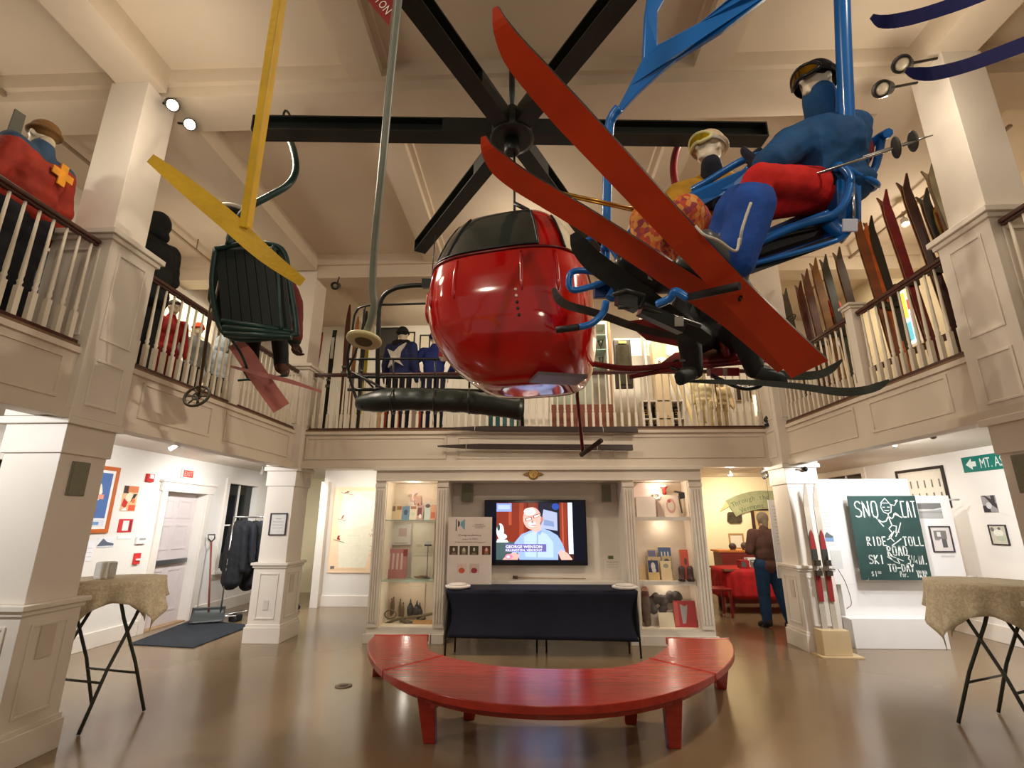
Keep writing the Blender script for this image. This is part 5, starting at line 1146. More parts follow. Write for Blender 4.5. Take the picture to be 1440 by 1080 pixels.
t, c, *_ = plate('fire_alarm_strobe', 'red fire alarm strobe beside the door frame', 'alarm', xw, 1, 7.36, 7.5, 2.17, 2.29, (186,28,28), th=.06)
MB().box(xw+.036, 7.4, 2.22, xw+.05, 7.47, 2.28).build('strobe_lens', flat((240,230,225), .2), t)
t, c, *_ = plate('fire_pull_station', 'small red fire alarm pull station left of the door', 'alarm', xw, 1, 7.42, 7.53, 1.0, 1.15, (206,50,46), th=.05)
MB().box(xw+.03, 7.44, 1.05, xw+.045, 7.51, 1.075).build('pull_handle', flat((236,226,220)), t)
t, c, *_ = plate('thermostat', 'flat white thermostat box above the red pull station', 'thermostat', xw, 1, 7.4, 7.58, 1.28, 1.38, (224,222,218), th=.05)
MB().box(xw+.03, 7.44, 1.335, xw+.034, 7.56, 1.36).build('display', flat((150,156,150)), t)
ex, *_ = plate('exit_sign', 'lit red EXIT sign above the left door', 'exit sign', xw, 1, 8.14, 8.38, 2.31, 2.42, (40,10,10), th=.05, m=mat('exit_sign_red_light', (226,40,30), .4, var=0, emit=2.2))
text('exit_lettering', 'EXIT', flat((250,190,170)), ex, V(xw+.032, 8.26, 2.365), Y1, Z1, .07, .2)
MB().box(xw+.001, 8.1, 2.29, xw+.028, 8.42, 2.44).build('housing', flat((214,208,200)), ex)
# left big column speaker, switch plate and red sign at the very edge
def xspeaker(X, s, y0, y1, z0, z1, lab):
    t = thing('column_speaker', lab, 'speaker', V(X, (y0+y1)/2, z0))
    MB().box(X+s*.001, y0, z0, X+s*.012, y1, z1).build('surround', flat((134,128,108)), t, bevel=.003); MB().box(X+s*.012, y0+.008, z0+.008, X+s*.018, y1-.012, z1-.012).build('grille', SPK, t)
xspeaker(-3.535, 1, 3.75, 3.91, 1.79, 2.05, 'green-grey speaker on the big left column')
xspeaker(3.62, -1, 3.86, 4.02, 1.92, 2.16, 'green-grey speaker on the big right column') if False else None
a = aX(1418, 655, 3.62); xspeaker(3.64, -1, 3.76, 3.9, 1.8, 2.08, 'green-grey speaker at the right edge on the big right column')
plate('switch_plate', 'blank cover plate low on the big left column', 'cover plate', -3.505, 1, 3.78, 3.9, .66, .88, (206,194,178), th=.012)
plate('switch_plate', 'blank cover plate on the inner side of the rear left column', 'cover plate', -3.44, 1, 7.5, 7.62, .62, .86, (206,194,178), th=.012)
plate('switch_plate', 'blank cover plate on the inner side of the rear right column', 'cover plate', 3.53, -1, 7.28, 7.38, .62, .84, (206,194,178), th=.012)
a0, a1 = aY(-14, 778, 3.9), aY(14, 826, 3.9)
t = thing('red_fire_extinguisher', 'red extinguisher partly cut off at the left edge beside the big left column', 'extinguisher', (-4.25, 3.9, 1.05))
a = aY(0, 805, 3.8); MB().lathe([(.05,-.25),(.075,-.22),(.075,.12),(.04,.18),(.02,.2)], (a.x-.02, 3.8, a.z), n=20).build('tank', mat('extinguisher_red', (200,24,28), .25), t)
MB().tube([(a.x-.02, 3.8, a.z+.19), (a.x+.03, 3.8, a.z+.24)], .012, 8).build('lever', BLACK, t)
# --- cocktail tables
CLOTH = bpy.data.materials.new('cream_damask_cloth'); CLOTH.use_nodes = True; nt = CLOTH.node_tree; b_ = nt.nodes['Principled BSDF']; tc = nt.nodes.new('ShaderNodeTexCoord'); wn = nt.nodes.new('ShaderNodeTexNoise'); wn.inputs['Scale'].default_value = 26; wn.inputs['Distortion'].default_value = 2.2; rp = nt.nodes.new('ShaderNodeValToRGB')
rp.color_ramp.elements[0].position = .48; rp.color_ramp.elements[1].position = .54; rp.color_ramp.elements[0].color = lin((202,188,158))+[1]; rp.color_ramp.elements[1].color = lin((220,208,180))+[1]
nt.links.new(tc.outputs['Object'], wn.inputs['Vector']); nt.links.new(wn.outputs['Fac'], rp.inputs['Fac']); nt.links.new(rp.outputs['Color'], b_.inputs['Base Color']); b_.inputs['Roughness'].default_value = .75
LEGM = mat('dark_green_grey_leg', (52,56,48), .4, var=.1)
def cocktail(cx, cy, rot, lab, clab, r=.38, h=1.1, sq=.47, crot=.785):
    t = thing('cocktail_table', lab, 'table', (cx, cy, 0), 'cloth-covered standing tables')
    MB().lathe([(r,h-.03),(r,h-.006),(r-.02,h-.004),(0,h-.004)], (cx, cy, 0), n=40).build('tabletop', flat((190,184,170)), t)
    cr, sr = math.cos(rot), math.sin(rot)
    L = lambda x, y, z: V(cx+x*cr-y*sr, cy+x*sr+y*cr, z)
    for s in (-1, 1):
        for xa in (-.27, .27):
            MB().tube([L(xa, s*.3, 0.008), L(xa*.45, s*.28, .42), L(-xa*.2, s*.27, .8), L(-xa*.55, s*.26, h-.04)], .0135, 8).build('leg', LEGM, t)
    for (x, z) in ((-.15, .33), (.15, .33), (.12, .95)): MB().tube([L(x, -.29, z), L(x, .29, z)], .010, 8).build('cross_bar', LEGM, t)
    mb = MB()
    # square cloth draped over the round top: the drop follows the cloth's square outline, folds flare at the corners
    N_ = 128; M_ = 9; vs = [V(cx, cy, h+.004)]; fs = []; 
    for k in range(N_):
        ph = 2*PI*k/N_; ex_ = sq*1.0/max(abs(math.cos(ph)), abs(math.sin(ph))); drop = max(ex_-r, .02)*1.25
        c4 = abs(math.cos(2*ph)) ; corner = 1-c4
        for j in range(M_+1):
            if j < 3: rr_ = r*(j+1)/3*1.01; z = h+.004
            else:
                s = (j-2)/(M_-2); rr_ = r*1.01+.035*s*math.sin(ph*14+cx)*(.3+s)+.05*s*corner; z = h+.002-drop*s
            a_ = ph+crot
            vs.append(V(cx+rr_*math.cos(a_), cy+rr_*math.sin(a_), z))
    W_ = M_+1
    for k in range(N_):
        k2 = (k+1) % N_; fs.append((0, 1+k*W_, 1+k2*W_))
        for j in range(M_): fs.append((1+k*W_+j, 1+k*W_+j+1, 1+k2*W_+j+1, 1+k2*W_+j))
    mb.add(vs, fs, True)
    tag(mb.build('tablecloth', CLOTH, None, solid=.003), clab, 'tablecloth', 'cream damask tablecloths')
cocktail(-3.74, 4.64, 1.35, 'standing table on crossed dark legs beside the big left column', 'cream damask cloth over the standing table at the left', r=.40, sq=.53)
cocktail(3.88, 4.68, -1.13, 'standing table on crossed dark legs beside the big right column', 'cream damask cloth over the standing table at the right', r=.42, sq=.6)
t = thing('napkin_dispenser', 'white napkin dispenser on the left standing table', 'dispenser', (-3.8, 4.62, 1.1))
MB().box(-3.87, 4.56, 1.106, -3.75, 4.68, 1.25).build('body', flat((222,220,214)), t, bevel=.015); MB().box(-3.748, 4.58, 1.12, -3.742, 4.66, 1.24).build('front', CHROME, t)
# --- mat, shovel, coat rack
q = [aZ(*p, 0) for p in ((180,907),(272,912),(355,880),(272,872))]
tag(MB().prism([V(p.x, p.y, 0.001) for p in q], (0,0,.014)).build('door_mat', mat('charcoal_ribbed_mat', (34,40,46), .9, var=.25, bump=.5, bs=120), None, bevel=.004), 'charcoal ribbed entrance mat on the floor in front of the left door', 'door mat')
t = thing('snow_shovel', 'wide grey snow pusher with a red wooden handle leaning by the door', 'shovel', (-5.3, 8.66, 0))
a, c = V(-5.42, 8.42, .02), V(-4.98, 8.62, .02); sd = (c-a); bk = V(-.45, .9, 0).normalized()
b = MB(); b.sheet(lambda i, j: a+sd*i+bk*(.2*math.sin(j*PI*.6))+V(0,0,.02+.2*j), 10, 8); b.build('blade', mat('grey_plastic_blade', (62,66,64), .4, var=.15), t, solid=.008)
m0 = a.lerp(c, .5)+bk*.18+V(0,0,.15); m1 = V(-5.6, 8.98, 1.25)
MB().tube([m0, m1], .015, 8).build('handle', mat('red_brown_handle', (128,62,48), .5), t)
d = (m1-m0).normalized(); sx = V(.8,.6,0).normalized()
MB().tube([m1, m1+sx*.05+d*.06, m1+sx*.05+d*.13, m1-sx*.05+d*.13, m1-sx*.05+d*.06, m1], .012, 8).build('d_grip', BLACK, t)
b = MB(); b.box(-5.0, 8.78, 0.0, -4.84, 8.95, .1); tag(b.build('black_box', BLKMATTE, None, bevel=.02), 'small black box on the floor beside the grey snow pusher', 'box')
rk = thing('coat_rack', 'chrome rolling garment rack full of dark coats left of the rear column', 'coat rack', (-4.85, 9.4, 0))
ra, rb = V(-5.12, 8.75, 0), V(-4.62, 10.0, 0)
for p in (ra, rb):
    MB().tube([p+V(0,0,.09), p+V(0,0,1.68)], .013, 8).build('upright', CHROME, rk)
    o = MB().tube([p+V(-.26,-.02,.09), p+V(.26,.02,.09)], .014, 8).build('foot_bar', CHROME, rk)
    for s in (-1, 1): MB().lathe([(.035,-.012),(.04,0),(.035,.012)], p+V(s*.25,0,.041), (0,1,0), 14).build('caster', mat('black_caster_wheel', (26,26,26), .5), rk)
MB().tube([ra+V(0,0,1.67), rb+V(0,0,1.67)], .013, 8).build('hanging_rail', CHROME, rk); MB().tube([ra+V(0,0,.1), rb+V(0,0,.1)], .012, 8).build('base_rail', CHROME, rk)
cols = [((18,20,24), 1.05, 'black coat nearest the door on the garment rack'), ((22,24,32), .9, 'second dark coat from the door on the garment rack'), ((14,16,20), 1.1, 'long black coat, third from the door on the rack'), ((30,38,60), .85, 'slate blue jacket in the middle of the garment rack'), ((16,17,22), .95, 'black jacket right of the slate blue jacket'), ((44,64,110), .8, 'brighter blue jacket on the garment rack'), ((60,40,34), .75, 'brown jacket near the right end of the garment rack'), ((26,24,26), .85, 'dark jacket at the right end of the garment rack')]
for i, (c, L, lab) in enumerate(cols):
    p = (ra.lerp(rb, (i+.7)/8.2)); t = thing('hanging_coat', lab, 'coat', p+V(0,0,1.62-L), 'coats on the garment rack')
    b = MB(); pr = V(.93,-.37,0)
    b.cap(p+V(0,0,1.5)-pr*.12, p+V(0,0,1.5)+pr*.12, .07, .07); b.cap(p+V(0,0,1.5)-pr*.0, p+V(0,0,1.66-L), .12, .14)
    for s in (-1, 1): b.cap(p+V(0,0,1.48)+pr*.16*s, p+V(0,0,1.6-L*.75)+pr*.24*s, .065, .055); b.cap(p+V(0,0,1.4)+pr*.08*s, p+V(0,0,1.68-L)+pr*.12*s, .09, .09)
    b.blob('garment', fabric('coat_%d' % i, c), t, voxel=.02, smooth=4, wrinkle=.03)
    MB().tube([p+V(0,0,1.58), p+V(0,0,1.66), p+V(0,.02,1.69), p+V(0,.03,1.66)], .004, 6).build('hanger_hook', CHROME, t)
platey('framed_notice', 'dark-framed white notice on the rear left column', 'notice', 7.36, -3.75, -3.53, 1.42, 1.7, (216,214,208), (58,44,52), .015, [((150,150,150), R4(.15,.3,.85,.32)), ((150,150,150), R4(.15,.45,.85,.47)), ((150,150,150), R4(.15,.6,.85,.62)), ((150,150,150), R4(.3,.75,.7,.78))], th=.012)
platey('electrical_outlet', 'white electrical outlet low on the rear left column', 'outlet', 7.33, -3.7, -3.63, .42, .54, (206,198,188), th=.008)
# map wall
q0, q1 = aY(462, 676, 10.34), aY(446, 812, 10.34)
t, c, *_ = platey('wall_map', 'large cream and orange ski map with skier silhouettes on the back wall', 'map', 10.34, -4.02, -2.45, .62, 2.28, (246,214,176), shapes=[((238,232,206), [(.14,.06),(.48,.06),(.55,.3),(.64,.5),(.78,.72),(.98,.78),(.98,.95),(.12,.95),(.1,.6)]), ((244,238,220), [(.2,.5),(.5,.55),(.6,.8),(.3,.92),(.15,.8)]), ((214,220,190), R4(.3,.3,.42,.305)), ((214,220,190), R4(.2,.42,.4,.425)), ((238,206,160), R4(.1,.03,.5,.05)),
 ((150,96,70), [(.12,.925),(.19,.93),(.21,.945),(.18,.95),(.16,.94)]), ((130,100,92), [(.10,.93),(.26,.9),(.26,.905),(.10,.936)]), ((176,110,100), [(.12,.62),(.14,.66),(.17,.665),(.15,.64),(.15,.62)]), ((140,100,100), [(.08,.615),(.2,.595),(.2,.6),(.08,.62)]), ((150,60,40), [(.09,.38),(.1,.42),(.13,.425),(.12,.4),(.14,.37)]), ((120,80,60), [(.05,.375),(.19,.34),(.19,.346),(.05,.38)]), ((110,80,60), EL(.92,.67,.05,.02)), ((120,110,110), R4(.04,.045,.09,.075)), ((222,84,50), R4(.62,.52,.68,.56)), ((130,120,120), EL(.62,.07,.05,.018)), ((200,180,160), R4(.52,.3,.9,.305)), ((200,180,160), R4(.52,.25,.9,.255)), ((200,180,160), R4(.52,.2,.9,.205))], th=.02)
text('lettering', 'VERMONT', flat((200,110,80)), t, V(-3.02, 10.328, 1.33), X1, Z1, .06, .42); text('lettering', 'Ski Areas', flat((200,150,110)), t, V(-3.04, 10.328, 1.43), X1, Z1, .05, .3)
struct(MB().box(-4.25, 10.2, 0, -4.1, 10.35, ZL).build('trim_60', WHITE))
platey('framed_picture', 'dark framed pictures in the shadowed opening left of the map', 'picture', 12.29, -4.62, -4.3, .9, 2.2, (70,50,44), (40,30,28), .02, [((120,70,60), R4(.1,.6,.9,.75)), ((50,44,46), R4(.1,.2,.9,.5))])
# ================================================================= SHOP CORNER BEHIND THE RIGHT COLUMN
yy = 12.29
ar = thing('arched_sign', 'green arched wooden sign with carved letters high on the shop wall', 'sign', (5.2, yy, 2.1))
mb = MB(); cx_, cz_, R_ = 5.55, .35, 1.95
def arcp(r, a0, a1, n, Y): return [V(cx_+r*math.sin(math.radians(a0+(a1-a0)*i/n)), Y, cz_+r*math.cos(math.radians(a0+(a1-a0)*i/n))) for i in range(n+1)]
mb.prism(arcp(R_, -28, 22, 16, yy-.04)+arcp(R_-.42, 22, -28, 16, yy-.04), (0,.03,0)); mb.build('arch_board', mat('sage_green_sign', (146,148,108), .6, var=.15), ar)
GRN = flat((84,96,66))
for s, r_, a0, st_ in (('Through the Years', R_-.15, -25, 2.7), ('Vermont Skiing', R_-.34, -21, 3.0)):
    for i, ch in enumerate(s):
        if ch == ' ': continue
        a = math.radians(a0+st_*i); text('lettering', ch, GRN, ar, V(cx_+r_*math.sin(a), yy-.041, cz_+r_*math.cos(a)), V(math.cos(a),0,-math.sin(a)), V(math.sin(a),0,math.cos(a)), .11, None, .004)
t = thing('shop_wall_swoosh', 'pale yellow curved wooden wing below the arched sign', 'wall ornament', (4.7, yy, 1.85)); w0 = [aY(*p, yy-.03) for p in ((1013,719),(1022,704),(1038,696),(1052,698),(1046,706),(1030,710))]
MB().prism(w0, (0,.02,0)).build('wing', flat((206,178,120)), t)
pl_ = thing('oval_plaque', 'dark rounded plaque on the shop wall left of the tall dark frame', 'plaque', (4.7, yy, 1.6)); pc = [aY(x, y, yy-.03) for x, y in ((1023,722),(1025,720),(1040,720),(1043,723),(1044,733),(1041,736),(1027,736),(1023,733))]
MB().prism(pc, (0,.02,0)).build('panel', mat('dark_bronze_plaque', (66,54,36), .4, var=.5, vs=12), pl_)
q0, q1 = aY(1026, 752, yy), aY(1045, 770, yy); platey('framed_picture', 'light wood frame with a white sheet on the shop wall', 'picture', yy, q0.x, q1.x, q1.z, q0.z, (228,214,190), (176,134,84), .03)
q0 = aY(1059, 715, yy); platey('framed_picture', 'tall dark-framed picture behind the visitor', 'picture', yy, q0.x, q0.x+.5, .9, q0.z-.05, (196,170,116), (66,40,28), .07)
rt = thing('shop_table', 'round-cornered table under a bright red cloth with merchandise on it', 'table', (4.4, 10.3, 0))
REDC = fabric('bright_red_tablecloth', (176,22,26)); TX0, TX1, TY0, TY1 = 3.5, 5.3, 9.75, 10.6
b = MB(); 
def rc(i, j):
    t_ = 2*PI*i; e = .5; c_, s_ = math.cos(t_), math.sin(t_)
    ax_, ay_ = (TX1-TX0)/2, (TY1-TY0)/2; off = .0 if j < .01 else .02+.015*math.sin(t_*22)*j
    return V((TX0+TX1)/2+math.copysign(abs(c_)**e, c_)*(ax_+off), (TY0+TY1)/2+math.copysign(abs(s_)**e, s_)*(ay_+off), .76-.5*j)
b.sheet(rc, 96, 8); o0 = len(b.v); b.v += [rc(i/96, 0)+V(0,0,.001) for i in range(96)]; b.f.append(list(range(o0, o0+96))); b.fm.append(0); b.sm.append(False)
tag(b.build('red_tablecloth', REDC, None, solid=.003), 'bright red cloth hanging over the shop table', 'tablecloth')
MB().box(TX0+.03, TY0+.03, .72, TX1-.03, TY1-.03, .755).build('tabletop', flat((120,80,50)), rt)
for x in (TX0+.15, TX1-.15):
    for y in (TY0+.1, TY1-.1): MB().box(x-.025, y-.025, 0, x+.025, y+.025, .72).build('leg', mat('dark_red_leg', (90,20,20), .4), rt)
wd = mat('orange_pine_shelf', (196,120,56), .5, var=.1)
t = thing('shop_counter', 'orange pine counter with small goods behind the red table', 'counter', (4.6, 11.3, 0)); MB().box(3.9, 11.0, .98, 5.6, 11.5, 1.02).build('countertop', wd, t); MB().box(3.95, 11.02, 0, 5.55, 11.48, .98).build('carcass', mat('dark_red_wood_cabinet', (120,40,30), .5), t)
for i, (x, c_, h_) in enumerate(((4.25, (60,40,30), .14), (4.5, (70,50,34), .16), (4.75, (150,110,70), .1), (5.0, (214,190,150), .12))):
    t = thing('trinket', ['dark trinket at the left of the pine counter', 'dark round trinket second on the pine counter', 'tan trinket third on the pine counter', 'cream trinket behind the visitor on the pine counter'][i], 'trinket', (x, 11.15, 1.02), 'small goods on the pine counter'); MB().ball((x, 11.15, 1.02+h_*.5), (.08, .06, h_*.5), 12).build('body', flat(c_), t); MB().lathe([(.06,0),(.05,.02),(.02,.03)], (x, 11.15, 1.02), n=14).build('foot', flat((80,60,40)), t)
for i, (x, y, rgb, w_, h_, lab) in enumerate(((3.95, 9.95, (150,24,30), .16, .14, 'dark red box on the red table'), (4.25, 9.9, (190,206,196), .3, .12, 'pale green patterned box on the red table'), (4.3, 10.25, (214,214,220), .34, .16, 'white box behind the pale green box'), (4.7, 10.0, (200,190,180), .2, .1, 'cream box on the red table behind the visitor'))):
    t = thing('merchandise_box', lab, 'box', (x, y, .765)); MB().box(x-w_/2, y-.09, .765, x+w_/2, y+.09, .765+h_).build('carton', flat(rgb), t, bevel=.005); MB().box(x-w_*.4, y-.093, .79, x+w_*.1, y-.09, .765+h_*.8).build('label_panel', flat((70,90,90)), t)
ch = thing('wooden_chair', 'dark red wooden chair at the left end of the red table', 'chair', (3.1, 9.6, 0)); CHM = mat('dark_red_chair_paint', (128,26,24), .4, var=.1)
for x, y, h_ in ((3.12, 9.42, 1.04), (3.12, 9.8, 1.04), (3.46, 9.42, .45), (3.46, 9.8, .45)): MB().box(x-.02, y-.02, 0, x+.02, y+.02, h_).build('leg', CHM, ch, bevel=.004)
MB().box(3.09, 9.4, .43, 3.5, 9.82, .47).build('seat', CHM, ch, bevel=.01); MB().box(3.1, 9.42, .55, 3.125, 9.8, 1.0).build('backrest', mat('brown_cane_back', (84,60,40), .6), ch)
# ================================================================= RIGHT AISLE DISPLAY
PW = mat('white_display_panel', (230,226,222), .5, var=.01)
dp = thing('exhibit_stand', 'large white freestanding exhibit stand behind the green chalkboard sign', 'exhibit stand', (4.8, 7.6, 0))
MB().box(3.98, 7.6, .0, 5.53, 7.7, 2.2).build('rear_panel', PW, dp, bevel=.004)
MB().box(4.0, 7.5, .76, 5.98, 7.55, 1.955).build('front_panel', PW, dp, bevel=.004)
MB().box(4.22, 7.3, 0, 5.42, 7.5, .345).build('base_box', PW, dp, bevel=.006); MB().box(4.27, 7.5, .345, 5.42, 7.6, .76).build('back_shelf', PW, dp)
MB().box(4.2, 7.3, .345, 5.44, 7.52, .36).build('base_lip', PW, dp)
MB().tube([(5.98, 7.53, 1.9), (6.2, 7.6, 1.9)], .012, 6).build('upper_bracket', flat((210,206,200)), dp); MB().tube([(5.98, 7.53, .86), (6.2, 7.6, .86)], .012, 6).build('lower_bracket', flat((210,206,200)), dp)
# SNO CAT board
gb = thing('painted_ski_sign', 'dark green board with hand-painted white SNO CAT ride toll road lettering', 'sign', (4.9, 7.4, .84))
bx0, bx1, bz0, bz1 = 4.475, 5.395, .835, 1.945; by = 7.34
CG = mat('dark_green_chalkboard', (38,64,60), .5, var=.18, vs=5); MB().box(bx0, by, bz0, bx1, by+.025, bz1).build('board', CG, gb)
b = MB(); b.box(bx0+.05, by+.025, bz0+.1, bx0+.09, 7.5, bz0+.14); b.box(bx1-.09, by+.025, bz0+.1, bx1-.05, 7.5, bz0+.14); b.box(bx0+.05, by+.025, bz1-.14, bx0+.09, 7.5, bz1-.1); b.box(bx1-.09, by+.025, bz1-.14, bx1-.05, 7.5, bz1-.1); b.build('stand_off', flat((200,200,196)), gb)
GL = {'S':[[(.95,.88),(.7,1),(.3,.98),(.08,.8),(.2,.6),(.7,.48),(.95,.3),(.8,.06),(.4,0),(.05,.06)]], 'N':[[(0,0),(0,1),(1,0),(1,1)]], 'O':[[(.2,0),(0,.2),(0,.8),(.2,1),(.8,1),(1,.8),(1,.2),(.8,0),(.2,0)]], 'C':[[(1,1),(0,1),(0,0),(1,0)]], 'A':[[(0,0),(.4,1),(.6,1),(1,0)],[(.2,.4),(.8,.4)]], 'T':[[(0,1),(1,1)],[(.5,1),(.5,0)]],
 'R':[[(0,0),(0,1),(.85,.95),(.85,.6),(0,.5),(1,0)]], 'I':[[(.5,0),(.5,1)]], 'D':[[(0,0),(0,1),(.7,.95),(1,.7),(1,.3),(.7,.05),(0,0)]], 'E':[[(1,1),(0,1),(0,0),(1,0)],[(0,.5),(.8,.5)]], 'L':[[(0,1),(0,0),(1,0)]], 'K':[[(0,0),(0,1)],[(1,1),(0,.45),(1,0)]], '3':[[(0,1),(1,1),(.4,.58),(1,.4),(.8,.02),(0,0)]], '/':[[(0,0),(1,1)]], '4':[[(.8,0),(.8,1),(0,.35),(1,.35)]], 'M':[[(0,0),(.1,1),(.5,.3),(.9,1),(1,0)]], 'Y':[[(0,1),(.5,.5),(1,1)],[(.5,.5),(.3,0)]], 'P':[[(0,0),(0,1),(.9,.95),(.9,.5),(0,.45)]], '1':[[(.5,0),(.5,1)]], '-':[[(0,.5),(1,.5)]], '$':[[(.9,.85),(.1,.8),(.1,.55),(.9,.45),(.9,.15),(.1,.1)],[(.5,0),(.5,1)]], 'e':[[(.1,.25),(.9,.3),(.8,.5),(.2,.5),(.05,.2),(.3,0),(.9,.05)]], 'r':[[(.1,0),(.1,.5),(.8,.5)]], '.':[[(.2,0),(.4,.06)]], '0':[[(.2,0),(0,.5),(.2,1),(.8,1),(1,.5),(.8,0),(.2,0)]]}
CHK = flat((214,216,210))
def strokes(mb, lines, wd, X0, Z0, W, Hh, Y):
    for L in lines:
        q = [V(X0+a*W, Y, Z0+c*Hh) for a, c in L]
        for p, r_ in zip(q, q[1:]):
            d = (r_-p); 
            if d.length < 1e-5: continue
            d.normalize(); s = V(-d.z, 0, d.x)*wd/2; e = d*wd*.35
            mb.prism([p-e-s, r_+e-s, r_+e+s, p-e+s], (0,-.0012,0))
def word(s, x0, x1, z0, z1, wd, gap=.35, nm='lettering'):   # fractions of the board
    n = len(s); W, Hh = bx1-bx0, bz1-bz0; cw = (x1-x0)/(n+gap*(n-1)); mb = MB()
    for i, c in enumerate(s):
        if c != ' ': strokes(mb, GL[c], wd, bx0+(x0+i*cw*(1+gap))*W, bz0+z0*Hh, cw*W*(.8 if c != 'S' else 1), (z1-z0)*Hh, by-.0004)
    mb.build(nm, CHK, gb)
word('SNO', .07, .42, .74, .93, .016, .3); word('CAT', .765, .98, .74, .93, .016, .25)
word('RIDE', .17, .45, .40, .5, .015, .35); word('TOLL', .70, .985, .40, .5, .015, .35); word('ROAD', .44, .73, .285, .39, .016, .3)
word('SKI', .15, .37, .19, .285, .015, .4); word('3', .70, .755, .19, .285, .013); word('1', .755, .79, .235, .285, .007); word('/', .785, .815, .2, .28, .006); word('4', .81, .845, .19, .235, .007); word('MI.', .87, .985, .185, .28, .014, .3)
word('TO-DAY', .41, .78, .1, .18, .015, .3); word('$1', .15, .235, .045, .1, .009, .3); word('00', .245, .29, .075, .1, .005, .3); word('Per.', .56, .68, .04, .1, .009, .3); word('TRIP.', .80, .985, .035, .105, .014, .25)
W, Hh = bx1-bx0, bz1-bz0; mb = MB()
sk = lambda l, wd=.011: strokes(mb, l, wd, bx0, bz0, W, Hh, by-.0006)
sk([[(.46,.86),(.49,.8),(.55,.78),(.6,.8),(.62,.87),(.6,.91),(.48,.91),(.46,.86)], [(.47,.91),(.545,.97),(.6,.905)], [(.62,.89),(.67,.88),(.71,.93)], [(.49,.86),(.52,.858)], [(.56,.86),(.59,.858)], [(.51,.82),(.57,.82)]], .010)
sk([[(.55,.78),(.55,.755),(.56,.7),(.575,.64)], [(.55,.75),(.5,.69),(.44,.68),(.37,.72)], [(.37,.73),(.42,.66),(.45,.63)], [(.55,.75),(.59,.72),(.62,.74),(.64,.78),(.74,.735)], [(.66,.79),(.7,.76)]], .014)
sk([[(.575,.64),(.52,.6),(.56,.55),(.5,.5)], [(.575,.64),(.64,.63),(.61,.55),(.66,.56)], [(.59,.57),(.53,.5)], [(.71,.67),(.66,.58),(.6,.51)], [(.47,.47),(.52,.49),(.56,.45)], [(.67,.48),(.6,.44),(.52,.4)]], .012)
sk([[(.42,.27),(.52,.21),(.58,.19)], [(.46,.285),(.56,.25),(.64,.22)], [(.44,.28),(.5,.22)], [(.55,.255),(.58,.2)]], .009)
mb.use(CHK); strokes(mb, [[(.70,.935),(.72,.94)]], .026, bx0, bz0, W, Hh, by-.0006); mb.build('skier_drawing', CHK, gb)
t = MB(); t.box(bx0+.06, by-.03, bz0-.01, bx0+.07, by+.01, bz0+.03); t.box(bx1-.07, by-.03, bz0-.01, bx1-.06, by+.01, bz0+.03); t.build('hook', CHROME, gb)
# pictures on the panels
platey('text_sheet', 'white text sheet with a small blue mountain picture left of the green board', 'text sheet', 7.5, 4.1, 4.3, 1.28, 1.77, (224,220,214), shapes=[((170,170,168), R4(.15,.5+.05*k,.85,.51+.05*k)) for k in range(9)]+[((96,104,110), [(.2,.22),(.45,.36),(.6,.3),(.85,.24),(.85,.2),(.2,.2)]), ((120,156,200), R4(.2,.1,.85,.19))], th=.006)
platey('photo_print', 'grey snowy landscape photograph at the right of the green board', 'photograph', 7.5, 5.52, 5.84, 1.64, 1.85, (170,168,164), shapes=[((120,118,116), R4(0,.6,1,1)), ((206,206,202), [(0,.45),(.5,.5),(1,.6),(1,.7),(.6,.58),(0,.6)]), ((150,150,148), R4(0,.35,1,.45))], th=.01)
platey('framed_picture', 'dark-framed page of old photographs right of the green board', 'picture', 7.5, 5.62, 5.88, 1.2, 1.52, (214,206,200), (60,46,54), .015, [((120,116,112), R4(.15,.5,.8,.85)), ((90,86,84), R4(.5,.15,.75,.5)), ((214,210,204), R4(.3,.6,.5,.8)), ((130,126,120), R4(.15,.45,.4,.55))], th=.012)
platey('wall_caption', 'small caption strip under the dark-framed page of photographs', 'caption', 7.5, 5.7, 5.88, 1.12, 1.145, (206,202,196), th=.006)
# right wall
xr = XWR
plate('photo_print', 'dark photograph high on the right aisle wall beside the big right column', 'photograph', xr, -1, 7.3, 7.52, 1.72, 1.95, (150,146,144), shapes=[((60,54,58), [(0,1),(.3,.9),(.7,.4),(1,.2),(1,.5),(.5,.9),(.3,1)]), ((50,46,50), R4(0,0,.5,.4)), ((200,196,196), EL(.45,.4,.2,.2)), ((60,56,60), R4(.7,.6,.95,1))], th=.012)
plate('framed_picture', 'dark-framed photograph of a white shape on the right aisle wall', 'picture', xr, -1, 7.26, 7.5, 1.3, 1.54, (196,192,170), (54,44,52), .015, [((224,222,206), EL(.5,.6,.3,.2)), ((110,106,100), EL(.15,.8,.12,.12)), ((180,184,160), EL(.6,.3,.3,.15)), ((110,100,94), EL(.6,.85,.1,.08))], th=.012)
plate('text_sheet', 'white text sheet near the right edge of the right aisle wall', 'text sheet', xr, -1, 6.75, 6.95, 1.25, 1.72, (222,220,218), shapes=[((176,176,178), R4(.15,.1+.09*k,.85,.12+.09*k)) for k in range(9)], th=.006)
plate('framed_picture', 'large dark-framed print with rows of small figures above the white panel', 'picture', xr, -1, 8.1, 9.05, 1.85, 2.4, (206,196,178), (38,30,28), .045, [((212,202,184), R4(.04,.06,.96,.94))]+[((110,100,90), R4(.1+.16*k,.5,.13+.16*k,.72)) for k in range(6)]+[((110,100,90), R4(.1+.16*k,.15,.13+.16*k,.35)) for k in range(6)])
t = thing('green_road_sign', 'green road sign with a white left arrow high on the right wall', 'sign', (xr, 7.1, 2.3)); TG = mat('teal_green_sign', (14,112,100), .4, var=.05)
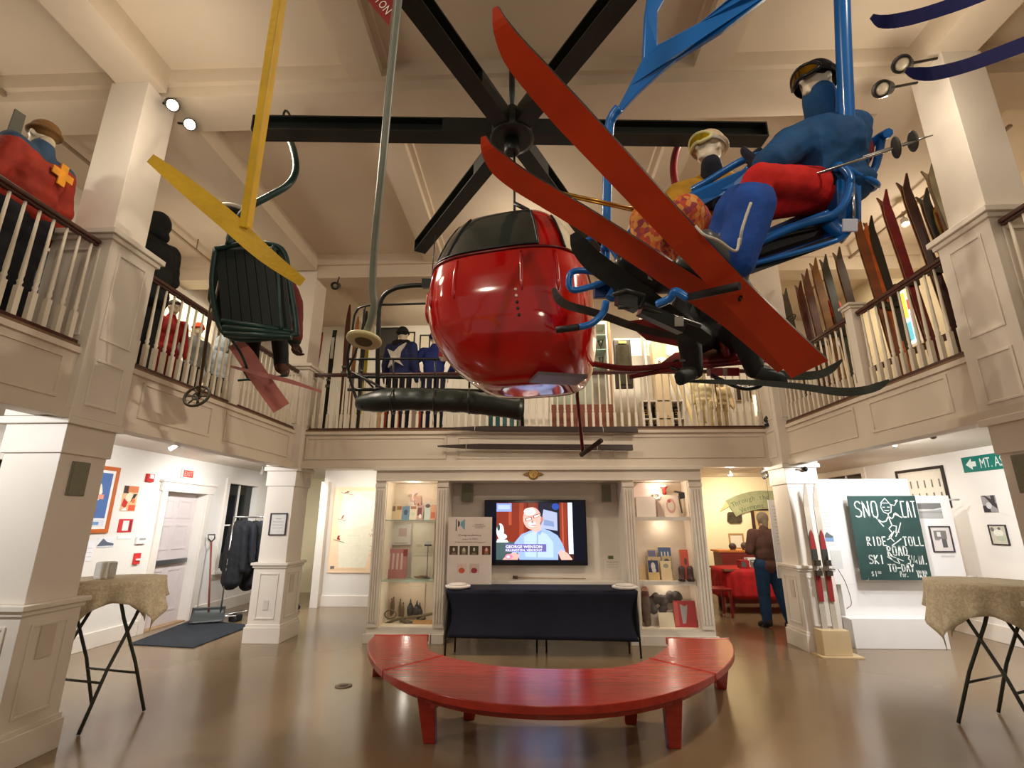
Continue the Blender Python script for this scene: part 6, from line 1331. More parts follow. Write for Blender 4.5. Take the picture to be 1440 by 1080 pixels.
MB().box(xr-.02, 6.3, 2.29, xr-.001, 7.68, 2.51).build('panel', TG, t); WSG = flat((216,222,214))
MB().prism([V(xr-.021, 7.62-a*.17, 2.4+c*.08) for a, c in ((0,0),(.6,1),(.6,.45),(1,.45),(1,-.45),(.6,-.45),(.6,-1))], (-.002,0,0)).build('arrow', WSG, t)
text('lettering', 'MT. ASCUTNEY', WSG, t, V(xr-.021, 7.38, 2.4), -Y1, Z1, .14, .85, .002, align='LEFT')
a = aY(1079, 703, 8.05); c = aY(1100, 813, 8.05); t = thing('hanging_text_panel', 'tall white text panel between the visitor and the rear right column', 'text panel', (a.x+.3, 8.05, c.z))
MB().box(a.x, 8.03, c.z, a.x+.6, 8.05, a.z).build('panel', mat('white_text_panel', (236,236,240), .4, var=.01), t); b = MB()
for k in range(12): b.box(a.x+.05, 8.028, a.z-.1-.05*k, a.x+.4, 8.03, a.z-.094-.05*k)
o_ = b.build('print', flat((170,172,176)), t); o_['kind'] = 'stuff'
for x_ in (a.x+.02, a.x+.56): MB().tube([(x_, 8.04, a.z), (x_, 8.04, ZLC)], .003, 6).build('hanging_wire', CHROME, t)
# skis on the rear right column with tan stand
t = thing('ski_stand', 'tan wooden floor stand holding a pair of old skis at the rear right column', 'stand', (3.78, 6.92, 0)); TAN = mat('tan_painted_box', (200,176,136), .5, var=.04)
MB().box(3.58, 6.86, .015, 3.92, 7.04, .3).build('box', TAN, t, bevel=.006); MB().box(3.52, 6.8, 0, 4.02, 7.07, .015).build('base_plate', TAN, t)
for i, (x, lab) in enumerate(((3.68, 'left ski of the old pair standing against the rear right column'), (3.81, 'right ski of the old pair standing against the rear right column'))):
    t = thing('antique_ski', lab, 'ski', (x, 6.95, .3), 'old pair of skis on the tan stand')
    pts = [V(x+.0, 6.95+.0*k, .3+1.78*k/12) for k in range(13)]; ws = [.07]*8+[.074,.076,.074,.06,.02]; pts[-1].y -= .05; pts[-2].y -= .02
    ski('', '', '', pts, ws, .012, mat('pale_grey_ski_top', (186,176,160), .4), mat('ski_edge_brown', (110,84,60), .5), side=(1,0,0), parent=t, pname='ski_body')
    b = MB(); b.prism([V(x-.03, 6.936, .62),V(x+.03, 6.936, .62),V(x+.036, 6.936, .95),V(x-.036, 6.936, .95)], (0,-.004,0)); b.build('lower_red_panel', flat((140,34,34)), t); b = MB(); b.prism([V(x-.036, 6.936, 1.25),V(x+.036, 6.936, 1.25),V(x+.025, 6.936, 1.42),V(x, 6.936, 1.5),V(x-.025, 6.936, 1.42)], (0,-.004,0)); b.build('upper_red_panel', flat((140,34,34)), t)
    b = MB(); b.box(x-.035, 6.88, .93, x+.035, 6.93, .99); b.box(x-.03, 6.87, 1.05, x+.03, 6.93, 1.12); b.tube([(x-.035,6.9,.96),(x,6.86,1.02),(x+.035,6.9,.96)], .006, 6); b.build('binding', mat('worn_dark_binding', (66,60,50), .5, metal=.4), t)
    MB().box(x-.034, 6.925, 1.12, x+.034, 6.935, 1.25).build('foot_plate', flat((50,52,44)), t)
t = thing('hanging_tag', 'small white paper tag tied to the old skis', 'tag', (3.9, 6.86, 1.05)); MB().box(3.84, 6.855, 1.02, 3.97, 6.86, 1.24).build('paper', flat((206,206,202)), t); MB().tube(spline([(3.9,6.86,1.02),(3.97,6.86,.85),(4.0,6.86,.62),(3.93,6.86,.55)], 6), .004, 6).build('string', flat((90,70,60)), t)
# ================================================================= CASE CONTENTS
bk_ = CD-.05
def item(name, lab, cat, px0, py0, px1, py1, rgb, Y=CD-.15, shapes=None, lean=.04, group=None, floor=None, dz=0, th=.015):
    a, c = aY(px0, py0, Y), aY(px1, py1, Y); z0 = c.z if floor is None else floor; z1 = a.z
    t = thing(name, lab, cat, ((a.x+c.x)/2, Y, z0), group)
    lo = [V(a.x, Y-lean, z0), V(c.x, Y-lean, z0), V(c.x, Y-lean+th, z0), V(a.x, Y-lean+th, z0)]; hi = [V(a.x, Y, z1), V(c.x, Y, z1), V(c.x, Y+th, z1), V(a.x, Y+th, z1)]
    MB().hexa(lo, hi).build('cover', flat(rgb), t)
    if shapes:
        w = (hi[0]-lo[0]); b = MB(); u = X1; n_ = u.cross(w.normalized()); n_ = -n_ if n_.y > 0 else n_
        board(b, (lo[0]+hi[1])/2, u, w, c.x-a.x, w.length, shapes, n=n_); b.build('print', None, t)
    return t
S1, S2 = 1.62, .79
GL_ = 'cards on the upper glass shelf'
for i, (x0, y0, x1, rgb, sh, lab) in enumerate(((543,711,557,(206,190,150),[((120,96,70),R4(.1,.6,.9,.95))],'tan landscape card at the left end of the upper glass shelf'), (558,711,565,(214,190,150),[((150,110,70),R4(.1,.7,.9,.95))],'narrow tan card second on the upper glass shelf'), (566,712,576,(106,140,170),[((60,84,110),EL(.5,.55,.25,.2))],'blue card on the upper glass shelf'), (577,711,586,(226,214,190),[((160,110,90),R4(.1,.75,.9,.95)),((200,210,180),EL(.5,.4,.3,.12))],'cream card right of the blue card'), (586,711,595,(196,160,150),[((120,60,60),R4(.2,.3,.8,.85)),((236,230,220),EL(.6,.25,.2,.15))],'pinkish brown card right of centre on the upper glass shelf'), (598,708,605,(206,222,216),[((110,70,70),EL(.5,.85,.45,.12))],'pale card with a dark oval on the upper glass shelf'), (606,710,613,(226,170,140),[((206,110,80),R4(.1,.1,.9,.5))],'orange pink card at the right end of the upper glass shelf'))):
    item('postcard', lab, 'card', x0, y0, x1, 731, rgb, shapes=sh, group=GL_, floor=S1)
item('postcard', 'brown card raised behind the others on the upper shelf', 'card', 584, 697, 592, 711, (206,166,150), Y=bk_-.03, shapes=[((140,80,60),EL(.6,.4,.2,.3))], floor=S1, lean=.02)
t = thing('figurine', 'small pink-white figurine raised above the cards on the glass shelf', 'figurine', aY(580, 706, bk_-.06)); a = aY(580, 704, bk_-.06)
b = MB(); b.cap(a, a+V(0,0,.1), .03, .02); b.ball(a+V(.02,0,.13), .022, 10); b.cap(a+V(0,0,.08), a+V(-.05,0,.1), .012, .01); b.cap(a+V(0,0,.08), a+V(.06,0,.13), .012, .01); b.blob('body', flat((226,196,188)), t, voxel=.008, smooth=2); MB().box(a.x-.04, a.y-.03, S1+.001, a.x+.04, a.y+.03, a.z-.02).build('pedestal', flat((214,200,190)), t)
item('book', 'large pinkish red book standing on the lower glass shelf', 'book', 544, 772, 572, 802, (190,120,116), shapes=[((222,196,186), R4(.1+.2*k,.3,.2+.2*k,.85)) for k in range(4)]+[((150,24,30), R4(.8,.75,1,.98))], floor=S2)
item('document', 'white paper with a faint pink seal above the red book', 'paper', 541, 737, 577, 766, (226,218,208), Y=bk_-.02, shapes=[((210,180,172), R4(.55,.4,.85,.8)), ((180,168,160), R4(.4,.06,.9,.1))], lean=.01)
item('document', 'tall cream sheet at the right of the lower glass shelf', 'paper', 582, 735, 609, 801, (230,218,196), Y=bk_-.03, shapes=[((200,190,170), R4(.05,.38,.95,.4)), ((206,196,176), R4(.2,.55,.45,.6))], floor=S2, lean=.02)
t = thing('model_skier', 'tiny dark model on a stand in the left glass case', 'model', aY(602, 773, bk_-.12)); a = aY(602, 768, bk_-.12)
b = MB(); b.box(a.x-.055, a.y-.02, a.z-.0, a.x+.055, a.y+.02, a.z+.025); b.build('model_body', flat((50,48,40)), t, bevel=.006); MB().tube([(a.x, a.y, S2+.0), (a.x, a.y, a.z)], .007, 6).build('stand', flat((70,66,56)), t); MB().lathe([(.05,0),(.045,.008),(0,.01)], (a.x, a.y, S2), n=16).build('foot', flat((90,80,66)), t); MB().box(a.x-.045, a.y-.015, a.z+.025, a.x+.045, a.y+.015, a.z+.07).build('model_top', flat((206,206,200)), t)
t = thing('rope_coil', 'coil of brown cord on the lower glass shelf', 'cord', aY(592, 800, bk_-.15)); a = aY(592, 799, bk_-.15); MB().tube([(a.x+.12*math.cos(k*.35)*(.5+k*.008), a.y+.04*math.sin(k*.35), S2+.008+.0004*k) for k in range(60)], .006, 6).build('coil', flat((130,96,66)), t)
# bottom of left case: bottles, lanterns, old ski and boot
OLB = mat('old_brown_leather', (96,80,48), .5, var=.3)
for i, (px, py, h_, lab) in enumerate(((551, 846, .10, 'slim brown bottle at the left of the lower case'), (553.5, 844, .12, 'second slim brown bottle beside the first'), (563, 847, .09, 'small dark figure on the sloping card in the lower case'), (567, 852, .08, 'smaller dark figure in the lower left case'))):
    a = aY(px, py, bk_-.06); t = thing('small_bottle', lab, 'bottle', V(a.x, a.y, a.z-.18)); MB().lathe([(.001,-.19),(.018,-.19),(.02,-.05),(.012,0),(.008,.03),(0,.03)], (a.x, a.y, a.z), n=14).build('glass', flat((120,90,60), .3), t); MB().lathe([(.010,.03),(.010,.045),(0,.045)], (a.x, a.y, a.z), n=10).build('stopper', flat((60,44,34)), t)
item('backing_card', 'large cream backing card in the lower part of the left case', 'card', 545, 820, 596, 872, (232,208,182), Y=bk_-.01, lean=.005, shapes=[((150,140,130), EL(.62,.92,.01,.01)), ((206,196,186), R4(.66,.91,.9,.925))])
for px, py, rr_, lab in ((577, 855, .05, 'dark pewter pointed vessel in the lower left case'), (586, 857, .055, 'taller dark pewter vessel with a spire lid'), (590, 860, .045, 'grey pewter vessel at the right of the group')):
    a = aY(px, py, bk_-.14); t = thing('pewter_vessel', lab, 'vessel', V(a.x, a.y, a.z-.08), 'pewter vessels in the lower left case'); MB().lathe([(.0,-.1),(rr_*.8,-.1),(rr_,-.04),(rr_*.9,.02),(rr_*.4,.05)], a, n=18).build('bowl', mat('dark_pewter', (70,68,70), .35, metal=.6, var=.2), t); MB().lathe([(rr_*.6,.045),(rr_*.3,.07),(.006,.12),(0,.13)], a, n=14).build('lid', mat('dark_pewter', (70,68,70), .35, metal=.6), t)
t = thing('antique_binding', 'old olive-brown ski binding with a leather loop lying in the lower case', 'ski binding', aY(572, 872, bk_-.2)); y_ = bk_-.24
b = MB(); q = [aY(x, y, y_) for x, y in ((540,878),(556,872),(575,868),(592,866),(612,862))]; b.tube(spline(q, 5), .022, 8, sq=.6); b.build('sole', OLB, t)
lp = [aY(545+8*math.cos(k/20*2*PI)+4, 864+6*math.sin(k/20*2*PI), y_) for k in range(20)]; MB().tube(lp, .009, 6, closed=True).build('leather_loop', OLB, t)
b = MB(); q = [aY(x, y, y_-.03) for x, y in ((563,872),(580,876),(598,868))]; b.tube(spline(q, 5), .03, 8, sq=.7); b.build('heel_cup', mat('dark_olive_leather', (74,64,36), .5, var=.3), t)
t = thing('wood_block', 'small tan wooden block in the corner of the lower left case', 'block', aY(590, 877, y_-.02)); a, c = aY(581, 872, y_-.05), aY(607, 879, y_-.05); MB().box(a.x, a.y-.03, ZB+.007, c.x, a.y+.03, a.z).build('block', flat((190,150,96)), t)
# right case
R1, R2 = 1.66, .80; bk2 = RBK-.01
t = thing('display_plate', 'round white glass plate standing on the top shelf of the right case', 'plate', aY(903, 716, bk2-.1)); a = aY(904, 694, bk2-.08); MB().lathe([(.0,0),(.1,.004),(.15,.016),(.155,.02),(.15,.024)], a, (0,-.98,.2), 32).build('rim', mat('opal_glass', (236,214,206), .15), t); MB().box(a.x-.12, a.y-.06, R1+.001, a.x+.16, a.y-.03, a.z-.05).build('stand', flat((222,210,200)), t)
t = thing('white_rosette', 'crumpled white ribbon rosette on the top shelf of the right case', 'rosette', aY(922, 700, bk2-.12)); a = aY(923, 698, bk2-.12); b = MB()
for k in range(7): b.ball(a+V(.05*math.cos(k*.9), .0, .04*math.sin(k*.9)), .03, 8)
b.blob('petals', flat((226,216,204)), t, voxel=.01, smooth=2, wrinkle=.02)
MB().tube([(a.x, a.y, a.z), (a.x-.01, a.y, R1)], .012, 6).build('stem', flat((150,120,100)), t)
t = thing('red_trophy_cup', 'red and white cup between two white bows on the top shelf', 'cup', aY(935, 695, bk2-.1)); a = aY(934, 690, bk2-.1); MB().lathe([(.03,-.05),(.025,-.02),(.03,.02),(.055,.05),(.05,.055)], a, n=18).build('bowl', flat((190,44,30)), t); MB().lathe([(.055,.055),(.06,.065),(.03,.075),(0,.08)], a, n=18).build('lid', flat((236,206,190)), t); MB().tube([(a.x,a.y,a.z-.05),(a.x,a.y,R1)], .02, 8).build('foot', flat((200,180,160)), t)
t = item('framed_plaque', 'cream plaque with a red wreath leaning on the top shelf', 'plaque', 932, 696, 954, 724, (226,208,188), Y=bk2-.16, floor=R1, shapes=[((206,150,140), EL(.5,.5,.34,.34)), ((214,204,180), EL(.5,.5,.22,.22)), ((190,80,80), EL(.4,.72,.12,.08))])
t = thing('black_camera', 'black old camera on a strap at the right of the top shelf', 'camera', aY(960, 698, bk2-.12)); a = aY(960, 697, bk2-.12); MB().obox(a, V(.045,0,.01), V(0,.03,0), V(-.01,0,.04)).build('camera_body', BLKMATTE, t, bevel=.006); MB().obox(a+V(-.06,0,.05), V(.06,0,-.012), V(0,.02,0), V(.005,0,.012)).build('flap', flat((80,66,56)), t); MB().tube([a+V(-.06,0,0), a+V(-.03,0,-.25)], .012, 6).build('strap', flat((100,84,72)), t)
item('text_sheet', 'white text sheet at the left of the top shelf', 'text sheet', 897, 702, 930, 725, (226,208,200), Y=bk2-.02, floor=R1, lean=.01)
BG = 'books on the middle shelf of the right case'
for x0, y0, x1, y1, rgb, sh, lab, Y in ((910,772,922,785,(206,190,150),[((110,110,150),R4(.05,.35,1,.95))],'small blue-grey booklet at the back left of the middle shelf',bk2-.04), (925,769,944,786,(206,190,140),[((70,96,140),R4(0,.3,1,.98)),((220,220,210),R4(.2,.45,.3,.85)),((220,220,210),R4(.45,.45,.55,.85)),((220,220,210),R4(.7,.45,.8,.85))],'blue booklet with pale letters at the back of the middle shelf',bk2-.04), (910,783,930,800,(200,176,130),[((130,120,100),EL(.3,.7,.1,.2))],'tan booklet behind the navy one',bk2-.08), (930,782,945,800,(196,170,120),[((60,64,56),EL(.5,.5,.45,.4))],'tan booklet with a dark green picture',bk2-.08), (910,788,927,813,(214,180,120),[((22,36,90),R4(.05,.4,.98,1)),((220,214,206),EL(.5,.7,.2,.2)),((220,214,206),EL(.55,.5,.2,.12))],'booklet with a white figure on navy blue, front of the middle shelf',bk2-.14), (928,789,945,813,(222,196,150),[((150,146,120),EL(.5,.75,.25,.12))],'cream booklet right of the navy one',bk2-.14), (898,794,908,812,(206,176,130),None,'narrow tan booklet at the left end of the middle shelf',bk2-.1)):
    item('booklet', lab, 'book', x0, y0, x1, y1, rgb, Y=Y, shapes=sh, group=BG, floor=R2)
item('orange_booklet', 'bright orange booklet standing behind the brown boots', 'book', 955, 773, 972, 800, (216,84,44), Y=bk2-.04, shapes=[((120,40,40),EL(.5,.6,.15,.12))], floor=R2)
for px, lab in ((958, 'left of the two old brown leather boots on the middle shelf'), (970, 'right of the two old brown leather boots on the middle shelf')):
    a = aY(px, 808, bk2-.2); t = thing('leather_boot', lab, 'boot', V(a.x, a.y, R2), 'old brown leather boots'); b = MB(); b.cap(V(a.x+.01, a.y, R2+.03), V(a.x+.015, a.y+.01, R2+.15), .042, .048); b.cap(V(a.x, a.y, R2+.035), V(a.x-.03, a.y-.12, R2+.03), .038, .034); b.blob('upper', mat('dark_brown_leather', (74,40,32), .4, var=.2), t, voxel=.01, smooth=3)
    MB().obox(V(a.x-.012, a.y-.05, R2+.007), V(.04,0,0), V(.012,.09,0), V(0,0,.006)).build('sole', BLKMATTE, t)
FUR = fabric('grey_brown_fur', (66,58,54))
t = thing('fur_mitten', 'dark grey-brown fur piece draped in the bottom of the right case', 'fur', aY(925, 850, bk2-.12)); b = MB()
for x, y, r_ in ((912,846,.07),(922,842,.08),(932,844,.08),(942,840,.08),(952,838,.07),(918,856,.07),(932,858,.07)): b.ball(aY(x, y, bk2-.1), (r_, .05, r_), 10)
b.blob('pelt', FUR, t, voxel=.014, smooth=2, wrinkle=.06); MB().box(aY(914,855,bk2-.1).x, bk2-.12, ZB+.007, aY(945,855,bk2-.1).x, bk2-.07, ZB+.2).build('support', flat((210,196,180)), t)
t = thing('tall_fur_boot', 'tall brown fur boot standing at the left of the bottom shelf', 'boot', aY(908, 880, bk2-.16)); a = aY(909, 862, bk2-.16); b = MB(); b.cap(V(a.x, a.y, ZB+.06), V(a.x, a.y, ZB+.42), .06, .055); b.cap(V(a.x, a.y, ZB+.06), V(a.x-.01, a.y-.03, ZB+.05), .05, .045); b.blob('shaft', fabric('brown_speckled_fur', (90,72,58)), t, voxel=.012, smooth=2, wrinkle=.03); MB().lathe([(.05,0),(.055,.02),(.03,.05)], (a.x, a.y, ZB+.46), n=14).build('liner', flat((226,170,150)), t)
item('red_book', 'red book with a grey pitcher shape in the bottom of the right case', 'book', 946, 845, 980, 881, (178,44,48), Y=bk2-.2, floor=ZB+.006, shapes=[((206,90,80), R4(0,.05,.2,.95)), ((170,166,166), [(.35,.15),(.5,.15),(.62,.7),(.65,.85),(.5,.8),(.3,.88),(.32,.6)])])
t = item('open_booklet', 'cream booklet lying tilted in front of the fur', 'book', 925, 862, 948, 880, (222,208,176), Y=bk2-.2, floor=ZB+.006, lean=.06, th=.03)
t = thing('dark_block', 'small dark block in the right corner of the bottom shelf', 'block', aY(983, 882, bk2-.18)); a = aY(983, 880, bk2-.18); MB().box(a.x-.05, a.y-.04, ZB+.007, a.x+.045, a.y+.04, ZB+.09).build('block', flat((66,58,44)), t, bevel=.005)
# two old skis hung on the rear fascia, on wires
BSK = mat('dark_brown_old_ski', (40,22,16), .5, var=.2)
for (l, r_, y, lab) in ((628, 897, 604, 'upper of two long dark wooden skis hanging flat on the rear balcony fascia'), (615, 890, 629, 'lower of two long dark wooden skis hanging flat on the rear balcony fascia')):
    a, c = aY(l, y-2, YB-.12), aY(r_, y, YB-.12); pts = [a.lerp(c, k/14)+V(0,0,0) for k in range(15)]; ws = [.012,.04,.065]+[.085]*12; t = thing('old_wooden_ski', lab, 'ski', a.lerp(c, .5))
    ski('', '', '', pts, ws, .025, BSK, BSK, side=(0,.3,1), parent=t, pname='ski_body')
    for f in (.15, .82): p = a.lerp(c, f); MB().tube([(p.x, p.y+.0, p.z-.07), (p.x, p.y-.03, p.z), (p.x, YB-.02, p.z+.1)], .004, 6).build('hanging_wire', flat((200,194,180)), t)
# ================================================================= UPPER GALLERY, REAR
YG = 8.6
def yb_box(px0, py0, px1, py1, Y, d=.3, floor=None, ceilz=None):
    a, c = aY(px0, py0, Y), aY(px1, py1, Y); return a.x, Y, (floor if floor is not None else c.z), c.x, Y+d, (ceilz if ceilz is not None else a.z)
tc_ = thing('trophy_case', 'tall lit white trophy case with a brown-red base behind the rear railing', 'display case', (1.0, YG+.2, ZU))
x0, _, _, x1, _, zt_ = yb_box(800, 430, 862, 600, YG)
WB = mat('brown_red_panelling', (112,56,38), .45, var=.15)
xb0 = aY(775, 570, YG).x; MB().box(xb0, YG-.03, ZU, x1+.02, YG+.4, 3.58).build('base_cabinet', WB, tc_)
b = MB(); b.box(xb0, YG+.36, 3.58, x1, YG+.4, 5.1); b.box(xb0, YG, 3.58, xb0+.04, YG+.36, 5.1); b.box(x1-.04, YG, 3.58, x1, YG+.36, 5.1); b.box(xb0, YG, 5.1, x1, YG+.4, 5.16); b.build('case', WHITE, tc_)
b = MB(); b.box(x1, YG-.02, ZU, x1+.045, YG+.4, 5.16); b.build('corner_post', mat('golden_oak_trim', (150,104,58), .4, var=.1), tc_)
for z in (4.28, 4.62, 4.9): MB().box(xb0+.04, YG+.01, z-.012, x1-.04, YG+.36, z).build('glass_shelf', GEDGE, tc_)
MB().box(xb0+.04, YG+.05, 3.6, x1-.3, YG+.3, 4.1).build('grey_showcase', mat('grey_green_showcase', (150,156,140), .4, var=.1), tc_)
k_ = 0
for z in (4.28, 4.62):
    for x in [x1-.12-.16*i for i in range(5)]:
        k_ += 1; t = thing('trophy', 'dark silver trophy %s on the %s shelf of the trophy case' % (['nearest the oak post', 'second from the oak post', 'third from the oak post', 'fourth from the oak post', 'fifth from the oak post'][round((x1-.12-x)/.16)], 'lower' if z < 4.5 else 'upper'), 'trophy', (x, YG+.15, z), 'trophies in the glass case')
        MB().lathe([(.04,0),(.04,.03),(.012,.05),(.012,.09),(.035,.12),(.05,.2+.02*(k_%3)),(.04,.21)], (x, YG+.15, z), n=12).build('cup', mat('tarnished_silver', (92,96,84), .3, metal=.7, var=.3), t)
# dark cabinet, boots, banner, white door
a = yb_box(863, 478, 891, 545, YG+.1, .1); t = thing('dark_cabinet', 'dark-framed glass wall cabinet right of the trophy case', 'cabinet', (a[0], a[1], a[2])); MB().box(*a).build('carcass', mat('dark_brown_case', (44,32,24), .4), t); MB().box(a[0]+.04, a[1]-.012, a[2]+.06, a[3]-.04, a[1], a[5]-.1).build('glass_front', mat('dark_cabinet_glass', (58,54,42), .15, var=.4, vs=6), t); MB().box(a[0]+.08, a[1]-.02, a[5]-.08, a[3]-.08, a[1], a[5]-.03).build('brass_plate', BR, t)
bs = thing('boot_shelf', 'low white shelf of old ski boots right of the trophy case', 'shelf', (1.7, YG, ZU)); a0, a1 = aY(864, 0, YG).x, aY(907, 0, YG).x
b = MB(); 
for z in (ZU+.04, ZU+.36, ZU+.68): b.box(a0, YG, z, a1, YG+.3, z+.02)
b.box(a0-.02, YG, ZU, a0, YG+.3, ZU+.72); b.box(a1, YG, ZU, a1+.02, YG+.3, ZU+.72); b.box(a0, YG+.3, ZU, a1, YG+.32, ZU+.72); b.build('shelf_unit', WHITE, bs)
for r_ in range(2):
    for c in range(4):
        x = a0+.06+(a1-a0-.1)*c/3.3; z = ZU+.06+.32*r_
        t = thing('ski_boot', '%s ski boot in the %s row of the low white shelf' % (['leftmost', 'second', 'third', 'rightmost'][c], ['bottom', 'top'][r_]), 'boot', (x, YG+.1, z), 'old ski boots on the low shelf')
        cc = [(30,28,26), (40,34,28), (26,26,28), (60,44,30)][(c+r_) % 4]
        b = MB(); b.cap((x, YG+.16, z+.04), (x, YG+.16, z+.2), .045, .05); b.cap((x, YG+.14, z+.045), (x, YG+.03, z+.035), .042, .036); b.blob('shell', mat('boot_shell_%d' % ((c+r_) % 4), cc, .3, var=.2), t, voxel=.014, smooth=2)
        b = MB()
        for q in range(3): b.box(x-.03, YG+.08, z+.08+.04*q, x+.03, YG+.11, z+.09+.04*q)
        b.build('buckle', mat('gold_buckle', (206,160,70), .3, metal=.6), t)
a = yb_box(863, 476, 938, 500, YG+.35, .02); t = thing('banner', 'white banner with a round red and purple emblem above the dark cabinet', 'banner', (a[0], a[1], a[2])); MB().box(a[0], a[1], a[2], a[3]+.5, a[4], a[5]).build('cloth', flat((236,226,206)), t)
em = aY(873, 489, YG+.34); MB().lathe([(.11,0),(.11,.006),(.0,.008)], (em.x, em.y, em.z), (0,-1,0), 24).build('emblem', flat((70,50,110)), t)
b = MB(); b.bar((em.x-.06, em.y-.009, em.z-.06), (em.x+.06, em.y-.009, em.z+.06), .004, .035, up=(0,0,1)); b.bar((em.x-.06, em.y-.009, em.z+.06), (em.x+.06, em.y-.009, em.z-.06), .004, .035); b.build('crossed_bars', flat((206,60,60)), t)
text('lettering', 'TENTH MOUNTAIN DIVISION', flat((170,150,130)), t, V(em.x+.5, YG+.35, em.z+.02), X1, Z1, .05, .6)
for (l, r_, lab, m_) in ((905, 917, 'wall_pier', WHITE), (916, 946, 'wall_pier', mat('beige_pier_paint', (206,184,150), .6, var=.02)), (735, 772, 'wall_pier', WHITE), (583, 604, 'wall_pier', WHITE)):
    a = yb_box(l, 480, r_, 600, YG+.0 if l > 700 else 9.0, .2, floor=ZU); struct(MB().box(a[0], a[1], ZU, a[3], a[4], aY(590, 502, 9.0).z if l == 583 else 5.9 if l != 916 else 4.75).build('wall_partition', m_))
t = thing('round_sign', 'round white sign with a dark letter shape on the beige pier', 'sign', aY(931, 512, YG-.01)); c = aY(931, 512, YG-.005); MB().lathe([(.13,0),(.13,.01),(0,.012)], c, (0,-1,0), 24).build('disc', flat((236,220,190)), t)
text('letter', 'M', flat((120,80,60)), t, c+V(0,-.012,0), X1, Z1, .14, .14)
platey('framed_picture', 'small pale framed picture on the beige pier below the round sign', 'picture', YG-.0, aY(926,0,YG).x, aY(944,0,YG).x, 3.75, 4.0, (226,206,170), (60,44,34), .015)
# pale skis leaning in the bright corner
t0 = None
for i, (x, lab) in enumerate(((2.62,'leftmost'), (2.72,'second'), (2.80,'third'), (2.9,'fourth'), (3.0,'fifth'), (3.12,'rightmost'))):
    t = thing('pale_ski', '%s of the pale wooden skis leaning in the bright rear right corner' % lab, 'ski', (x, 8.9, ZU), 'pale skis leaning in the rear right corner')
    pts = [V(x-.22*k/10+.05*i, 8.9+.3*k/10, ZU+(1.3+.08*(i % 3))*k/10) for k in range(11)]
    ski('', '', '', pts, [.07]*9+[.05,.02], .015, mat('pale_ash_wood', (206,182,130), .5, var=.1), mat('pale_ash_wood', (206,182,130), .5), side=(1,0,0), parent=t, pname='ski_body')
for px0, py0, px1, py1, lab in ((1035,538,1046,562,'dark narrow picture behind the cream mannequins'), (1050,538,1058,560,'second dark narrow picture behind the cream mannequins')):
    a = yb_box(px0, py0, px1, py1, 10.4, .05); platey('framed_picture', lab, 'picture', 10.45, a[0], a[3], a[2], a[5], (44,34,28), (180,160,130), .02)
a = yb_box(1062, 556, 1080, 583, 9.4, .05); t = thing('lit_panel', 'small bright lit panel at the right end of the rear gallery', 'light box', (a[0], 9.4, a[2])); MB().box(*a).build('diffuser', mat('warm_lit_diffuser', (255,240,205), .5, var=0, emit=2.5), t); MB().box(a[0]-.03, 9.45, a[2]-.03, a[3]+.03, 9.48, a[5]+.03).build('frame', WHITE, t)
t = thing('black_finial', 'small black turned finial on the rear railing at the right corner', 'finial', aY(1080, 595, 7.42)); c = aY(1080, 599, 7.38); MB().lathe([(.045,0),(.05,.03),(.02,.045),(.05,.08),(.045,.11),(.015,.15),(0,.16)], c, n=14).build('turning', BLACK, t); MB().lathe([(.06,-.01),(.06,0),(0,.001)], c, n=14).build('foot', BLACK, t)
# left part of the rear gallery: skis standing on end, pictures
def stand_ski(px, py, Y, rgb, lab, w=.085, base=None, grp='skis standing in the rear left gallery', tip='round', lean=0.0, band=None):
    a = aY(px, py, Y); H_ = a.z-ZU; t = thing('standing_ski', lab, 'ski', (a.x, Y, ZU), grp)
    pts = [V(a.x+lean*(1-k/12), Y+(.03*(k-9)**2*.15 if k > 9 else 0), ZU+H_*k/12) for k in range(13)]
    ws = [w*.95]*4+[w*.9]*4+[w, w*1.02, w, w*.8, w*.3 if tip != 'flat' else w*.9]
    m1 = mat('ski_paint_%d_%d_%d' % rgb, rgb, .35, var=.15, vs=5)
    ski('', '', '', pts, ws, .014, m1, m1, side=(1,0,0), parent=t, pname='ski_body')
    zb = ZU+H_*.45; b = MB(); b.box(a.x+lean*.5-w*.45, Y-.05, zb, a.x+lean*.5+w*.45, Y-.002, zb+.05); b.box(a.x+lean*.5-w*.35, Y-.06, zb+.12, a.x+lean*.5+w*.35, Y-.002, zb+.15); b.build('binding', mat('steel_binding', (110,108,100), .4, metal=.7), t)
    if band: z0 = ZU+H_*.72; MB().box(a.x-w*.3, Y-.006, z0, a.x+w*.3, Y-.001, z0+.4).build('stripe', flat(band), t)
stand_ski(452, 466, 8.1, (138,24,30), 'red ski standing beside the rear left corner column', lean=-.1)
stand_ski(470, 463, 8.3, (26,28,26), 'black ski with white markings standing second from the corner column', band=(200,200,190), tip='flat')
stand_ski(491, 427, 8.2, (84,40,28), 'tall brown ski standing behind the grey platter disc', lean=.05)
stand_ski(503, 444, 8.5, (170,120,70), 'light brown ski with a hooked tip behind the platter disc')
stand_ski(515, 436, 8.3, (30,30,28), 'black ski standing just right of the light brown one')
stand_ski(519, 440, 8.6, (206,186,30), 'yellow ski standing behind the upright of the black chair', w=.1)
for px0, py0, px1, py1, Y, rgb, fr_, lab in ((534,462,556,500,10.45,(60,58,54),(44,40,36),'dark picture left of the star-jacketed mannequin on the rear wall'), (570,468,580,500,10.45,(226,214,190),(60,50,40),'light narrow picture between the two blue-clad mannequins'), (592,472,602,498,10.45,(216,206,186),(40,36,32),'light picture left of the royal blue mannequin')):
    a = yb_box(px0, py0, px1, py1, Y, .05); platey('framed_picture', lab, 'picture', 10.49, a[0], a[3], a[2], a[5], rgb, fr_, .03)
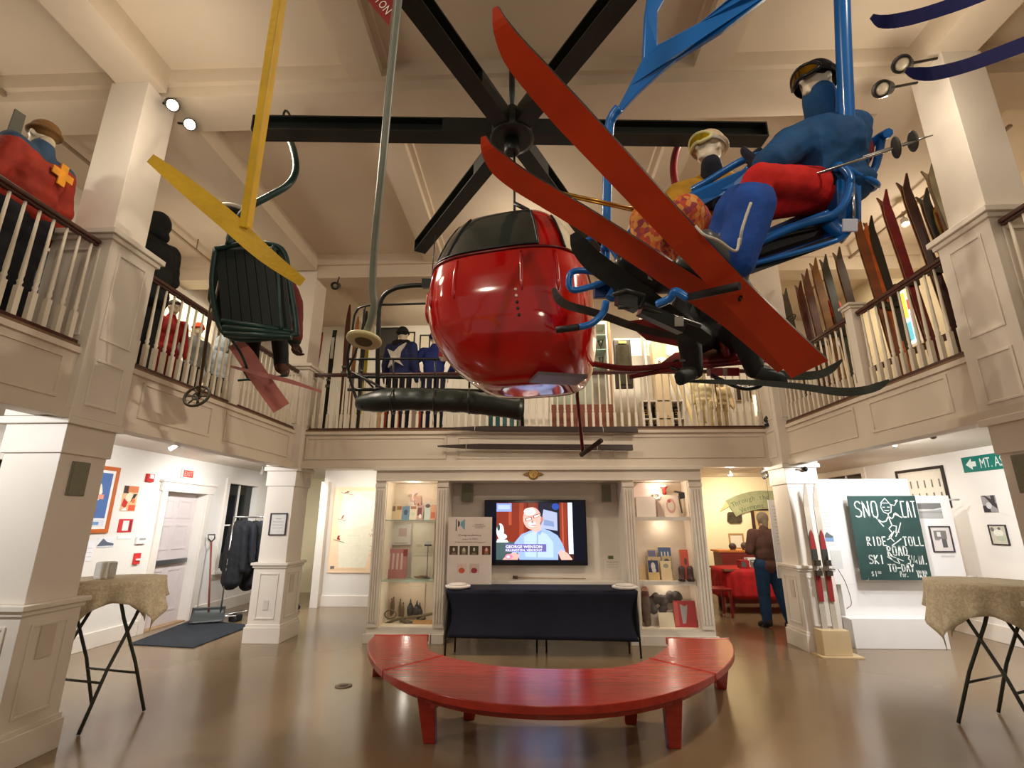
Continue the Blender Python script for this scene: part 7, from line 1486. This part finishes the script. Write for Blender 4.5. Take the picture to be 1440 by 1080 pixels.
a = yb_box(476, 520, 496, 600, 9.5, .05); platey('wall_poster', 'tan poster with a red figure low on the rear left gallery wall', 'poster', 10.49, -3.3, -2.9, 3.3, 4.3, (190,160,120), (120,90,60), .02, [((150,60,40), EL(.5,.4,.3,.2)), ((60,50,44), EL(.5,.7,.15,.12))])
for i, (x, rgb, lab) in enumerate(((-2.52, (214,86,54), 'orange garment hanging low behind the star-jacketed mannequin'), (-1.92, (206,84,60), 'orange-red garment hanging between the two blue-clad mannequins'), (-.62, (40,86,92), 'teal garment hanging low behind the rear railing'), (-.36, (70,110,112), 'paler teal garment right of the teal one'))):
    t = thing('hanging_garment', lab, 'garment', (x, 8.9, 3.2), 'garments low behind the rear railing'); b = MB(); b.cap((x, 8.9, 3.15), (x, 8.9, 3.75), .1, .09); b.cap((x-.08, 8.9, 3.7), (x-.12, 8.9, 3.3), .05, .05); b.cap((x+.08, 8.9, 3.7), (x+.12, 8.9, 3.3), .05, .05); b.blob('cloth', fabric('garment_%d' % i, rgb), t, voxel=.02, smooth=3, wrinkle=.03); MB().tube([(x, 8.9, 3.8), (x, 8.9, 3.95)], .005, 6).build('hook', CHROME, t)
gs = thing('glass_showcase', 'pale green lit glass showcase behind the right end of the black chair', 'showcase', (-.1, 9.0, ZU)); a = yb_box(690, 560, 733, 600, 9.0, .4); MB().box(a[0], 9.0, ZU, a[3], 9.4, ZU+.25).build('base', WHITE, gs); MB().box(a[0], 9.0, ZU+.25, a[3], 9.4, ZU+.9).build('glass_box', mat('pale_green_glass', (206,226,206), .15, var=0, alpha=.5), gs); MB().box(a[0]-.02, 8.98, ZU+.9, a[3]+.02, 9.42, ZU+.93).build('lid', flat((150,140,110)), gs)
# ================================================================= UPPER LEFT
plate('framed_picture', 'slate blue framed panel on the upper left wall behind the patrol mannequin', 'picture', -6.0, 1, 4.9, 5.8, 3.75, 4.8, (52,64,92), (36,34,40), .05)
t = thing('standing_ski', 'grey metal ski tail rising behind the patrol mannequin on the left balcony', 'ski', (-4.35, 3.35, ZU)); a = aX(30, 150, -4.4)
pts = [V(-4.4, 3.4, ZU+(a.z-.05-ZU)*k/8) for k in range(9)]; ski('', '', '', pts, [.09]*8+[.08], .014, mat('grey_metal_ski', (110,112,104), .35, metal=.4), ORT, side=(.2,1,0), parent=t, pname='ski_body')
t = thing('pendant_flag', 'dark triangular hanging beside the bright upper left window', 'hanging', (-5.9, 8.9, 4.9)); MB().prism([V(-5.93, 8.75, 5.3), V(-5.93, 9.7, 5.1), V(-5.93, 9.4, 4.4), V(-5.93, 9.1, 4.8), V(-5.93, 8.85, 4.35)], (.02,0,0)).build('cloth', fabric('dark_banner', (44,40,40)), t)
# ================================================================= RIGHT BALCONY SKIS (pairs standing base to base, tips curling apart)
def pair(px, py, X, rgb, nm, top=None, lean=.22, h=None, w=.105, stripe=None):
    a = aX(px, py, X); Ht = a.z-ZU
    for s, wd in ((-1, 'nearer'), (1, 'farther')):
        t = thing('antique_ski', '%s ski of the %s pair standing on the right balcony' % (wd, nm), 'ski', (X, a.y-lean+s*.02, ZU), 'ski pairs standing on the right balcony')
        pts = []; n = 14
        for k in range(n+1):
            f_ = k/n; cur = max(0, f_-.9)/.1
            pts.append(V(X, a.y-lean*(1-f_)+s*(.012+.065*cur*cur), ZU+Ht*f_))
        ws = [w*.92]*8+[w*.9, w*.92, w*.97, w*1.02, w, w*.75, w*.12]
        m1 = mat('old_ski_%d_%d_%d' % rgb, rgb, .35, var=.25, vs=6, coat=.3); m2 = mat('ski_wood_edge', (120,84,56), .5, var=.2)
        ski('', '', '', pts, ws, .012, m1, m2, side=(1,0,0), parent=t, pname='ski_body')
        zb = ZU+Ht*.45; b = MB(); yb2 = a.y-lean*.55+s*.02; b.box(X-.05, yb2-.02, zb, X+.05, yb2+.02, zb+.06); b.tube([(X-.05, yb2, zb+.03), (X, yb2+s*.05, zb+.1), (X+.05, yb2, zb+.03)], .008, 6); b.build('binding', mat('worn_dark_binding', (66,60,50), .5, metal=.4), t)
        if stripe: MB().box(X-.052, a.y-.2-.05, ZU+Ht*.62, X-.047, a.y-.2+.05, ZU+Ht*.8).build('stripe', flat(stripe), t)
for args in ((1102,408,4.0,(58,50,34),'dark olive'), (1122,398,4.05,(84,36,24),'reddish brown'), (1131,381,4.1,(92,50,32),'mid brown'), (1143,366,4.02,(136,92,46),'amber brown'), (1157,361,4.2,(40,44,36),'dark green'), (1176,351,4.15,(64,44,32),'umber brown'), (1204,311,4.05,(128,66,34),'rust brown'), (1213,318,4.12,(196,92,22),'bright orange'), (1220,308,4.2,(26,26,26),'black'), (1240,272,3.98,(116,22,32),'crimson red'), (1268,250,4.0,(58,30,26),'dark maroon-brown'), (1296,270,4.1,(50,52,50),'charcoal grey'), (1304,233,4.02,(150,144,120),'pale grey-green')):
    pair(*args)
for px, rgb, nm in ((1318,(176,70,40),'red-orange base'), (1311,(206,176,60),'yellow decorated')):
    pair(px, 285, 4.15, rgb, nm)
# supporting rack behind them
b = MB(); b.box(4.28, 4.2, 4.2, 4.32, 6.9, 4.26); b.box(4.28, 4.2, 3.4, 4.32, 6.9, 3.46)
for y in (4.25, 5.5, 6.8): b.box(4.32, y, ZU, 4.36, y+.05, 4.3)
rkk = thing('ski_rack', 'low wooden rack behind the ski pairs on the right balcony', 'rack', (4.3, 5.5, ZU)); b.build('rack_frame', mat('old_rack_wood', (96,66,44), .5, var=.2), rkk)
t = thing('red_helmet', 'bright red helmet-like cap between the ski pairs and the newel post', 'helmet', aX(1170, 440, 4.3)); c = aX(1169, 432, 4.4); b = MB(); b.ball(c, (.12,.14,.11), 14); b.ball(c-V(0,0,.1), (.1,.12,.06), 12); b.blob('shell', mat('bright_red_cloth', (206,34,20), .5), t, voxel=.014, smooth=3); MB().tube([(c.x, c.y, ZU), (c.x, c.y, c.z-.1)], .02, 8).build('stand', DKWOOD, t); MB().lathe([(.14,0),(.14,.02),(0,.03)], (c.x, c.y, ZU), n=20).build('stand_foot', DKWOOD, t)
t = thing('snowshoe', 'dark wire snowshoe or basket shape hanging right of the blue chair', 'snowshoe', aX(1115, 445, 4.3)); c = aX(1108, 452, 3.85); b = MB(); b.tube([c+V(0, .22*math.cos(q*2*PI/22), .06*math.sin(q*2*PI/22)) for q in range(22)], .008, 6, closed=True); b.tube([c+V(0,-.22,0), c+V(0,.22,0)], .006, 6); b.tube([c+V(0,0,-.06), c+V(0,0,.06)], .006, 6); b.build('hoop', BLACK, t)
b = MB(); b.tube([c+V(0,.22,0), c+V(.1,.4,.02)], .01, 6); b.build('handle', BLACK, t)
# ================================================================= SPOTLIGHT FIXTURES
def fixture(loc, to, lab, lit=True, r=.075, L=.16, col=(28,26,24), mount=(0,0,.12), nm='spotlight'):
    loc = Vector(loc); d = (Vector(to)-loc).normalized(); t = thing(nm, lab, 'spotlight', loc)
    MB().lathe([(r*.5,-L),(r*.85,-L*.85),(r,0),(r,.02),(r*.9,.02),(r*.86,-.02),(0,-.02)], loc, d, 20).build('can', flat(col, .4), t)
    MB().lathe([(r*.8,-.018),(r*.5,-.006),(0,-.002)], loc, d, 18).build('lens', mat('lit_lamp_lens', (255,236,200), .3, var=0, emit=28) if lit else mat('unlit_lamp_lens', (150,138,118), .2, var=.1), t)
    MB().tube([loc-d*L*.5, loc-d*L*.5+Vector(mount)], .012, 8).build('bracket', flat(col, .4), t)
a = aX(243,148,-3.44); b2 = aX(267,175,-3.44)
fixture(a+V(0,0,0), (.6,1.0,1.6), 'upper lit round spotlight on the big left column near the ceiling', mount=(-.12,0,.02), r=.06); fixture(b2, (.5,.2,1.7), 'lower lit round spotlight on the big left column near the ceiling', mount=(-.12,0,.02), r=.06)
a = aX(1268,90,3.3); b2 = aX(1240,125,3.2)
fixture(a, (.2,1.2,3.4), 'upper unlit-looking spotlight on the big right column', lit=False, mount=(.3,0,.06)); fixture(b2, (-.2,1.5,3.2), 'lower unlit-looking spotlight on the big right column', lit=False, mount=(.3,0,.06))
fixture(aX(471,402,-2.9)+V(0,0,0), (-2.6,3,3), 'black spotlight near the ceiling behind the rear left column', lit=False, r=.06, mount=(-.1,.3,.3))
WHF = (206,200,192)
for (px, py, z, to, lab) in ((241,631,2.46,(-5.7,5.6,1.5),'white track spotlight above the left standing table'), (368,666,2.48,(-5,9,1),'small white spotlight before the left window'), (1258,626,2.48,(5,7.4,1.2),'left of two small spotlights above the green sign'), (1312,613,2.48,(5.6,7,1.2),'right of two small spotlights above the green sign'), (14,591,2.47,(-5.5,4.5,1),'white track spotlight at the left edge of the photo')):
    p = aZ(px, py, z); fixture(p, to, lab, lit=False, r=.03, L=.08, col=WHF if px != 1258 and px != 1312 else (120,100,84), mount=(0,0,ZLC-z-.001))
a = aY(1027, 668, 9.5); t = thing('pendant_lamp', 'small lit white cone lamp over the shop corner', 'lamp', a); MB().lathe([(.05,0),(.02,.05),(.012,.08),(.0,.08)], a, n=16).build('shade', flat((236,226,206)), t); MB().lathe([(.045,0),(.03,-.01),(0,-.012)], a, n=14).build('bulb', mat('lit_lamp_lens', (255,236,200), .3, var=0, emit=28), t); MB().tube([a+V(0,0,.08), V(a.x,a.y,ZLC)], .005, 6).build('cord', flat((200,190,170)), t)
for px, py, lab in ((1072,664,'black spotlight under the shop ceiling, upper of two'), (1075,671,'black spotlight under the shop ceiling, lower of two')):
    p = aY(px, py, 9.2); fixture(p, p+V(-.3,1,-.3), lab, lit=False, r=.035, L=.1, mount=(0,0,max(.02, ZLC-p.z)))
c = aY(1131, 660, 7.1); t = thing('security_camera', 'small black dome camera on the rear right column', 'camera', (c.x, 7.1, c.z)); MB().ball((c.x, 7.08, c.z), .035, 12).build('dome', mat('black_dome', (14,14,14), .1), t); MB().tube([(c.x-.1, 7.1, c.z), (c.x, 7.1, c.z)], .012, 8).build('arm', flat((180,174,160)), t)
# thin track lines on the balcony-level ceilings
for (p, q, lab) in (((-5.2,3.6,5.7),(-5.2,5.4,5.7),'thin dark lighting track above the left balcony'), ((-5.2,6.2,5.7),(-5.2,9.2,5.7),'second thin lighting track farther along the left balcony'), ((5.2,4.6,5.7),(5.2,8.8,5.7),'thin lighting track above the right balcony')):
    t = thing('lighting_track', lab, 'lighting track', p, 'thin ceiling lighting tracks'); MB().bar(p, q, .035, .03).build('rail', flat((150,132,108)), t)
    for f in (.2, .8): m_ = Vector(p).lerp(Vector(q), f); MB().tube([m_, V(m_.x, m_.y, ZC)], .008, 6).build('hanger', flat((150,132,108)), t)
for (x, y, lab) in ((-5.2, 8.6, 'small glass-shaded track lamp above the left mannequins'), (5.2, 6.2, 'small white track lamp above the right balcony skis')):
    fixture((x, y, 5.55), (x*.9, y-1, 3), lab, lit=True, r=.05, L=.1, col=WHF, mount=(0,0,.15))
